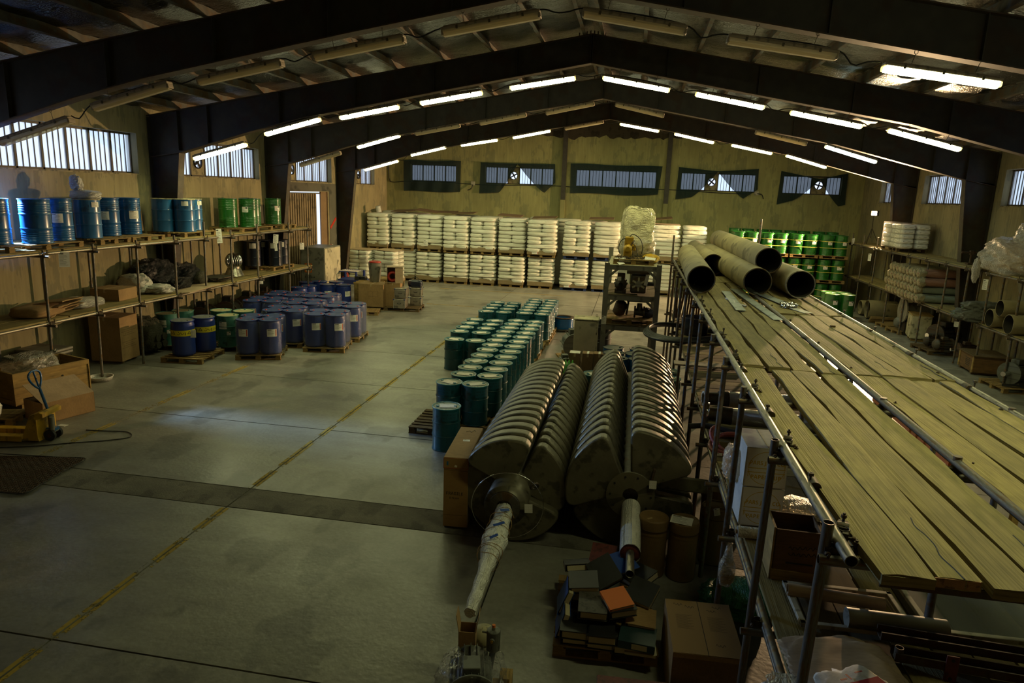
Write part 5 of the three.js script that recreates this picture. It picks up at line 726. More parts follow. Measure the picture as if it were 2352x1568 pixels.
function rotor(label, x, cy, R, z0, z1, n, sets, hub, shaftFn) {
  const t = thing('paddle_rotor', label, 'rotor', [x, cy, 0]), step = (z0 - z1) / n;
  part(t, 'core_shaft', cyl(hub, hub, z0 - z1 + 0.1, 0, 0, (z0 + z1) / 2, Math.PI / 2, 0, 0, 32), M.steelDark);
  sets.forEach(([a0, a1, off, tilt]) => { const g = paddleGeo(R, hub * 0.9, a0, a1, 0.2); for (let i = 0; i < n; i++) { const m = part(t, 'paddle', g, M.steel, [0, 0, z0 - (i + off) * step]); m.rotation.x = tilt + rr(-0.012, 0.012); m.rotation.z = rr(-0.012, 0.012); } });
  shaftFn(t); return t;
}
rotor('left paddle rotor with rows of welded wedge blades and a crumpled wrapped shaft', -1.36, 0.72, 0.7, -8.45, -13.3, 17, [[72, 150, 0, 0.03], [-24, 62, 0.5, -0.03], [160, 254, 0.5, 0.03], [264, 336, 0, -0.03]], 0.24, (t) => {
  part(t, 'hub', lathe([[0.001, 0], [0.25, 0], [0.27, 0.03], [0.27, 0.55], [0.001, 0.55]], 36).rotateX(Math.PI / 2).translate(0, 0, -8.45), M.steel);
  part(t, 'hub_step', tf(lathe([[0.1, 0], [0.2, 0], [0.2, 0.05], [0.1, 0.05]], 32), 0, 0, -7.9, Math.PI / 2), M.steelDark);
  const g = tf(new THREE.CylinderGeometry(0.07, 0.12, 2.05, 26, 40, false), 0, 0, 0, Math.PI / 2), p = g.attributes.position;
  for (let i = 0; i < p.count; i++) { const z = p.getZ(i), a = Math.atan2(p.getY(i), p.getX(i)), q = z / 2.05 + 0.5, k = 0.75 + 0.55 * Math.exp(-Math.pow((q - 0.36) / 0.14, 2)) + 0.3 * vnoise(a * 2 + 10 + q * 9, q * 26 + 3, 99, 99, 5) + (q > 0.6 ? -0.1 : 0); p.setXY(i, p.getX(i) * k, p.getY(i) * k - 0.0); }
  g.computeVertexNormals(); part(t, 'wrapped_shaft', tf(uvm(g), 0.03, -0.1, -6.85, 0.05, 0.02), M.bagWhite);
  for (const [q, a, w] of [[-7.62, 1.6, 0.12], [-7.25, 1.2, 0.14], [-6.95, 1.0, 0.1]]) part(t, 'blue_tape', tf(sheet(w, 0.035, 0.004), 0.05, 0.085, q, -1.2, a - 1.2, 0.5), M.binderBlue);
  part(t, 'twine', tube(Array.from({ length: 60 }, (_, i) => { const a = i * 1.1, z = -7.7 + i * 0.017, r = 0.135 + 0.02 * Math.sin(i * 1.7); return [0.02 + r * Math.cos(a), -0.05 - (z + 7.7) * 0.05 + r * Math.sin(a), z]; }), 0.004, 240, 4), M.card);
  part(t, 'wire_hoop', tf(new THREE.TorusGeometry(0.46, 0.006, 6, 64), 0.02, -0.03, -7.98, 0.06, 0.12), M.chrome);
  part(t, 'paper_tag', sheet(0.1, 0.12, 0.002, 0.31, 0.02, -7.86, 0, 0.1, 0.05), M.paper); part(t, 'lifting_lug', tf(new THREE.TorusGeometry(0.05, 0.018, 8, 18), 0.34, 0.22, -8.1, 0.5, 0.4), M.steelDark);
});
rotor('right paddle rotor with rows of welded wedge blades and a neatly wrapped pipe shaft', 0.2, 0.84, 0.83, -8.5, -13.95, 17, [[116, 198, 0, 0.03], [26, 92, 0, -0.03], [206, 292, 0.5, 0.03], [-62, -10, 0.5, -0.03]], 0.22, (t) => {
  part(t, 'flange', lathe([[0.1, 0], [0.3, 0], [0.31, 0.02], [0.31, 0.07], [0.1, 0.07]], 40).rotateX(Math.PI / 2).translate(0, 0, -8.42), M.steel);
  for (let i = 0; i < 10; i++) part(t, 'bolt_hole', cyl(0.014, 0.014, 0.01, 0.26 * Math.cos(i * 0.628), 0.26 * Math.sin(i * 0.628), -8.346, Math.PI / 2, 0, 0, 10), M.black);
  const g = tf(new THREE.CylinderGeometry(0.118, 0.118, 1.2, 30, 20, true), 0, 0, 0, Math.PI / 2), p = g.attributes.position; for (let i = 0; i < p.count; i++) { const a = Math.atan2(p.getY(i), p.getX(i)), k = 1 + 0.06 * (vnoise(a * 2 + 10, p.getZ(i) * 8 + 30, 99, 99, 8) - 0.5); p.setXY(i, p.getX(i) * k, p.getY(i) * k); } g.computeVertexNormals();
  part(t, 'wrapped_shaft', tf(uvm(g), 0.02, -0.16, -7.75), M.bagWhite); part(t, 'wrap_seam', tf(bx(0.045, 0.006, 1.18), 0.05, -0.04, -7.74, 0, 0, -0.25), M.paper);
  for (const z of [-7.9, -7.55]) part(t, 'blue_tape', tf(new THREE.CylinderGeometry(0.121, 0.121, 0.04, 24, 1, true, 0.6, 1.1), 0.02, -0.16, z, Math.PI / 2), M.binderBlue);
  part(t, 'wrap_end', tf(lathe([[0.05, 0], [0.112, 0], [0.116, -0.06]], 26), 0.02, -0.16, -7.16, Math.PI / 2), M.maroon);
  part(t, 'inner_pipe', pipeGeo([0.02, -0.16, -7.5], [0.02, -0.16, -6.72], 0.047, 0.006, 26), M.galv); part(t, 'pipe_sticker', tf(new THREE.CylinderGeometry(0.0476, 0.0476, 0.06, 10, 1, true, -0.4, 0.8), 0.02, -0.16, -6.79, Math.PI / 2), M.paper);
  part(t, 'paper_tag', sheet(0.09, 0.11, 0.002, 0.27, 0.2, -8.3, 0, 0, 0.02), M.paper); part(t, 'lifting_lug', bx(0.03, 0.14, 0.05, 0.27, 0.32, -8.36, 0, 0, -0.15), M.ironBrown);
  part(t, 'side_plate', rb(0.62, 0.2, 0.05, 0.03, 0.68, 0.12, -8.62, 0, 0, -0.03), M.steel);
});
// ---- cartons and fibre drums around the rotors
{
  const fr = mk({ roughness: 0.88 }); fr.map = canvas(256, 768, (g, w, h) => { g.fillStyle = '#8c6a3b'; g.fillRect(0, 0, w, h); seed = 77; for (let i = 0; i < 900; i++) { g.fillStyle = `rgba(60,40,15,${0.03 + rnd() * 0.05})`; g.fillRect(rnd() * w, rnd() * h, 2 + rnd() * 40, 1 + rnd() * 3); } g.fillStyle = '#35280f'; g.font = 'bold 46px sans-serif'; g.fillText('FRAGILE', 24, 410); g.font = 'bold 30px sans-serif'; g.fillText('ii-•kзoiı', 60, 455); g.strokeStyle = '#9a1d12'; g.lineWidth = 3; g.beginPath(); g.moveTo(0, 6); g.lineTo(w, 9); g.stroke(); g.fillStyle = '#2d5a78'; g.fillRect(30, 50, 20, 40); g.fillStyle = '#d8cfb8'; g.fillRect(110, 70, 26, 22); g.strokeStyle = 'rgba(40,25,8,0.7)'; g.beginPath(); g.moveTo(0, 135); g.lineTo(w, 140); g.moveTo(0, 640); g.lineTo(w, 636); g.stroke(); });
  const t = thing('carton', 'tall brown carton marked FRAGILE beside the left rotor', 'box', [-2.19, 0, -8.6], 0.06), w = 0.34, h = 1.06, d = 1.25; t.position.z = -9.1;
  part(t, 'body', rb(w, h - 0.04, d, 0.006, 0, h / 2 + 0.02, 0), M.card); part(t, 'front_print', sheet(w - 0.008, h - 0.05, 0.002, 0, h / 2 + 0.02, d / 2 + 0.001), fr); part(t, 'lid', rb(w + 0.01, 0.16, d + 0.01, 0.006, 0, h - 0.085, 0), M.card); part(t, 'lid_print', sheet(w, 0.15, 0.002, 0, h - 0.085, d / 2 + 0.0065), (() => { const m = mk({ roughness: 0.88 }); m.map = canvas(256, 128, (g) => { g.fillStyle = '#8f6d3d'; g.fillRect(0, 0, 256, 128); g.fillStyle = '#2d5a78'; g.fillRect(30, 40, 20, 50); g.fillStyle = '#d8cfb8'; g.save(); g.translate(120, 78); g.rotate(0.4); g.fillRect(0, 0, 26, 26); g.restore(); g.strokeStyle = '#9a1d12'; g.lineWidth = 4; g.strokeRect(1, 1, 254, 120); }); return m; })());
  part(t, 'top_label', sheet(0.1, 0.07, 0.002, 0.02, h + 0.001, -0.05, -Math.PI / 2, 0, 0.1), DOC); part(t, 'pen_marks', tube([[-0.05, h + 0.002, -0.4], [0.0, h + 0.002, -0.46], [0.03, h + 0.002, -0.4], [0.06, h + 0.002, -0.5], [0.09, h + 0.002, -0.45]], 0.003, 20, 4), M.black); for (const q of [-1, 1]) part(t, 'runner', bx(w, 0.04, 0.09, 0, 0.02, q * 0.5), M.pallet);
  const fd = thing('fibre_drum', '', 'drum', [0.5, 0, -8.05], 0, 'brown fibre drums'); const fl = 0.76;
  part(fd, 'body', lathe([[0.001, 0], [0.17, 0], [0.175, 0.02], [0.175, fl - 0.2], [0.178, fl - 0.2], [0.178, fl - 0.17], [0.175, fl - 0.17], [0.175, fl - 0.02]], 30), M.fibre); part(fd, 'lid', lathe([[0.181, fl - 0.13], [0.183, fl - 0.02], [0.176, fl], [0.165, fl], [0.16, fl - 0.012], [0.001, fl - 0.012]], 30), M.fibre); part(fd, 'tape_mark', bx(0.07, 0.002, 0.03, -0.05, fl - 0.01, 0.05, 0, 0.6), M.tape); part(fd, 'lock_ring', tf(new THREE.TorusGeometry(0.181, 0.005, 6, 30), 0, fl - 0.13, 0, Math.PI / 2), M.ironBrown);
  put(fd, 'left brown fibre drum in front, between the right rotor and the platform posts', [0.5, 0, -8.0], 0, 'brown fibre drums'); put(fd, 'right brown fibre drum in front, with a white sheet on its lid', [0.87, 0, -8.0], 1, 'brown fibre drums'); put(fd, 'brown fibre drum behind the platform post, front one of the rear pair', [1.3, 0, -8.5], 2, 'brown fibre drums'); put(fd, 'brown fibre drum behind the platform post, rear one of the rear pair', [1.36, 0, -9.1], 3, 'brown fibre drums');
  single('paper_sheet', sheet(0.26, 0.19, 0.003, 0, 0, 0, -Math.PI / 2 + 0.06, 0.0, -0.2), DOC, 'white printed sheet on the lid of the right front fibre drum', 'paper', undefined, [0.83, 0.77, -7.95]);
  // big carton, bottom right
  const bc = carton('large brown carton with two lid flaps in front of the platform', [0.93, 0, -6.13], 0.045, 0.64, 0.55, 0.86, { mat: M.card, tapeOn: false });
  const dark = mk({ roughness: 0.9 }); dark.color.setRGB(0.2, 0.115, 0.06);
  const pm = mk({ roughness: 0.88 }); pm.map = canvas(512, 640, (g, w, h) => { g.fillStyle = '#8c6d40'; g.fillRect(0, 0, w, h); g.fillStyle = 'rgba(60,45,20,0.75)'; for (const o of [60, 310]) for (let i = 0; i < 16; i++) g.fillRect(o, 190 + i * 11, 130 - (i % 3) * 20, 3); g.strokeStyle = '#3a2a12'; g.lineWidth = 4; for (const [x, y] of [[60, 60], [150, 80], [320, 110], [370, 60], [330, 520]]) { g.beginPath(); g.moveTo(x, y); for (let k = 0; k < 5; k++) g.quadraticCurveTo(x + k * 14 + 4, y - 26 + (k % 2) * 40, x + k * 14 + 12, y + (k % 3) * 8); g.stroke(); } g.fillStyle = '#1d1407'; g.fillRect(253, 0, 5, h); });
  part(bc, 'top_print', sheet(0.63, 0.85, 0.002, 0, 0.56, 0, -Math.PI / 2), pm); part(bc, 'front_print', [sheet(0.63, 0.5, 0.001, 0, 0.26, 0.4315)], M.cardDark); part(bc, 'dark_word', [0, 1, 2, 3, 4, 5].map((i) => bx(0.045, 0.035 + 0.01 * (i % 2), 0.002, -0.14 + i * 0.056, 0.24, 0.4325)), M.black);  // front face covered by a plain, darker card sheet without lettering
  // green sacks, hanging bag
  single('green_sack', lump(0.9, 0.3, 0.62, { e: 0.6, a: 0.1, s: 131, n: 14 }), M.bagGreen, 'large green plastic sack on the floor under the platform edge', 'sack', undefined, [1.62, 0.36, -7.05]);
  single('green_sack', lump(0.7, 0.26, 0.5, { e: 0.6, a: 0.12, s: 134, n: 12 }), mk({ c: [0.08, 0.42, 0.26], roughness: 0.45, bump: 'wrinkle', bsz: 0.4, bs: 0.02 }), 'lighter green sack with dark print under the large green one', 'sack', undefined, [1.42, 0.13, -7.4]);
  const hb = single('hanging_bag', [tf(lump(0.16, 0.3, 0.12, { e: 0.75, a: 0.1, s: 137 }), 0, -0.3, 0), cyl(0.02, 0.06, 0.2, 0, -0.08, 0, 0, 0, 0, 12)], M.filmThick, 'clear plastic bag of sand coloured granules hanging from a platform post', 'bag', undefined, [1.16, 1.27, -6.5]); part(hb, 'granules', tf(lump(0.13, 0.17, 0.1, { e: 0.8, a: 0.06, s: 138 }), 0, -0.35, 0), M.cardPale);
  single('paper_tag', sheet(0.07, 0.09, 0.002, 0, 0, 0, 0, 0.2, 0.2), DOC, 'small white paper tag on a platform post above the fibre drums', 'tag', 'paper tags', [1.2, 1.02, -7.75]); single('paper_strip', sheet(0.05, 0.42, 0.003, 0, 0, 0, 0, 0.6, 0.04), M.paper, 'long curling white paper strip hanging below the white cartons', 'paper', undefined, [1.2, 1.2, -7.0]);
  // pallet of ring binders
  pallet('wooden pallet heaped with old ring binders', [-0.02, 0, -6.82], 0.06, { full: true, L: 1.06, W: 1.32 });
  const bG = (w, h, d) => ({ cover: [bx(w, 0.004, d, 0, h / 2, 0), bx(w, 0.004, d, 0, -h / 2, 0), bx(0.004, h, d, -w / 2, 0, 0)], pages: bx(w * 0.9, h * 0.7, d * 0.94, 0.01, -0.004, 0), ring: [-1, 1].map((s) => tf(new THREE.TorusGeometry(h * 0.28, 0.003, 5, 14), -w / 2 + 0.03, 0, s * 0.04, 0, 0, 0)), slab: sheet(0.002, h * 0.7, d * 0.42, -w / 2 - 0.003, 0, 0.03) });
  const binder = (l, mat, x, y, z, ry, rx = 0, rz = 0, h = 0.075, w = 0.29, d = 0.32) => { const t = thing('ring_binder', l, 'binder', [x, y, z], 0, 'ring binders on the pallet'), g = bG(w, h, d); t.rotation.set(rx, ry, rz, 'YXZ'); part(t, 'cover', g.cover, mat); part(t, 'pages', g.pages, M.pages); part(t, 'ring', g.ring, M.chrome); part(t, 'spine_label', g.slab, M.pages); };
  binder('grey speckled binder at the far left of the binder heap', M.binderGrey, -0.36, 0.52, -7.05, 0.15, -0.35, 0.1); binder('open maroon binder at the back of the binder heap', M.maroon, -0.08, 0.52, -7.35, -0.1, 0.25, 0, 0.03);
  binder('bright blue binder tilted at the back of the heap', M.binderBlue, 0.12, 0.58, -7.1, 0.65, 0.28, 0.1, 0.03, 0.33, 0.29); binder('black binder standing on edge with a pale spine label, mid heap', M.binderBlack, -0.05, 0.56, -6.9, 0.7, 0.5, 0.5, 0.08);
  binder('black glossy binder with loose pages on the left of the heap', M.binderBlack, -0.26, 0.56, -6.66, 0.12, 0.08, 0.1, 0.06, 0.31, 0.3); binder('orange binder on top of the heap', M.orange, 0.1, 0.56, -6.42, 0.5, 0.22, 0.08, 0.03, 0.27, 0.26); binder('dark binder under the orange one', M.binderBlack, 0.12, 0.49, -6.44, 0.38, 0.1, 0.06, 0.08);
  binder('black binder with a round spine hole at the right of the heap', M.binderBlack, 0.36, 0.47, -6.72, -0.4, 0.3, -0.1, 0.08); binder('black binder behind the round holed one', M.binderBlack, 0.33, 0.5, -7.0, -0.7, 0.2, 0.1, 0.08); binder('grey topped binder in the middle front of the heap', M.binderGrey, -0.14, 0.47, -6.38, 0.05, 0.12, 0, 0.09);
  binder('binder with an open tan title page at the right', M.card, 0.36, 0.36, -6.44, -0.06, 0.25, -0.04, 0.05, 0.3, 0.24);
  for (let i = 0; i < 5; i++) { binder(`black binder in the front row of the heap, ${ORD[i]} from the bottom left`, M.binderBlack, -0.3 + (i % 3) * 0.26, 0.2 + 0.1 * (i > 2), -6.3 + 0.02 * i, rr(-0.1, 0.1), 0, 0, 0.09); binder(`black binder in the middle of the heap, ${ORD[i]} of the hidden layer`, M.binderBlack, -0.28 + (i % 3) * 0.27, 0.22 + 0.12 * (i > 2), -6.75 - 0.04 * i, rr(-0.3, 0.3), 0, 0, 0.1); }
  binder('dark green blue binder with a tan spine label at the right front', mk({ c: [0.012, 0.035, 0.04], roughness: 0.5 }), 0.33, 0.28, -6.22, Math.PI / 2 - 0.1, 0, 0, 0.08, 0.3, 0.36); binder('blue edged binder standing at the left side of the heap', M.binderBlue, -0.44, 0.4, -6.6, 0.1, 0, 1.2, 0.07); binder('second blue binder at the left side, lower down', M.binderBlue, -0.44, 0.27, -6.4, 0.1, 0, 1.3, 0.07); binder('blue binder low at the left rear of the heap', M.binderBlue, -0.43, 0.3, -6.85, 0.05, 0, 1.2, 0.07);
  single('book', [bx(0.3, 0.03, 0.22), bx(0.29, 0.024, 0.225, 0.006, 0, 0)], M.pages, 'tan book lying at the right front under the dark green binder', 'book', undefined, [0.36, 0.185, -6.2]); for (let i = 0; i < 3; i++) single('folder', bx(0.24, 0.012, 0.2), M.pages, `thin tan folder at the front edge of the pallet, ${ORD[i]} from the bottom`, 'folder', 'folders on the pallet', [0.12 + 0.01 * i, 0.145 + i * 0.014, -6.27]);
  single('paper_sheet', sheet(0.17, 0.21, 0.002, 0, 0, 0, -Math.PI / 2, 0, 0.05), DOC, 'white paper with handwriting on the front right corner of the binder pallet', 'paper', undefined, [0.44, 0.14, -6.28]); single('paper_sheet', sheet(0.14, 0.2, 0.002, 0, 0, 0, -Math.PI / 2, 0, 0.1), DOC, 'white paper at the right rear edge of the binder pallet', 'paper', undefined, [0.42, 0.142, -7.1]);
  // motor, small carton and tank, bottom centre
  const m = thing('electric_motor', 'grey electric motor with cooling fins, plastic wrapped, at the bottom edge', 'motor', [-1.18, 0.12, -5.35], 0.25);
  part(m, 'casing', [cyl(0.16, 0.16, 0.5, 0, 0.12, 0, Math.PI / 2, 0, 0, 28), ...Array.from({ length: 20 }, (_, k) => bx(0.006, 0.05, 0.44, 0.175 * Math.cos(k * 0.314), 0.12 + 0.175 * Math.sin(k * 0.314), 0, 0, 0, k * 0.314 - Math.PI / 2))], M.greyMotor);
  part(m, 'flange', tf(lathe([[0.17, 0], [0.235, 0], [0.24, 0.01], [0.24, 0.03], [0.17, 0.03], [0.17, 0]], 40), 0, 0.12, 0.26, Math.PI / 2), M.greyMotor); part(m, 'end_bell', tf(lathe([[0.04, 0.09], [0.1, 0.08], [0.16, 0.02], [0.17, 0]], 32), 0, 0.12, 0.25, Math.PI / 2), M.greyMotor); part(m, 'spoke', Array.from({ length: 6 }, (_, k) => bx(0.02, 0.2, 0.02, 0.13 * Math.sin(k * 1.047), 0.12 + 0.13 * Math.cos(k * 1.047), 0.29, 0, 0, -k * 1.047)), M.greyMotor); part(m, 'terminal_box', rb(0.16, 0.1, 0.18, 0.01, 0, 0.31, 0.1), M.greyMotor);
  const sc = carton('small open brown carton with raised flaps on the motor', [-1.29, 0.23, -5.66], 0.12, 0.16, 0.3, 0.16, { open: 1 }); for (const s of [-1, 1]) part(sc, 'flap', tf(span(0, 0.005, 0, 0.17, -0.08, 0.08), s * 0.08, 0.3, 0, 0, 0, s * -0.16), M.card); part(sc, 'seam', bx(0.162, 0.006, 0.002, 0, 0.13, 0.081), M.tape); part(sc, 'stand', bx(0.12, 0.23, 0.1, 0, -0.115, -0.02), M.cardDark);
  const tk = thing('small_tank', 'small grey cylinder tank with an orange cap beside the small carton', 'tank', [-1.03, 0.36, -5.62]); part(tk, 'body', lathe([[0.001, 0], [0.055, 0], [0.065, 0.012], [0.066, 0.02], [0.066, 0.2], [0.06, 0.212], [0.001, 0.214]], 30), M.greyMotor); part(tk, 'neck', cyl(0.017, 0.017, 0.03, 0.0, 0.225, 0), M.alu); part(tk, 'cap', cyl(0.016, 0.017, 0.025, 0, 0.25, 0, 0, 0, 0, 14), M.orange); part(tk, 'port', cyl(0.022, 0.024, 0.03, 0.0, 0.14, 0.07, Math.PI / 2), M.greyMotor); part(tk, 'brass_plug', cyl(0.014, 0.014, 0.036, 0, 0.14, 0.072, Math.PI / 2, 0, 0, 6), M.yellow); part(tk, 'pipe_stub', rod([-0.06, 0.17, 0], [-0.11, 0.175, 0], 0.01, 8), M.greyMotor); part(tk, 'stand_pipe', rod([0, 0, 0], [-0.04, -0.3, 0.02], 0.03, 10), M.black);
  single('pump_cover', tf(new THREE.SphereGeometry(0.13, 20, 14), 0, 0, 0), M.creamLid, 'pale yellow round pump cover behind the small carton', 'pump', undefined, [-1.17, 0.3, -5.86]);
  single('plastic_wrap', tf(lump(0.62, 0.42, 0.66, { e: 0.75, a: 0.14, s: 151, n: 14 }), 0, 0, 0), M.film, 'crumpled clear plastic film around the grey motor', 'plastic', undefined, [-1.18, 0.22, -5.33]);
  const wb = thing('wood_block', 'small wooden bearer blocks to the right of the plastic wrapped motor', 'block', [-0.88, 0, -5.5], 0.1); part(wb, 'block', rb(0.12, 0.16, 0.3, 0.006, 0, 0.08, 0), M.crate); part(wb, 'block', rb(0.08, 0.06, 0.12, 0.006, 0, 0.19, 0.02), M.crate); part(wb, 'base_board', bx(0.5, 0.04, 0.6, -0.3, 0.02, 0.15), M.crate);
  single('red_plate', rb(0.9, 0.04, 0.5, 0.01), M.maroon, 'dull red steel plate at the bottom edge below the binder pallet', 'plate', undefined, [0.42, 0.3, -5.32]).rotation.y = 0.05;
  // cabinet, cartons, bottles, drums by the steel rack
  const cb = thing('switch_cabinet', 'cream steel switch cabinet standing on the floor behind the rotors', 'cabinet', [-1.05, 0, -17.75], 0.05); part(cb, 'body', rb(0.62, 1.42, 0.5, 0.01, 0, 0.71, 0), M.cabinet); part(cb, 'door', rb(0.52, 1.34, 0.02, 0.005, -0.01, 0.71, 0.255), M.cabinet); part(cb, 'roof', rb(0.66, 0.03, 0.6, 0.008, 0.0, 1.46, 0.0), M.cabinetTop); part(cb, 'roof_gap', bx(0.56, 0.04, 0.48, 0, 1.43, 0), M.black); part(cb, 'eye_bolt', tf(new THREE.TorusGeometry(0.025, 0.007, 6, 14), 0.26, 1.5, -0.2), M.chrome); for (const y of [0.3, 1.1]) part(cb, 'hinge', bx(0.02, 0.06, 0.03, 0.27, y, 0.26), M.iron); part(cb, 'cable_gland', cyl(0.03, 0.03, 0.06, 0.33, 0.8, 0, 0, 0, Math.PI / 2), M.black);
  [[-1.22, -16.6, M.cardDark, 'left one, with a white top'], [-0.9, -16.65, M.cardDark, 'middle one'], [-0.62, -16.7, M.cardDark, 'right one']].forEach(([x, z, mm, l], i) => { const c = carton('tall dark carton in front of the cream cabinet, ' + l, [x, 0, z], 0.02, 0.27, 0.78, 0.3, { mat: mm, group: 'tall cartons by the cabinet' }); part(c, 'top_strip', i ? bx(0.05, 0.002, 0.29, 0, 0.788, 0) : bx(0.25, 0.002, 0.28, 0, 0.788, 0), M.paper); });
  const bp = thing('bottle_pack', 'shrink wrapped pack of green bottles in front of the left rotor end', 'bottles', [-1.38, 0, -16.3]); for (let i = 0; i < 3; i++) for (let k = 0; k < 4; k++) part(bp, 'bottle', tf(lathe([[0.001, 0], [0.04, 0], [0.042, 0.02], [0.042, 0.19], [0.02, 0.25], [0.014, 0.27], [0.014, 0.3], [0.001, 0.3]], 12), -0.13 + k * 0.086, 0.32, -0.1 + i * 0.086), M.bottle); part(bp, 'crate_base', rb(0.4, 0.32, 0.32, 0.01, 0, 0.16, 0), M.cardPale); part(bp, 'wrap', rb(0.37, 0.24, 0.29, 0.03, 0, 0.45, 0), M.film);
  const wd = makeDrum('blue_paint_drum', '', 'blue drums under the steel rack', { h: 0.82, r: 0.27, style: 'steel', body: M.blue, lid: M.greyLid, rim: M.navy, bungs: 1, marks: [[0.2, 0.22, 0.58, 0.5, DOC]] });
  [[-0.3, -17.35, 'rear left'], [0.38, -17.35, 'rear right'], [-0.28, -16.75, 'middle left'], [0.27, -16.8, 'middle right'], [-0.18, -16.2, 'front left'], [0.36, -16.25, 'front right']].forEach(([x, z, l]) => put(wd, `dark blue drum under the steel rack, ${l} of six`, [x, 0.0, z], rr(-0.3, 0.3), 'blue drums under the steel rack'));
  put(tealDrum, 'teal steel drum half hidden between the two rotors at their far end', [-0.62, 0, -14.6], 0.4); put(tealDrum, 'teal steel drum beside the platform posts behind the right rotor', [0.98, 0, -14.7], 1); put(tealDrum, 'second teal steel drum beside the platform posts, behind the other', [1.0, 0, -15.35], 2);
  const pm2 = (l, x, z, s) => { const t = thing('pump_motor', l, 'motor', [x, 0, z], 0.3, 'motors by the cream cabinet'); part(t, 'casing', [cyl(0.2 * s, 0.2 * s, 0.5 * s, 0, 0.34 * s, 0, Math.PI / 2), ...Array.from({ length: 12 }, (_, k) => bx(0.01, 0.05 * s, 0.46 * s, 0.22 * s * Math.cos(k * 0.52), 0.34 * s + 0.22 * s * Math.sin(k * 0.52), 0, 0, 0, k * 0.52 - Math.PI / 2))], M.greyMotor); part(t, 'flange', cyl(0.27 * s, 0.27 * s, 0.05, 0, 0.34 * s, 0.28 * s, Math.PI / 2), M.greyMotor); part(t, 'shaft', cyl(0.05 * s, 0.05 * s, 0.16, 0, 0.34 * s, 0.36 * s, Math.PI / 2), M.chrome); part(t, 'terminal_box', rb(0.18 * s, 0.12 * s, 0.2 * s, 0.01, 0, 0.6 * s, 0), M.greyMotor); part(t, 'foot', [bx(0.4 * s, 0.12 * s, 0.4 * s, 0, 0.08 * s, 0), bx(0.6 * s, 0.04, 0.7 * s, 0, 0.02, 0)], M.crate); };
  pm2('grey motor on a wooden base in front of the cream cabinet', -1.52, -17.1, 0.9); pm2('grey motor left of the cream cabinet', -1.5, -19.2, 1.3); pm2('grey motor beside the black drum behind the cabinet', -1.0, -21.5, 1.3);
  const bl = thing('black_drum', 'large black ribbed drum behind the cream cabinet', 'drum', [-0.85, 0, -19.8]); part(bl, 'body', lathe([[0.001, 0], [0.4, 0], [0.42, 0.02], [0.42, 1.0], [0.4, 1.02], [0.36, 1.0], [0.36, 0.1], [0.001, 0.1]], 32), M.black); for (let i = 0; i < 3; i++) part(bl, 'hoop', tf(new THREE.TorusGeometry(0.425, 0.014, 6, 32), 0, 0.2 + i * 0.35, 0, Math.PI / 2), M.black);
  const br = thing('blue_coupling', 'short wide blue pipe coupling standing on the floor', 'coupling', [-2.2, 0, -23.3]); part(br, 'ring', lathe([[0.3, 0.08], [0.36, 0.08], [0.36, 0.38], [0.38, 0.4], [0.38, 0.45], [0.3, 0.45], [0.3, 0.08]], 32), M.blue); part(br, 'lip', lathe([[0.28, 0.44], [0.39, 0.44], [0.39, 0.47], [0.28, 0.47], [0.28, 0.44]], 32), M.ironBrown); part(br, 'base_flange', lathe([[0.28, 0], [0.44, 0], [0.44, 0.08], [0.28, 0.08], [0.28, 0]], 32), M.iron);
  // flexible suction hose lying left of the teal drums
  const hs = thing('braided_hose', 'thick braided hose curving on the floor left of the near teal drums', 'hose', [0, 0, 0]); part(hs, 'braid', tube([[-3.72, 0.1, -13.2], [-3.84, 0.1, -13.5], [-3.92, 0.1, -13.95], [-3.92, 0.11, -14.5], [-3.84, 0.14, -15.05], [-3.7, 0.3, -15.45], [-3.62, 0.5, -15.65]], 0.1, 60, 16), M.braid); part(hs, 'end_flange', tf(new THREE.TorusGeometry(0.1, 0.035, 8, 24), -3.61, 0.53, -15.68, 0.9, 0.3, 0), M.maroon);
  pallet('worn wooden pallet sticking out left of the near teal drums', [-3.55, 0, -12.55], 0.0, { full: true, L: 0.9, W: 1.15, mat: M.palletDark });
}

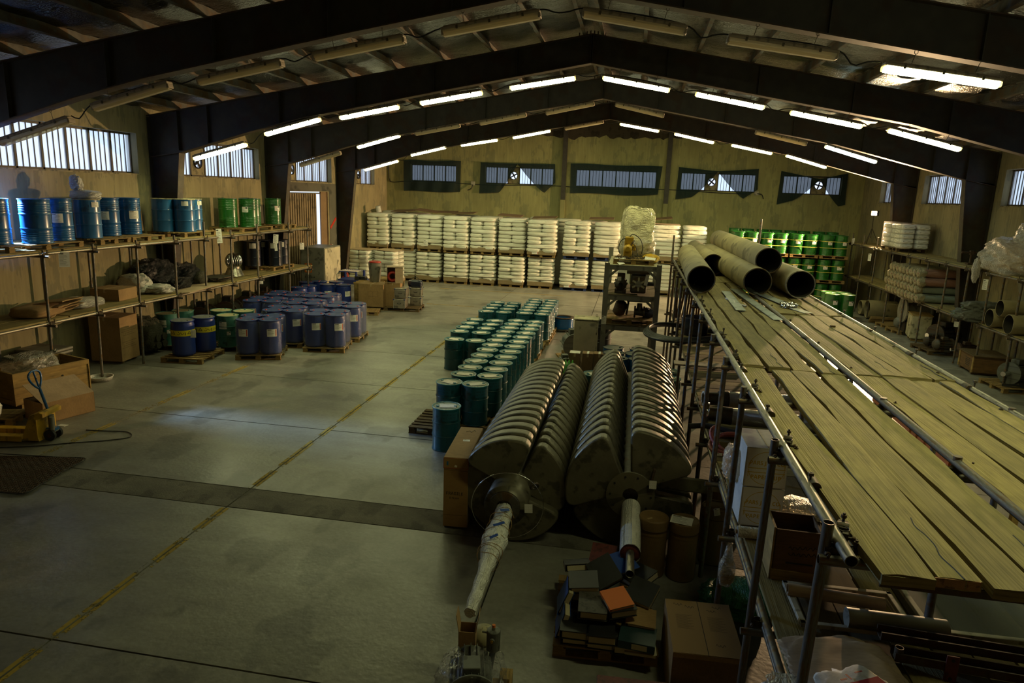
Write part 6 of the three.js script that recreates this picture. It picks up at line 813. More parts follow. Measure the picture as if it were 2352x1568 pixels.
// ================================================================== THE PLATFORM: scaffold tubes and planks on two levels
const PY = 2.83;
{
  const t = thing('scaffold_platform', 'long scaffold tube platform decked with thick worn planks on two levels', 'platform', [0, 0, 0]);
  const Z = [-3.64, -5.08, -6.59, -7.94, -9.28, -10.96, -12.44, -14.2, -15.7, -17.2, -18.7, -20.2], XS = [1.195, 2.39, 3.47];
  const topUp = [0.1, 0.05, 0.04, 0.02, 0.02, 0.02, 0.02, 0.02, 0.02, 0.02, 0.02, 0.02];
  Z.forEach((z, i) => { XS.forEach((x, k) => {
    const near = i < 4 && k < 2; const tall = (k === 2 && i === 11) ? 1.3 : (k === 0 && i === 11) ? 0.75 : topUp[i];
    const px = x - (k === 0 ? 0.05 : 0), g = k === 0 && i < 2 ? pipeGeo([px - 0.02, 0, z - 0.12], [px, PY + tall, z], 0.03, 0.005, 20) : rod([px + (k === 0 ? -0.02 : 0), 0, z - (k === 0 ? 0.1 : 0)], [px, PY + tall, z], 0.03, 14);
    part(t, 'post', g, M.pipeDull); coupler(t, x, PY - 0.06, z, near, k === 2 ? Math.PI : 0); if (k === 0) coupler(t, x + 0.06, PY, z - 0.1, near, 1.3);
    if (k < 2) coupler(t, x, 1.33, z - 0.05, i < 5 && k === 0);
  });
  part(t, 'cross_tube', pipeGeo([1.1, PY - 0.09, z + 0.06], [3.56, PY - 0.09, z + 0.06], 0.03, 0.005, 16), M.pipeDull); part(t, 'cross_tube', rod([1.05, 1.3, z + 0.05], [3.6, 1.3, z + 0.05], 0.028, 12), M.pipeDull); });
  part(t, 'end_angle', [bx(2.1, 0.01, 0.06, 2.4, PY - 0.062, -3.43), bx(2.1, 0.045, 0.01, 2.4, PY - 0.085, -3.402)], M.ironBrown);
  XS.forEach((x, k) => { for (const [a, b] of [[-3.42, -9.6], [-9.4, -15.8], [-15.6, -20.6]]) part(t, 'rail_tube', pipeGeo([x + (k === 0 ? 0.015 : 0), PY, a], [x + (k === 0 ? 0.015 : 0), PY, b], 0.033, 0.005, 18), k === 1 ? M.pipeDull : M.galv);
    part(t, 'rail_tube', rod([x + 0.05, 1.36, -3.5], [x + 0.05, 1.36, -20.6], 0.03, 14), M.pipeDull); for (let q = 0; q < 10; q++) if (k !== 1) { const z = -4.4 - q * 1.5; part(t, 'sleeve', cyl(0.04, 0.04, 0.12, x + (k === 0 ? 0.06 : -0.02), PY, z, Math.PI / 2, 0, 0, 14), M.clamp); part(t, 'sleeve_bolt', [rod([x + 0.04, PY - 0.05, z], [x + 0.04, PY + 0.08, z], 0.008, 6), bx(0.03, 0.02, 0.03, x + 0.04, PY + 0.07, z)], M.clamp); } });
  part(t, 'diagonal_tube', rod([1.25, 1.33, -3.4], [1.22, 1.3, -9.8], 0.03, 12), M.galv);
  // upper deck: rows of eight planks about 4 m long, with gaps over the middle tube
  const rows = [[-3.32, -7.58], [-7.62, -11.58], [-11.6, -15.6], [-15.6, -19.6]], cols = [[1.395, 0.25], [1.67, 0.235], [1.93, 0.245], [2.195, 0.24], [2.57, 0.26], [2.84, 0.25], [3.1, 0.25], [3.33, 0.19]];
  rows.forEach(([a, b], r) => cols.forEach(([x, w], k) => {
    const L = a - b + rr(-0.06, 0.04) - 0.03, m = part(t, 'deck_plank', plankGeo(L, w - (r === 0 && k === 1 ? 0.05 : 0.012), 0.06, 300 + r * 11 + k, 0.03), M.plank[(r * 5 + k * 2) % 3], [x + rr(-0.008, 0.008), PY - 0.026 + rr(-0.006, 0.012), (a + b) / 2 + rr(-0.03, 0.03)]);
    m.rotation.y = rr(-0.005, 0.005) + (r === 0 && k === 0 ? 0.012 : 0); m.rotation.z = rr(-0.025, 0.025);
    if (r === 0) part(m, 'end_grain', bx(w - 0.03, 0.05, 0.006, 0, 0, L / 2 + 0.001), k % 2 ? M.plankEnd : M.plank[0]);
    if (r < 2 && k % 2 === 1) { const P = []; for (let q = 0; q < 7; q++) P.push([0.02 + 0.012 * Math.sin(q * 2 + k), 0.03, L / 2 - q * 0.11]); part(m, 'split', tube(P, 0.0045, 20, 4), M.black); }
  }));
  // lower deck planks run across, the near ones lengthwise
  for (let i = 0; i < 44; i++) { const z = -8.2 - i * 0.265, m = part(t, 'lower_plank', plankGeo(2.3, 0.245, 0.035, 500 + i, 0.01), i % 3 ? M.boardDark : M.plank[1], [2.38, 1.415, z]); m.rotation.y = Math.PI / 2 + rr(-0.012, 0.012); }
  for (let i = 0; i < 8; i++) part(t, 'lower_plank', plankGeo(4.2, 0.26, 0.035, 560 + i, 0.01), i % 3 ? M.boardDark : M.plank[1], [1.4 + i * 0.278, 1.415, -5.95]);
}
// ---- tan pipes on the deck
[[[1.34, 3.105, -13.5], [1.52, 3.105, -19.7], 0.265, 'leftmost tan steel pipe, lying on the near left of the platform'], [[1.93, 3.09, -17.0], [1.95, 3.09, -22.6], 0.25, 'second tan steel pipe from the left, set farther back'], [[2.4, 3.105, -13.65], [2.2, 3.105, -20.6], 0.265, 'middle tan steel pipe, under the upper one'], [[3.16, 3.105, -13.55], [3.0, 3.105, -19.8], 0.265, 'rightmost tan steel pipe with a glint painted on its rim, on the platform edge'], [[2.66, 3.47, -14.2], [2.5, 3.48, -21.2], 0.255, 'upper tan steel pipe resting on two others']].forEach(([a, b, r, l], i) => {
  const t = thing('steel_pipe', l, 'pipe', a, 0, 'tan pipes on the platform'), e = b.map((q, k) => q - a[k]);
  part(t, 'outer_wall', pipeGeo([0, 0, 0], e, r, 0.012, 44), M.pipeTan); part(t, 'inner_lining', pipeGeo([0, 0, -0.03], e, r - 0.0125, 0.006, 40), M.pipeIn); part(t, 'rim', tf(lathe([[r - 0.019, 0], [r + 0.002, 0], [r + 0.002, 0.012], [r - 0.019, 0.012], [r - 0.019, 0]], 44), 0, 0, 0, Math.PI / 2), i === 3 ? M.galv : M.steelDark);  // rightmost rim in brighter metal: a glint put into its material
  part(t, 'far_cap', tf(new THREE.CircleGeometry(r - 0.02, 32), e[0], e[1], e[2] + 0.05), M.pipeIn);
});
[[2.18, -12.6, 0.15, 3.6, 0.05, 'longest, over the second and third planks'], [1.84, -12.7, 0.16, 2.4, -0.02, 'beside the longest one'], [2.52, -13.6, 0.2, 2.4, 0.18, 'right one over the middle tube']].forEach(([x, z, w, L, a, l], i) => { const m = single('metal_strip', bx(w, 0.006, L), M.blueStrip, 'thin bluish metal strip lying on the platform planks, ' + l, 'strip', 'metal strips on the platform', [x, PY + 0.02 + i * 0.008, z]); m.rotation.y = a; });
single('foil_scrap', tf(lump(0.24, 0.09, 0.3, { e: 0.9, a: 0.4, f: 3, s: 171 }), 0, 0.03, 0), M.chrome, 'crumpled silver foil on the planks in front of the rightmost pipe', 'foil', undefined, [2.72, PY + 0.02, -12.3]);
single('paper_scrap', bx(0.16, 0.004, 0.5), M.paper, 'pale paper strip on the planks beside the foil', 'scrap', undefined, [2.84, PY + 0.02, -11.95]).rotation.y = 0.3;
single('wood_chip', rb(0.07, 0.03, 0.05, 0.005), M.palletDark, 'small dark wood block on the planks toward the right edge', 'block', undefined, [2.98, PY + 0.02, -10.55]);
single('rag_strip', tube([[1.75, PY + 0.02, -12.9], [1.85, PY + 0.02, -12.6], [1.83, PY + 0.02, -12.3], [1.98, PY + 0.02, -12.05]], 0.02, 24, 5), M.paper, 'twisted pale strip of tape on the planks before the pipes', 'scrap');
// ---- goods on the lower deck
{
  const L0 = 1.44;
  const coil = (name, label, x, y, z, R, r, n, mat, sq = 0.75) => { const P = []; for (let i = 0; i <= n * 28; i++) { const a = i / 28 * Math.PI * 2, k = R + 0.05 * Math.sin(i * 0.7) * 0.3 - (i / (n * 28)) * 0.12; P.push([k * Math.cos(a), (i / (n * 28)) * r * 2.4 + r + 0.03 * Math.sin(a * 2), k * sq * Math.sin(a)]); } const t = thing(name, label, 'hose', [x, y, z]); part(t, 'hose_wall', tube(P, r, n * 64, 8), mat); return t; };
  coil('hose_coil', 'large coil of black cable hose on the lower deck by the steel rack', 1.35, L0, -16.3, 0.95, 0.035, 5, M.hose, 1.0);
  const pc = coil('hose_coil', 'pink hose coil on the lower deck behind the white cartons', 1.72, L0 - 0.02, -8.85, 0.56, 0.026, 3, M.pink, 0.75); part(pc, 'paper_tag', sheet(0.08, 0.1, 0.002, -0.45, 0.0, 0.33, 0, 0.2), DOC); part(pc, 'raised_end', tube([[-0.45, 0.06, 0.1], [-0.52, 0.14, 0.0], [-0.5, 0.22, -0.12], [-0.42, 0.24, -0.16]], 0.028, 16, 8), M.pink);
  [[1.55, -9.75, 'nearer'], [1.6, -10.6, 'farther']].forEach(([x, z, l], i) => { const t = thing('flanged_hose', `${l} braided metal hose with a bright flange on the lower deck`, 'hose', [x, L0 + 0.15, z], -0.08 + i * 0.2, 'braided hoses on the lower deck'); part(t, 'braid', cyl(0.12, 0.12, 1.5, 0.75, 0, 0, 0, 0, Math.PI / 2, 28), M.braid); part(t, 'collar', cyl(0.125, 0.125, 0.14, -0.05, 0, 0, 0, 0, Math.PI / 2, 24), M.iron); part(t, 'neck', pipeGeo([-0.3, 0, 0], [-0.05, 0, 0], 0.1, 0.01, 28), M.steelDark); part(t, 'flange', pipeGeo([-0.36, 0, 0], [-0.3, 0, 0], i ? 0.115 : 0.165, i ? 0.025 : 0.06, 32), i ? M.bagWhite : M.chrome); if (!i) for (let k = 0; k < 8; k++) part(t, 'bolt_hole', cyl(0.01, 0.01, 0.004, -0.362, 0.137 * Math.cos(k * 0.785), 0.137 * Math.sin(k * 0.785), 0, 0, Math.PI / 2, 8), M.black); });
  single('rubber_hose', tube([[0.95, 1.5, -9.4], [1.2, 1.52, -9.42], [1.6, 1.5, -9.3], [2.2, 1.48, -9.35], [2.9, 1.47, -9.5]], 0.04, 40, 10), M.rubber, 'dark rubber hose lying across the lower deck in front of the flanged hoses', 'hose');
  single('grey_board', bx(1.3, 0.03, 0.3), M.whiteFrame, 'pale flat board sticking out from the lower deck below the cable coil', 'board', undefined, [1.6, L0 + 0.06, -13.2]);
  single('blue_tub', lathe([[0.001, 0], [0.3, 0], [0.33, 0.42], [0.3, 0.42], [0.28, 0.03], [0.001, 0.03]], 24), M.navy, 'dark blue tub inside the coil of black cable hose', 'tub', undefined, [1.6, L0, -16.6]);
  for (let i = 0; i < 12; i++) single('wood_slat', bx(0.05, 0.95, 0.02, 0, 0.46, 0, 0.5, 0, rr(-0.08, 0.08)), i % 2 ? M.pallet : M.palletDark, `loose wooden slat leaning behind the cable coil, ${ORD[i]} from the left`, 'slat', 'leaning slats', [1.25 + i * 0.075, L0, -18.4 + rr(-0.1, 0.1)]);
  const pars = mk({ roughness: 0.75 }); pars.map = canvas(512, 512, (g, w, h) => { g.fillStyle = '#e3e0dc'; g.fillRect(0, 0, w, h); g.strokeStyle = '#c9a21a'; g.fillStyle = '#c9a21a'; g.lineWidth = 7; g.beginPath(); g.ellipse(256, 262, 226, 222, 0, Math.PI * 1.02, Math.PI * 1.98); g.stroke(); g.beginPath(); g.ellipse(256, 262, 226, 222, 0, 0.02 * Math.PI, Math.PI * 0.98); g.stroke(); g.strokeRect(24, 262, 464, 3); g.strokeRect(24, 318, 464, 3); g.font = 'bold 74px sans-serif'; g.textAlign = 'center'; g.fillText('PARS JAM CO', 256, 215, 440); g.fillText('PAPER CUP', 256, 408, 400); g.beginPath(); g.moveTo(30, 262); g.lineTo(30, 190); g.moveTo(482, 262); g.lineTo(482, 190); g.moveTo(30, 318); g.lineTo(30, 380); g.moveTo(482, 318); g.lineTo(482, 380); g.stroke(); });
  [[0, 'lower'], [0.415, 'upper']].forEach(([dy, l]) => { const t = thing('paper_cup_carton', `white carton printed PARS JAM CO PAPER CUP, ${l} of the two`, 'box', [1.43, L0 + dy, -6.9], 0.03, 'white paper cup cartons'); part(t, 'body', rb(0.4, 0.41, 0.58, 0.006, 0, 0.205, 0), M.whiteBox); part(t, 'print', sheet(0.385, 0.39, 0.002, 0.005, 0.205, 0.291), pars); part(t, 'flap_seam', bx(0.004, 0.002, 0.57, 0, 0.411, 0), M.cardPale); });
  single('plastic_bag', lump(0.16, 0.34, 0.3, { e: 0.8, a: 0.2, s: 181 }), M.filmThick, 'clear plastic bag squeezed left of the white cartons', 'bag', undefined, [1.17, L0 + 0.5, -7.0]); single('plastic_bag', lump(0.5, 0.14, 0.4, { e: 0.7, a: 0.2, s: 184 }), M.filmThick, 'clear plastic packet lying right of the upper white carton', 'bag', undefined, [1.95, L0 + 0.09, -6.95]);
  const rl = thing('textile_roll', 'white textile roll lying below the white cartons', 'roll', [1.2, L0 + 0.05, -6.35], 0.03); part(rl, 'roll', cyl(0.055, 0.055, 0.62, 0.3, 0, 0, 0, 0, Math.PI / 2, 22), M.bagWhite); part(rl, 'core', cyl(0.02, 0.02, 0.66, 0.3, 0, 0, 0, 0, Math.PI / 2), M.card);
  const bxw = thing('wooden_box', 'open plywood box with handwriting on its front, on the lower deck', 'box', [1.56, L0, -5.82], -0.02), W = 0.38, H = 0.46, Dp = 0.36;
  for (const [n, a] of [['side', [-W / 2, W / 2, 0, H, Dp / 2 - 0.014, Dp / 2]], ['side', [-W / 2, W / 2, 0, H, -Dp / 2, -Dp / 2 + 0.014]], ['side', [-W / 2, -W / 2 + 0.014, 0, H, -Dp / 2, Dp / 2]], ['side', [W / 2 - 0.014, W / 2, 0, H, -Dp / 2, Dp / 2]], ['bottom', [-W / 2, W / 2, 0, 0.014, -Dp / 2, Dp / 2]], ['batten', [-W / 2 - 0.012, W / 2 + 0.012, 0, 0.09, Dp / 2, Dp / 2 + 0.014]], ['batten', [-W / 2 - 0.016, -W / 2, 0, H + 0.02, -Dp / 2, Dp / 2 + 0.014]]]) part(bxw, n, span(...a), n === 'batten' ? M.crate : M.crateOld);
  for (const [i, y] of [0.3, 0.24].entries()) { const P = []; for (let k = 0; k < 16; k++) P.push([-0.1 + k * 0.015 + 0.03, y + 0.016 * Math.sin(k * 2.3 + i) + k * 0.001, Dp / 2 + 0.001]); part(bxw, 'handwriting', tube(P, 0.0028, 80, 4), M.black); } part(bxw, 'ink_bar', span(-0.08, 0.14, 0.155, 0.17, Dp / 2, Dp / 2 + 0.002), M.black);
  // screens, rolls, papers and channels at the near end
  const fr = (l, x, z, w, d, y, a, screen) => { const t = thing('window_frame', l, 'frame', [x, y, z], a, 'white frames on the lower deck'), b = 0.045; for (const q of [[-w / 2, w / 2, -d / 2, -d / 2 + b], [-w / 2, w / 2, d / 2 - b, d / 2], [-w / 2, -w / 2 + b, -d / 2, d / 2], [w / 2 - b, w / 2, -d / 2, d / 2]]) part(t, 'frame_bar', rb(q[1] - q[0], 0.035, q[3] - q[2], 0.006, (q[0] + q[1]) / 2, 0.0175, (q[2] + q[3]) / 2), M.whiteFrame); if (screen) part(t, 'screen', span(-w / 2 + b, w / 2 - b, 0.016, 0.018, -d / 2 + b, d / 2 - b), M.mesh); };
  fr('large white frame with a grey insect screen under the plank ends', 2.86, -5.9, 0.98, 1.75, L0 + 0.05, 0.02, true); fr('smaller empty white frame under the card tube', 1.88, -5.25, 0.86, 0.6, L0 + 0.02, 0.03, false);
  const ct = thing('card_tube', 'brown cardboard tube lying across the smaller white frame', 'tube', [1.44, L0 + 0.09, -5.34], 0.0); part(ct, 'tube_wall', pipeGeo([0, 0, 0], [0.72, 0, 0.05], 0.05, 0.006, 24), M.cardPale);
  const gr = thing('grey_roll', 'thick grey felt roll in front of the smaller white frame', 'roll', [1.8, L0 + 0.1, -5.02], 0.0); part(gr, 'roll', cyl(0.075, 0.075, 0.7, 0.35, 0, 0, 0, 0, Math.PI / 2, 28), M.greyPaint);
  const poly = (l, x, z, a, y, mat, w = 0.62, d = 0.8) => { const m = single('paper_sack', tf(lump(w, 0.07, d, { e: 0.5, a: 0.12, s: 190 + Math.round(x * 100), n: 14 }), 0, 0, 0), mat, l, 'sack', 'paper sacks on the lower deck', [x, y, z]); m.rotation.y = a; return m; };
  poly('pale empty paper sack lying at the near left of the lower deck', 1.62, -4.45, 0.15, L0 + 0.06, M.cardPale, 0.7, 0.62);
  const ps = poly('white paper sack with a red printed panel at the near edge', 1.72, -3.98, 0.5, L0 + 0.12, M.paper, 0.5, 0.75); const rp = mk({ roughness: 0.8 }); rp.map = canvas(256, 256, (g) => { g.fillStyle = '#a81f22'; g.fillRect(0, 0, 256, 256); g.fillStyle = '#e8dcd0'; seed = 5; for (let i = 0; i < 40; i++) g.fillRect(40 + rnd() * 170, 40 + rnd() * 160, 4 + rnd() * 22, 3 + rnd() * 8); g.beginPath(); g.arc(128, 150, 14, 0, 7); g.fill(); }); part(ps, 'red_print', sheet(0.26, 0.42, 0.002, 0.06, 0.041, -0.02, -Math.PI / 2, 0, 0), rp); part(ps, 'red_mark', [bx(0.05, 0.002, 0.012, -0.05, 0.041, -0.27), bx(0.012, 0.002, 0.05, 0.0, 0.041, -0.28), bx(0.06, 0.002, 0.01, 0.1, 0.041, -0.3)], M.red);
  single('plastic_sheet', lump(0.5, 0.1, 0.6, { e: 0.7, a: 0.2, s: 195 }), M.filmThick, 'bluish clear plastic sheet at the near left corner of the lower deck', 'plastic', undefined, [1.32, L0 + 0.04, -4.0]);
  const ch = (l, x, y, z, L, a) => { const t = thing('steel_channel', l, 'channel', [x, y, z], a, 'steel channels at the near end'); part(t, 'web', bx(L, 0.012, 0.1, 0, 0, 0), M.ironBrown); part(t, 'flange', bx(L, 0.06, 0.012, 0, 0.03, 0.05), M.ironBrown); part(t, 'flange', bx(L, 0.06, 0.012, 0, 0.03, -0.05), M.ironBrown); return t; };
  ch('rear brown steel channel lying across the near end of the lower deck', 2.62, L0 + 0.1, -4.8, 1.3, -0.06); const c2 = ch('front brown steel channel with an upright bolted plate', 2.66, L0 + 0.06, -4.62, 1.3, -0.07); part(c2, 'plate', rb(0.08, 0.2, 0.012, 0.004, -0.3, 0.02, 0.064), M.maroon); for (const y of [-0.05, 0.09]) part(c2, 'plate_hole', cyl(0.012, 0.012, 0.004, -0.3, y, 0.071, Math.PI / 2, 0, 0, 12), M.black); part(c2, 'bolt_tube', pipeGeo([-0.62, 0.0, 0.02], [-0.62, 0.09, 0.02], 0.03, 0.008, 16), M.clamp);
  single('orange_box', rb(0.5, 0.3, 0.4, 0.01), M.orange, 'orange box on the floor right of the platform, seen past the planks', 'box', undefined, [3.75, 0.95, -7.4]); single('orange_panel', rb(0.4, 0.12, 1.4, 0.01), M.orange, 'orange beam under the middle of the platform deck', 'beam', undefined, [3.0, 1.5, -7.3]);
  const tb = thing('work_table', 'pale board topped table right of the platform edge', 'table', [4.15, 0, -9.4], 0); part(tb, 'table_top', rb(0.95, 0.05, 2.8, 0.008, 0, 1.9, 0), M.cardPale); part(tb, 'apron', bx(0.85, 0.14, 2.6, 0, 1.8, 0), M.orange); for (const sx of [-1, 1]) for (const sz of [-1, 1]) part(tb, 'leg', bx(0.07, 1.78, 0.07, sx * 0.38, 0.89, sz * 1.25), M.crate); single('wire_brush', [rb(0.1, 0.03, 0.3, 0.01), ...Array.from({ length: 8 }, (_, i) => rod([0.0, 0.01, -0.1 + i * 0.03], [0.12, 0.05, -0.16 + i * 0.05], 0.004, 4))], M.plasticBlue, 'frayed blue brush lying on the board topped table', 'brush', undefined, [3.95, 1.945, -10.2]);
}
// ================================================================== STEEL RACK WITH MACHINES
{
  const zf = -17.9, zb = -20.4, t = thing('steel_rack', 'grey steel angle rack carrying machines, left of the platform', 'rack', [0.05, 0, 0]);
  for (const x of [-0.66, 0.66]) for (const z of [zf, zb]) part(t, 'upright', [bx(0.13, z === zb ? 3.0 : 2.9, 0.012, x, z === zb ? 1.65 : 1.475, z + 0.05), bx(0.012, 2.95, 0.12, x + Math.sign(x) * 0.06, 1.475, z)], M.greyPaint);
  for (const y of [2.86, 2.07, 1.27]) { part(t, 'shelf_plate', span(-0.64, 0.64, y, y + 0.025, zb, zf), y > 2.5 ? M.cabinetTop : M.boardDark); for (const z of [zf + 0.02, zb]) part(t, 'shelf_beam', [bx(1.3, 0.12, 0.012, 0, y - 0.05, z), bx(1.3, 0.012, 0.06, 0, y + 0.01, z)], M.greyPaint); for (const x of [-0.62, 0.62]) { part(t, 'side_beam', bx(0.012, 0.11, 2.5, x, y - 0.05, (zf + zb) / 2), M.greyPaint); part(t, 'gusset', ext(shape(x < 0 ? [[-0.6, y - 0.11], [-0.36, y - 0.11], [-0.6, y - 0.33], [-0.6, y - 0.24], [-0.46, y - 0.12]] : [[0.6, y - 0.11], [0.36, y - 0.11], [0.6, y - 0.33], [0.6, y - 0.24], [0.46, y - 0.12]]), 0.012).translate(0, 0, zf - 0.01), M.greyPaint); } }
  part(t, 'paper_label', sheet(0.12, 0.22, 0.003, -0.66, 1.42, zf + 0.06), DOC);
  pallet('small pallet on the top shelf of the steel rack', [0.05, 2.885, -18.45], 0, { L: 1.05, W: 0.9 });
  const bw = single('wrapped_bundle', tf(lump(0.88, 1.35, 0.8, { e: 0.45, a: 0.1, f: 2.6, s: 211, n: 20 }), 0, 0.68, 0), mk({ c: [0.78, 0.68, 0.42], roughness: 0.28, bump: 'wrinkle', bsz: 0.6, bs: 0.05 }), 'tall bundle wrapped in shiny crumpled plastic on top of the steel rack', 'bundle', undefined, [0.1, 2.95, -19.4]);
  part(bw, 'loose_skirt', tf(lump(0.92, 0.5, 0.86, { e: 0.5, a: 0.16, s: 214, n: 14 }), 0, 0.3, 0.05), M.filmThick);
  const h = thing('chain_hoist', 'yellow electric chain hoist with a heap of chain on the rack top', 'hoist', [-0.12, 3.03, -18.45]); part(h, 'motor_housing', tf(lathe([[0.001, 0.16], [0.06, 0.15], [0.1, 0.12], [0.115, 0.05], [0.115, -0.16], [0.001, -0.18]], 26), 0, 0.24, 0.08, Math.PI / 2), M.yellow); part(h, 'nose_cap', cyl(0.06, 0.065, 0.03, 0, 0.24, 0.245, Math.PI / 2), M.yellow); part(h, 'gear_case', [rb(0.24, 0.26, 0.2, 0.04, 0.02, 0.42, -0.05), rb(0.22, 0.2, 0.2, 0.03, 0, 0.1, 0.05)], M.yellow); part(h, 'hook_block', rb(0.1, 0.16, 0.1, 0.03, 0.16, 0.27, 0.02), M.yellow);
  part(h, 'control_cable', [tube([[-0.02, 0.52, 0], [-0.18, 0.45, 0.08], [-0.24, 0.25, 0.12], [-0.2, 0.1, 0.14]], 0.012, 24, 6), tube([[0.02, 0.54, 0], [0.1, 0.62, 0.04], [0.3, 0.5, 0.08], [0.38, 0.3, 0.1], [0.36, 0.12, 0.12]], 0.012, 30, 6), tube([[0.1, 0.4, 0.1], [0.2, 0.3, 0.12], [0.28, 0.05, 0.14]], 0.01, 20, 6)], M.black);
  { const links = []; seed = 42; for (let i = 0; i < 130; i++) { const x = -0.3 + rnd() * 0.75, z = 0.1 + rnd() * 0.28; links.push(tf(new THREE.TorusGeometry(0.016, 0.0055, 4, 8), x, 0.0 + 0.05 * rnd(), z, rnd() * 3, rnd() * 3, rnd() * 3)); } for (let i = 0; i < 26; i++) links.push(tf(new THREE.TorusGeometry(0.018, 0.006, 4, 8), 0.14 - 0.01 * i % 0.1, 0.45 - i * 0.016, 0.12 + 0.02 * Math.sin(i), 0, i % 2 * 1.57, 0)); const c = part(h, 'chain', links, M.clamp); c.userData.kind = 'stuff'; }
  for (const [x, y, z, w, d, l, a] of [[-0.28, 2.93, -18.0, 0.16, 0.2, 'leaf shaped, hanging over the rack front edge', 0.5], [0.45, 3.03, -18.25, 0.3, 0.24, 'large, at the right front of the rack top', -0.3], [-0.3, 3.03, -18.12, 0.28, 0.1, 'narrow, at the left front of the rack top', 0.3]]) single('paper_sheet', sheet(w, d, 0.003, 0, 0, 0, -1.2, 0, a), M.paper, 'crumpled paper, ' + l, 'paper', 'papers on the steel rack', [x, y, z]);
  single('cloth_heap', lump(0.4, 0.24, 0.4, { e: 0.8, a: 0.2, s: 221 }), M.yellow, 'dull yellow cloth heap right of the wrapped bundle on the rack', 'cloth', undefined, [0.5, 3.0, -18.75]);
  const gb = thing('gearbox', 'dark gearbox with a star shaped cover on the middle rack shelf', 'gearbox', [0.22, 2.1, -18.35]); part(gb, 'case', rb(0.42, 0.5, 0.45, 0.06, 0, 0.28, 0), M.steelDark); part(gb, 'cover', cyl(0.2, 0.2, 0.04, 0, 0.28, 0.24, Math.PI / 2), M.steelDark); part(gb, 'star_arm', [0, 1, 2, 3, 4, 5].map((k) => tf(bx(0.045, 0.14, 0.03, 0, 0.11, 0), 0, 0.28, 0.27, 0, 0, k * 1.047)), M.cabinetTop); part(gb, 'bearing_cap', cyl(0.08, 0.085, 0.06, 0, 0.28, 0.28, Math.PI / 2), M.greyPaint); part(gb, 'top_flange', bx(0.6, 0.04, 0.5, -0.02, 0.56, 0), M.steelDark); part(gb, 'output_shaft', cyl(0.05, 0.05, 0.2, 0.3, 0.28, 0.05, 0, 0, Math.PI / 2), M.black);
  const gm = thing('gear_motor', 'dark motor beside the gearbox on the middle rack shelf', 'motor', [-0.24, 2.1, -18.35]); part(gm, 'casing', [cyl(0.15, 0.15, 0.4, 0, 0.25, 0, Math.PI / 2), ...Array.from({ length: 12 }, (_, k) => bx(0.01, 0.04, 0.36, 0.16 * Math.cos(k * 0.52), 0.25 + 0.16 * Math.sin(k * 0.52), 0, 0, 0, k * 0.52 - Math.PI / 2))], M.iron); part(gm, 'end_bell', tf(lathe([[0.06, 0.1], [0.07, 0.08], [0.14, 0.03], [0.16, 0]], 24), 0, 0.25, 0.2, Math.PI / 2), M.iron); part(gm, 'foot', bx(0.3, 0.1, 0.3, 0, 0.05, 0), M.iron); part(gm, 'top_box', rb(0.2, 0.14, 0.2, 0.02, 0, 0.45, 0), M.ironBrown);
  for (const [x, l, a] of [[-0.28, 'on the motor', 0.05], [0.42, 'on the gearbox', -0.15]]) single('paper_tag', sheet(0.09, x > 0 ? 0.28 : 0.1, 0.003, 0, 0, 0, 0, 0, a), M.paper, `white paper tag ${l} on the middle rack shelf`, 'tag', 'paper tags', [x, 2.5, -18.08]);
  pallet('pallet with pump parts on the lower rack shelf', [0.05, 1.3, -18.5], 0, { L: 1.2, W: 0.9, mat: M.pallet, full: true });
  const pu = thing('pump_casing', 'rusty round pump casing at the left of the lower rack shelf', 'pump', [-0.22, 1.43, -18.45]); part(pu, 'volute', tf(lathe([[0.06, -0.16], [0.15, -0.16], [0.21, -0.08], [0.23, 0], [0.21, 0.08], [0.15, 0.16], [0.06, 0.16], [0.06, -0.16]], 28), 0, 0.24, 0, 0, 0, Math.PI / 2 - 0.3), M.ironBrown); part(pu, 'flange', cyl(0.2, 0.2, 0.05, 0.2, 0.26, 0, 0, 0, Math.PI / 2 - 0.1, 24), M.iron); part(pu, 'top_flange', cyl(0.24, 0.24, 0.03, 0.06, 0.5, 0, 0, 0, 0.05, 24), M.iron);
  const pv = thing('pump_valve', 'grey flanged valve at the right of the lower rack shelf', 'valve', [0.32, 1.43, -18.4]); for (const x of [-0.14, 0.1]) part(pv, 'flange', cyl(0.16, 0.16, 0.045, x, 0.17, 0, 0, 0, Math.PI / 2, 24), M.steelDark); part(pv, 'body', cyl(0.09, 0.11, 0.26, -0.02, 0.17, 0, 0, 0, Math.PI / 2), M.steelDark); part(pv, 'bonnet', cyl(0.07, 0.09, 0.2, -0.02, 0.3, 0), M.steelDark); single('blue_cloth', lump(0.34, 0.26, 0.34, { e: 0.8, a: 0.2, s: 231 }), mk({ c: [0.06, 0.06, 0.11], roughness: 0.8, bump: 'wrinkle', bsz: 0.4, bs: 0.02 }), 'grey blue cloth beside the flanged valve on the lower rack shelf', 'cloth', undefined, [0.55, 1.56, -18.6]);
  single('dark_trays', [bx(0.5, 0.03, 0.4, 0, 0, 0), bx(0.46, 0.03, 0.36, 0.05, 0.05, 0, 0.05), bx(0.5, 0.02, 0.4, 0.1, 0.1, 0, 0, 0.3)], M.iron, 'dark flat flanges piled above the valve on the lower rack shelf', 'flange', undefined, [0.2, 1.86, -18.7]);
}

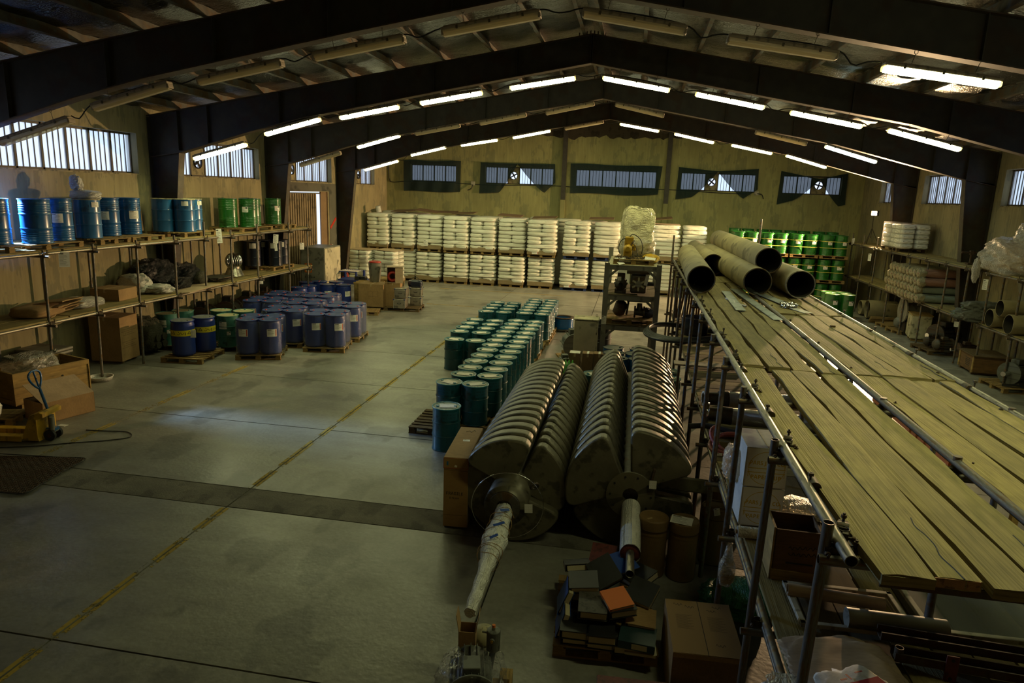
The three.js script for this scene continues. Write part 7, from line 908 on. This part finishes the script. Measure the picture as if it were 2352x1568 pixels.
// ================================================================== RIGHT RACK
{
  const t = thing('scaffold_rack', 'scaffold tube rack with two plank shelves along the right wall', 'rack', [0, 0, 0]), x0 = 9.87, x1 = 10.85;
  const Zs = [-33.7, -32.1, -30.4, -28.5, -26.8, -25.2, -23.7, -22.3, -21.0, -19.4, -17.9, -16.4];
  Zs.forEach((z, i) => { for (const x of [x0, x1]) part(t, 'post', rod([x, 0, z], [x, 2.95 + (i < 3 && x === x0 ? 0.4 : 0), z], 0.029, 12), M.pipeDull); for (const y of [2.84, 1.36]) { part(t, 'cross_tube', rod([x0 - 0.15, y, z + 0.06], [x1 + 0.08, y, z + 0.06], 0.026, 10), M.pipeDull); coupler(t, x0, y, z, false, Math.PI); coupler(t, x0 - 0.06, y + 0.05, z + 0.04, false, 2); } });
  for (const [a, b] of [[-16, -21.2], [-22.1, -28.6], [-28.4, -34]]) for (const y of [2.88, 1.4]) for (const x of [x0, x1]) part(t, 'rail_tube', rod([x - 0.05, y, a], [x - 0.05, y, b], 0.029, 12), M.pipeDull);
  for (const [a, b] of [[-16.2, -21.2], [-22.1, -26.1], [-26.1, -30.1], [-30.1, -33.9]]) for (let k = 0; k < 4; k++) for (const y of [2.925, 1.445]) part(t, 'shelf_plank', plankGeo(a - b - 0.03, 0.245, 0.035, 600 + k * 7 + Math.round(a * 3 + y), 0.01), M.plank[(k + Math.round(-a)) % 3], [x0 + 0.1 + k * 0.26, y, (a + b) / 2]);
  pallet('dark pallet under the printed white sacks on the right rack', [10.3, 2.945, -28.9], Math.PI / 2, { L: 1.7, W: 1.0, mat: M.palletDark });
  const bag = lump(0.5, 0.2, 0.84, { e: 0.4, a: 0.04, s: 301, n: 8 }), pr = paperMat(canvas(256, 64, (g) => { g.fillStyle = '#d8d4c8'; g.fillRect(0, 0, 256, 64); g.fillStyle = '#2a2a28'; g.font = 'bold 30px sans-serif'; g.fillText('JZ-4-N  MWJGM', 8, 42); }));
  for (let k = 0; k < 5; k++) for (let i = 0; i < 2; i++) { const o = single('printed_sack', bag, M.sack[(k + i) % 3], `white printed sack on the right rack, ${i ? 'near' : 'far'} one of layer ${ORD[k]} from the bottom`, 'sack', 'printed sacks on the right rack', [10.0 + 0.03 * (k % 2), 3.19 + k * 0.172, -28.45 - (1 - i) * 0.86]); part(o, 'print', sheet(0.4, 0.06, 0.002, -0.24, 0.0, 0.1, 0, -Math.PI / 2), pr); const q = single('printed_sack', bag, M.sack[(k + i + 1) % 3], `white printed sack, ${i ? 'right' : 'left'} at the near end, layer ${ORD[k]} from the bottom`, 'sack', 'printed sacks on the right rack', [9.98 + i * 0.52, 3.19 + k * 0.172, -28.02]); part(q, 'print', sheet(0.34, 0.05, 0.002, 0, 0.0, 0.425), pr); }
  single('stretch_film', span(-0.55, 0.58, 0, 0.95, -1.0, 0.95), M.film, 'clear film around the printed white sacks on the right rack', 'film', undefined, [10.28, 3.08, -28.6]);
  // fabric rolls, ends toward the aisle
  const rollGeo = [0, 1, 2].map((i) => { const g = tf(new THREE.CylinderGeometry(0.15, 0.15, 1.15, 18, 8, false), 0, 0, 0, 0, 0, Math.PI / 2), p = g.attributes.position; for (let k = 0; k < p.count; k++) { const a = Math.atan2(p.getY(k), p.getZ(k)), m = 1 + 0.18 * (vnoise(a * 1.5 + 8, p.getX(k) * 3 + 8, 99, 99, 311 + i) - 0.5); p.setY(k, p.getY(k) * m * 0.92); p.setZ(k, p.getZ(k) * m); } g.computeVertexNormals(); return uvm(g); });
  const endGeo = [0, 1, 2].map((i) => lump(0.3, 0.29, 0.3, { e: 0.7, a: 0.14, f: 3, s: 321 + i }));
  for (let k = 0; k < 4; k++) for (let i = 0; i < 10; i++) { const z = -24.95 - i * 0.315 - (k % 2) * 0.15, y = 1.62 + k * 0.27; if (k === 3 && i > 8) continue; const r = single('fabric_roll', rollGeo[(i + k) % 3], i < 2 ? (k > 1 ? M.rollRed : M.rollGreen) : M.rollPale, `wrapped fabric roll, layer ${ORD[k]} from the bottom, ${ORD[i]} from the near end`, 'roll', 'fabric rolls on the right rack', [10.28, y, z]); part(r, 'gathered_end', tf(endGeo[(i + k) % 3].clone(), -0.6, 0, 0, rr(0, 1), 0, 0), M.rollPale); part(r, 'core_hole', tf(lump(0.06, 0.1, 0.12, { e: 0.9, a: 0.2, s: 331 }), -0.72, 0.01, 0.02), M.rollRed); }
  single('film_roll_heap', lump(0.5, 0.26, 1.1, { e: 0.7, a: 0.25, s: 341 }), M.filmThick, 'crumpled clear wrap hanging under the fabric rolls at the shelf edge', 'plastic', undefined, [9.85, 1.5, -26.6]);
  // tan pipes and grey wrapped rolls on the near part of the middle shelf
  [[1.72, -20.45, 0.25, 'left'], [2.06, -20.0, 0.22, 'upper'], [1.72, -19.45, 0.26, 'right']].forEach(([y, z, r, l]) => { const p = thing('steel_pipe', `tan steel pipe on the right rack, ${l} one of three seen end on`, 'pipe', [9.75, y, z], 0, 'pipes on the right rack'); part(p, 'outer_wall', pipeGeo([0, 0, 0], [1.15, 0, 0], r, 0.012, 32), M.pipeTan); part(p, 'inner_lining', pipeGeo([0.005, 0, 0], [1.15, 0, 0], r - 0.0125, 0.005, 32), M.pipeIn); part(p, 'far_cap', tf(new THREE.CircleGeometry(r - 0.01, 28), 1.1, 0, 0, 0, Math.PI / 2), M.pipeIn); });
  [[1.58, -21.9, 0], [1.85, -21.45, 1], [1.6, -21.35, 2]].forEach(([y, z, i]) => { const p = single('wrapped_roll', tf(lump(1.2, 0.36, 0.38, { e: 0.6, a: 0.2, f: 3, s: 351 + i, n: 12 }), 0, 0, 0), M.greyMotor, `grey plastic wrapped roll on the right rack, ${['lower left', 'upper', 'lower right'][i]} of three`, 'roll', 'grey wrapped rolls on the right rack', [10.1, y, z]); part(p, 'green_mark', tf(lump(0.04, 0.06, 0.06, { s: 361 }), -0.6, 0, 0), M.bagGreen); });
  const wb = single('wrapped_bundle', tf(lump(1.3, 1.0, 2.4, { e: 0.6, a: 0.16, f: 2.4, s: 371, n: 20 }), 0, 0, 0), M.filmThick, 'huge bundle under crumpled translucent plastic on top of the right rack', 'bundle', undefined, [10.35, 3.42, -20.5]); part(wb, 'upper_bulge', tf(lump(1.0, 0.9, 1.5, { e: 0.75, a: 0.16, s: 375, n: 16 }), 0.1, 0.5, 0.55), M.filmThick); part(wb, 'load', tf(lump(1.0, 0.8, 2.0, { e: 0.5, a: 0.1, s: 381 }), 0.05, -0.05, 0), M.cardPale); part(wb, 'hanging_corner', tf(lump(0.16, 0.7, 0.3, { e: 0.9, a: 0.2, s: 385 }), -0.62, -0.5, -1.1), M.filmThick);
  for (const [x, y, z, l] of [[9.8, 2.5, -30.9, 'by the printed sacks'], [9.8, 3.0, -33.4, 'under the work lamp'], [9.8, 1.2, -22.35, 'on the middle shelf near the grey rolls'], [9.85, 2.55, -21.2, 'under the plastic bundle']]) single('paper_notice', sheet(0.12, y > 2.4 ? 0.3 : 0.16, 0.003, 0, 0, 0, 0, -0.6), DOC, 'white paper notice hung on the right rack ' + l, 'notice', 'paper notices on the right rack', [x, y, z]);
  const cl = thing('clamp_stand', 'small rusty pipe clamp standing on the right rack top', 'clamp', [10.25, 2.95, -23.2]); part(cl, 'stem', cyl(0.03, 0.04, 0.4, 0, 0.2, 0), M.ironBrown); part(cl, 'arm', [rod([-0.28, 0.36, 0], [0.12, 0.36, 0], 0.03, 8), bx(0.1, 0.12, 0.1, 0, 0.36, 0)], M.ironBrown); part(cl, 'foot', bx(0.2, 0.05, 0.2, 0, 0.025, 0), M.ironBrown);
  // floor under the right rack
  const yc = thing('yellow_cabinet', 'small yellowish panelled cabinet on the floor under the right rack', 'cabinet', [10.2, 0.1, -26.0], -0.2); part(yc, 'body', rb(0.6, 0.82, 0.85, 0.01, 0, 0.41, 0), M.cabinetTop); part(yc, 'front_panel', [span(-0.32, -0.3, 0.04, 0.78, -0.4, -0.04), span(-0.32, -0.3, 0.04, 0.78, 0.02, 0.4)], M.cabinetTop); part(yc, 'top', rb(0.66, 0.03, 0.9, 0.005, 0, 0.83, 0), M.crate); part(yc, 'feet', [bx(0.5, 0.1, 0.1, 0, -0.05, 0.3), bx(0.5, 0.1, 0.1, 0, -0.05, -0.3)], M.pallet); part(yc, 'knob', cyl(0.02, 0.02, 0.03, -0.325, 0.42, 0.1, 0, 0, Math.PI / 2, 10), M.black);
  const wc = thing('wooden_crate', 'low brown wooden crate with stencilling on the floor by the right wall', 'crate', [10.25, 0.05, -21.35], -0.06); part(wc, 'body', rb(0.9, 0.46, 1.05, 0.008, 0, 0.25, 0), M.crateOld); part(wc, 'lid', rb(0.98, 0.03, 1.12, 0.006, 0, 0.495, 0), M.palletDark); part(wc, 'stencil', Array.from({ length: 5 }, (_, i) => bx(0.002, 0.02, 0.3, -0.452, 0.36 - i * 0.05, 0.1)), M.black); part(wc, 'runner', [bx(0.9, 0.06, 0.1, 0, 0, 0.4), bx(0.9, 0.06, 0.1, 0, 0, -0.4)], M.palletDark); part(wc, 'corner_batten', [bx(0.02, 0.46, 0.08, -0.46, 0.25, 0.48), bx(0.02, 0.46, 0.08, -0.46, 0.25, -0.48)], M.crate);
  const motorOn = (l, x, z, s, a, mat) => { const p = thing('electric_motor', l, 'motor', [x, 0.13, z], a, 'motors under the right rack'); part(p, 'casing', [cyl(0.2 * s, 0.2 * s, 0.55 * s, 0, 0.3 * s, 0, Math.PI / 2), ...Array.from({ length: 14 }, (_, k) => bx(0.012, 0.05 * s, 0.5 * s, 0.22 * s * Math.cos(k * 0.449), 0.3 * s + 0.22 * s * Math.sin(k * 0.449), 0, 0, 0, k * 0.449 - Math.PI / 2))], mat); part(p, 'fan_cowl', tf(lathe([[0.001, 0.16 * s], [0.15 * s, 0.15 * s], [0.23 * s, 0.06 * s], [0.24 * s, 0]], 24), 0, 0.3 * s, 0.27 * s, Math.PI / 2), mat); part(p, 'terminal_box', rb(0.2 * s, 0.14 * s, 0.24 * s, 0.02, 0, 0.57 * s, 0), mat); part(p, 'flange', cyl(0.28 * s, 0.28 * s, 0.05, 0, 0.3 * s, -0.28 * s, Math.PI / 2), mat); part(p, 'shaft', cyl(0.06 * s, 0.06 * s, 0.3 * s, 0, 0.3 * s, -0.4 * s, Math.PI / 2), M.chrome); part(p, 'foot', bx(0.44 * s, 0.08, 0.4 * s, 0, 0.05, 0), mat); };
  pallet('wooden pallet under the nearest motor by the right wall', [10.2, 0, -19.5], 0.1, { L: 1.2, W: 1.1 }); motorOn('grey motor with red collar on the nearest pallet by the right wall', 10.2, -19.55, 1.05, 2.2, M.greyMotor); single('cable_bundle', [0, 1, 2].map((i) => tube([[-0.3, 0.02 + i * 0.015, 0.3], [0, 0.03 + i * 0.02, 0.42 - i * 0.05], [0.3, 0.02, 0.3], [0.45, 0.03, 0.0]], 0.012, 24, 5)), M.black, 'loose black cables on the nearest pallet by the right wall', 'cable', undefined, [10.0, 0.14, -19.4]);
  pallet('dark pallet with several machines under the right rack', [10.2, 0, -24.0], 0.1, { L: 1.4, W: 1.2, mat: M.palletDark });
  motorOn('tall dark motor at the rear of the machine pallet under the right rack', 10.35, -24.3, 1.3, 2.0, M.iron); motorOn('small motor with a dark opening, front left on the machine pallet', 9.95, -24.0, 0.7, 4.6, M.iron); motorOn('small motor with a bluish band, front right on the machine pallet', 10.0, -23.4, 0.75, 4.8, M.steelDark); motorOn('dark motor lying to the right of the machine pallet', 10.3, -22.6, 0.8, 1.6, M.ironBrown); motorOn('grey ribbed motor in front of the yellowish cabinet', 10.2, -27.2, 0.9, 4.7, M.greyMotor);
  for (const [z, l] of [[-27.3, 'under the ribbed motor'], [-28.4, 'behind the ribbed motor']]) pallet('low wooden pallet on the floor ' + l, [10.2, 0, z], 0.2, { L: 0.9, W: 0.9 }); for (let i = 0; i < 3; i++) single('wood_beam', rb(1.0, 0.09, 0.1, 0.005), M.pallet, `wooden beam on the floor under the far part of the right rack, ${ORD[i]} of three`, 'beam', 'beams under the right rack', [10.1, 0.05 + i * 0.09, -29.3 + i * 0.1]);
  for (const [z, y, l] of [[-31.2, 0.33, 'left'], [-30.3, 0.4, 'right']]) { const p = thing('steel_pipe', `dark wide pipe on the floor under the far right rack, ${l} of two`, 'pipe', [9.8, y, z], 0, 'pipes under the right rack'); part(p, 'outer_wall', pipeGeo([0, 0, 0], [1.1, 0, 0], y - 0.02, 0.02, 28), M.pipeTan); part(p, 'far_cap', tf(new THREE.CircleGeometry(y - 0.03, 24), 1.05, 0, 0, 0, Math.PI / 2), M.pipeIn); }
  const sp = thing('cable_spool', 'grey cable spool hub standing behind the yellowish cabinet', 'spool', [10.35, 0.0, -26.9]); part(sp, 'hub', cyl(0.3, 0.3, 0.9, 0, 0.9, 0, 0, 0, Math.PI / 2), M.greyPaint); part(sp, 'flange', [cyl(0.45, 0.45, 0.05, -0.42, 0.9, 0, 0, 0, Math.PI / 2, 28), cyl(0.45, 0.45, 0.05, 0.42, 0.9, 0, 0, 0, Math.PI / 2, 28)], M.greyPaint); part(sp, 'hole', cyl(0.08, 0.08, 0.02, -0.45, 0.9, 0, 0, 0, Math.PI / 2), M.black); part(sp, 'stand', bx(0.7, 0.5, 0.4, 0, 0.25, 0), M.iron);
  single('floor_wire', tube([[8.9, 0.01, -29], [8.8, 0.01, -27.5], [9.0, 0.01, -26.4], [8.9, 0.01, -25.2], [8.6, 0.01, -24.6]], 0.012, 50, 5), M.black, 'thin wire snaking on the floor in the right aisle', 'wire');
}
// ------------------------------------------------------------------ shadows, then hand over
scene.traverse((o) => { if (o.isMesh) { o.castShadow = o.receiveShadow = true; } if (o.isLight && o.shadow && !o.isRectAreaLight) { o.castShadow = true; o.shadow.mapSize.set(2048, 2048); } });
renderer.render(scene, camera);
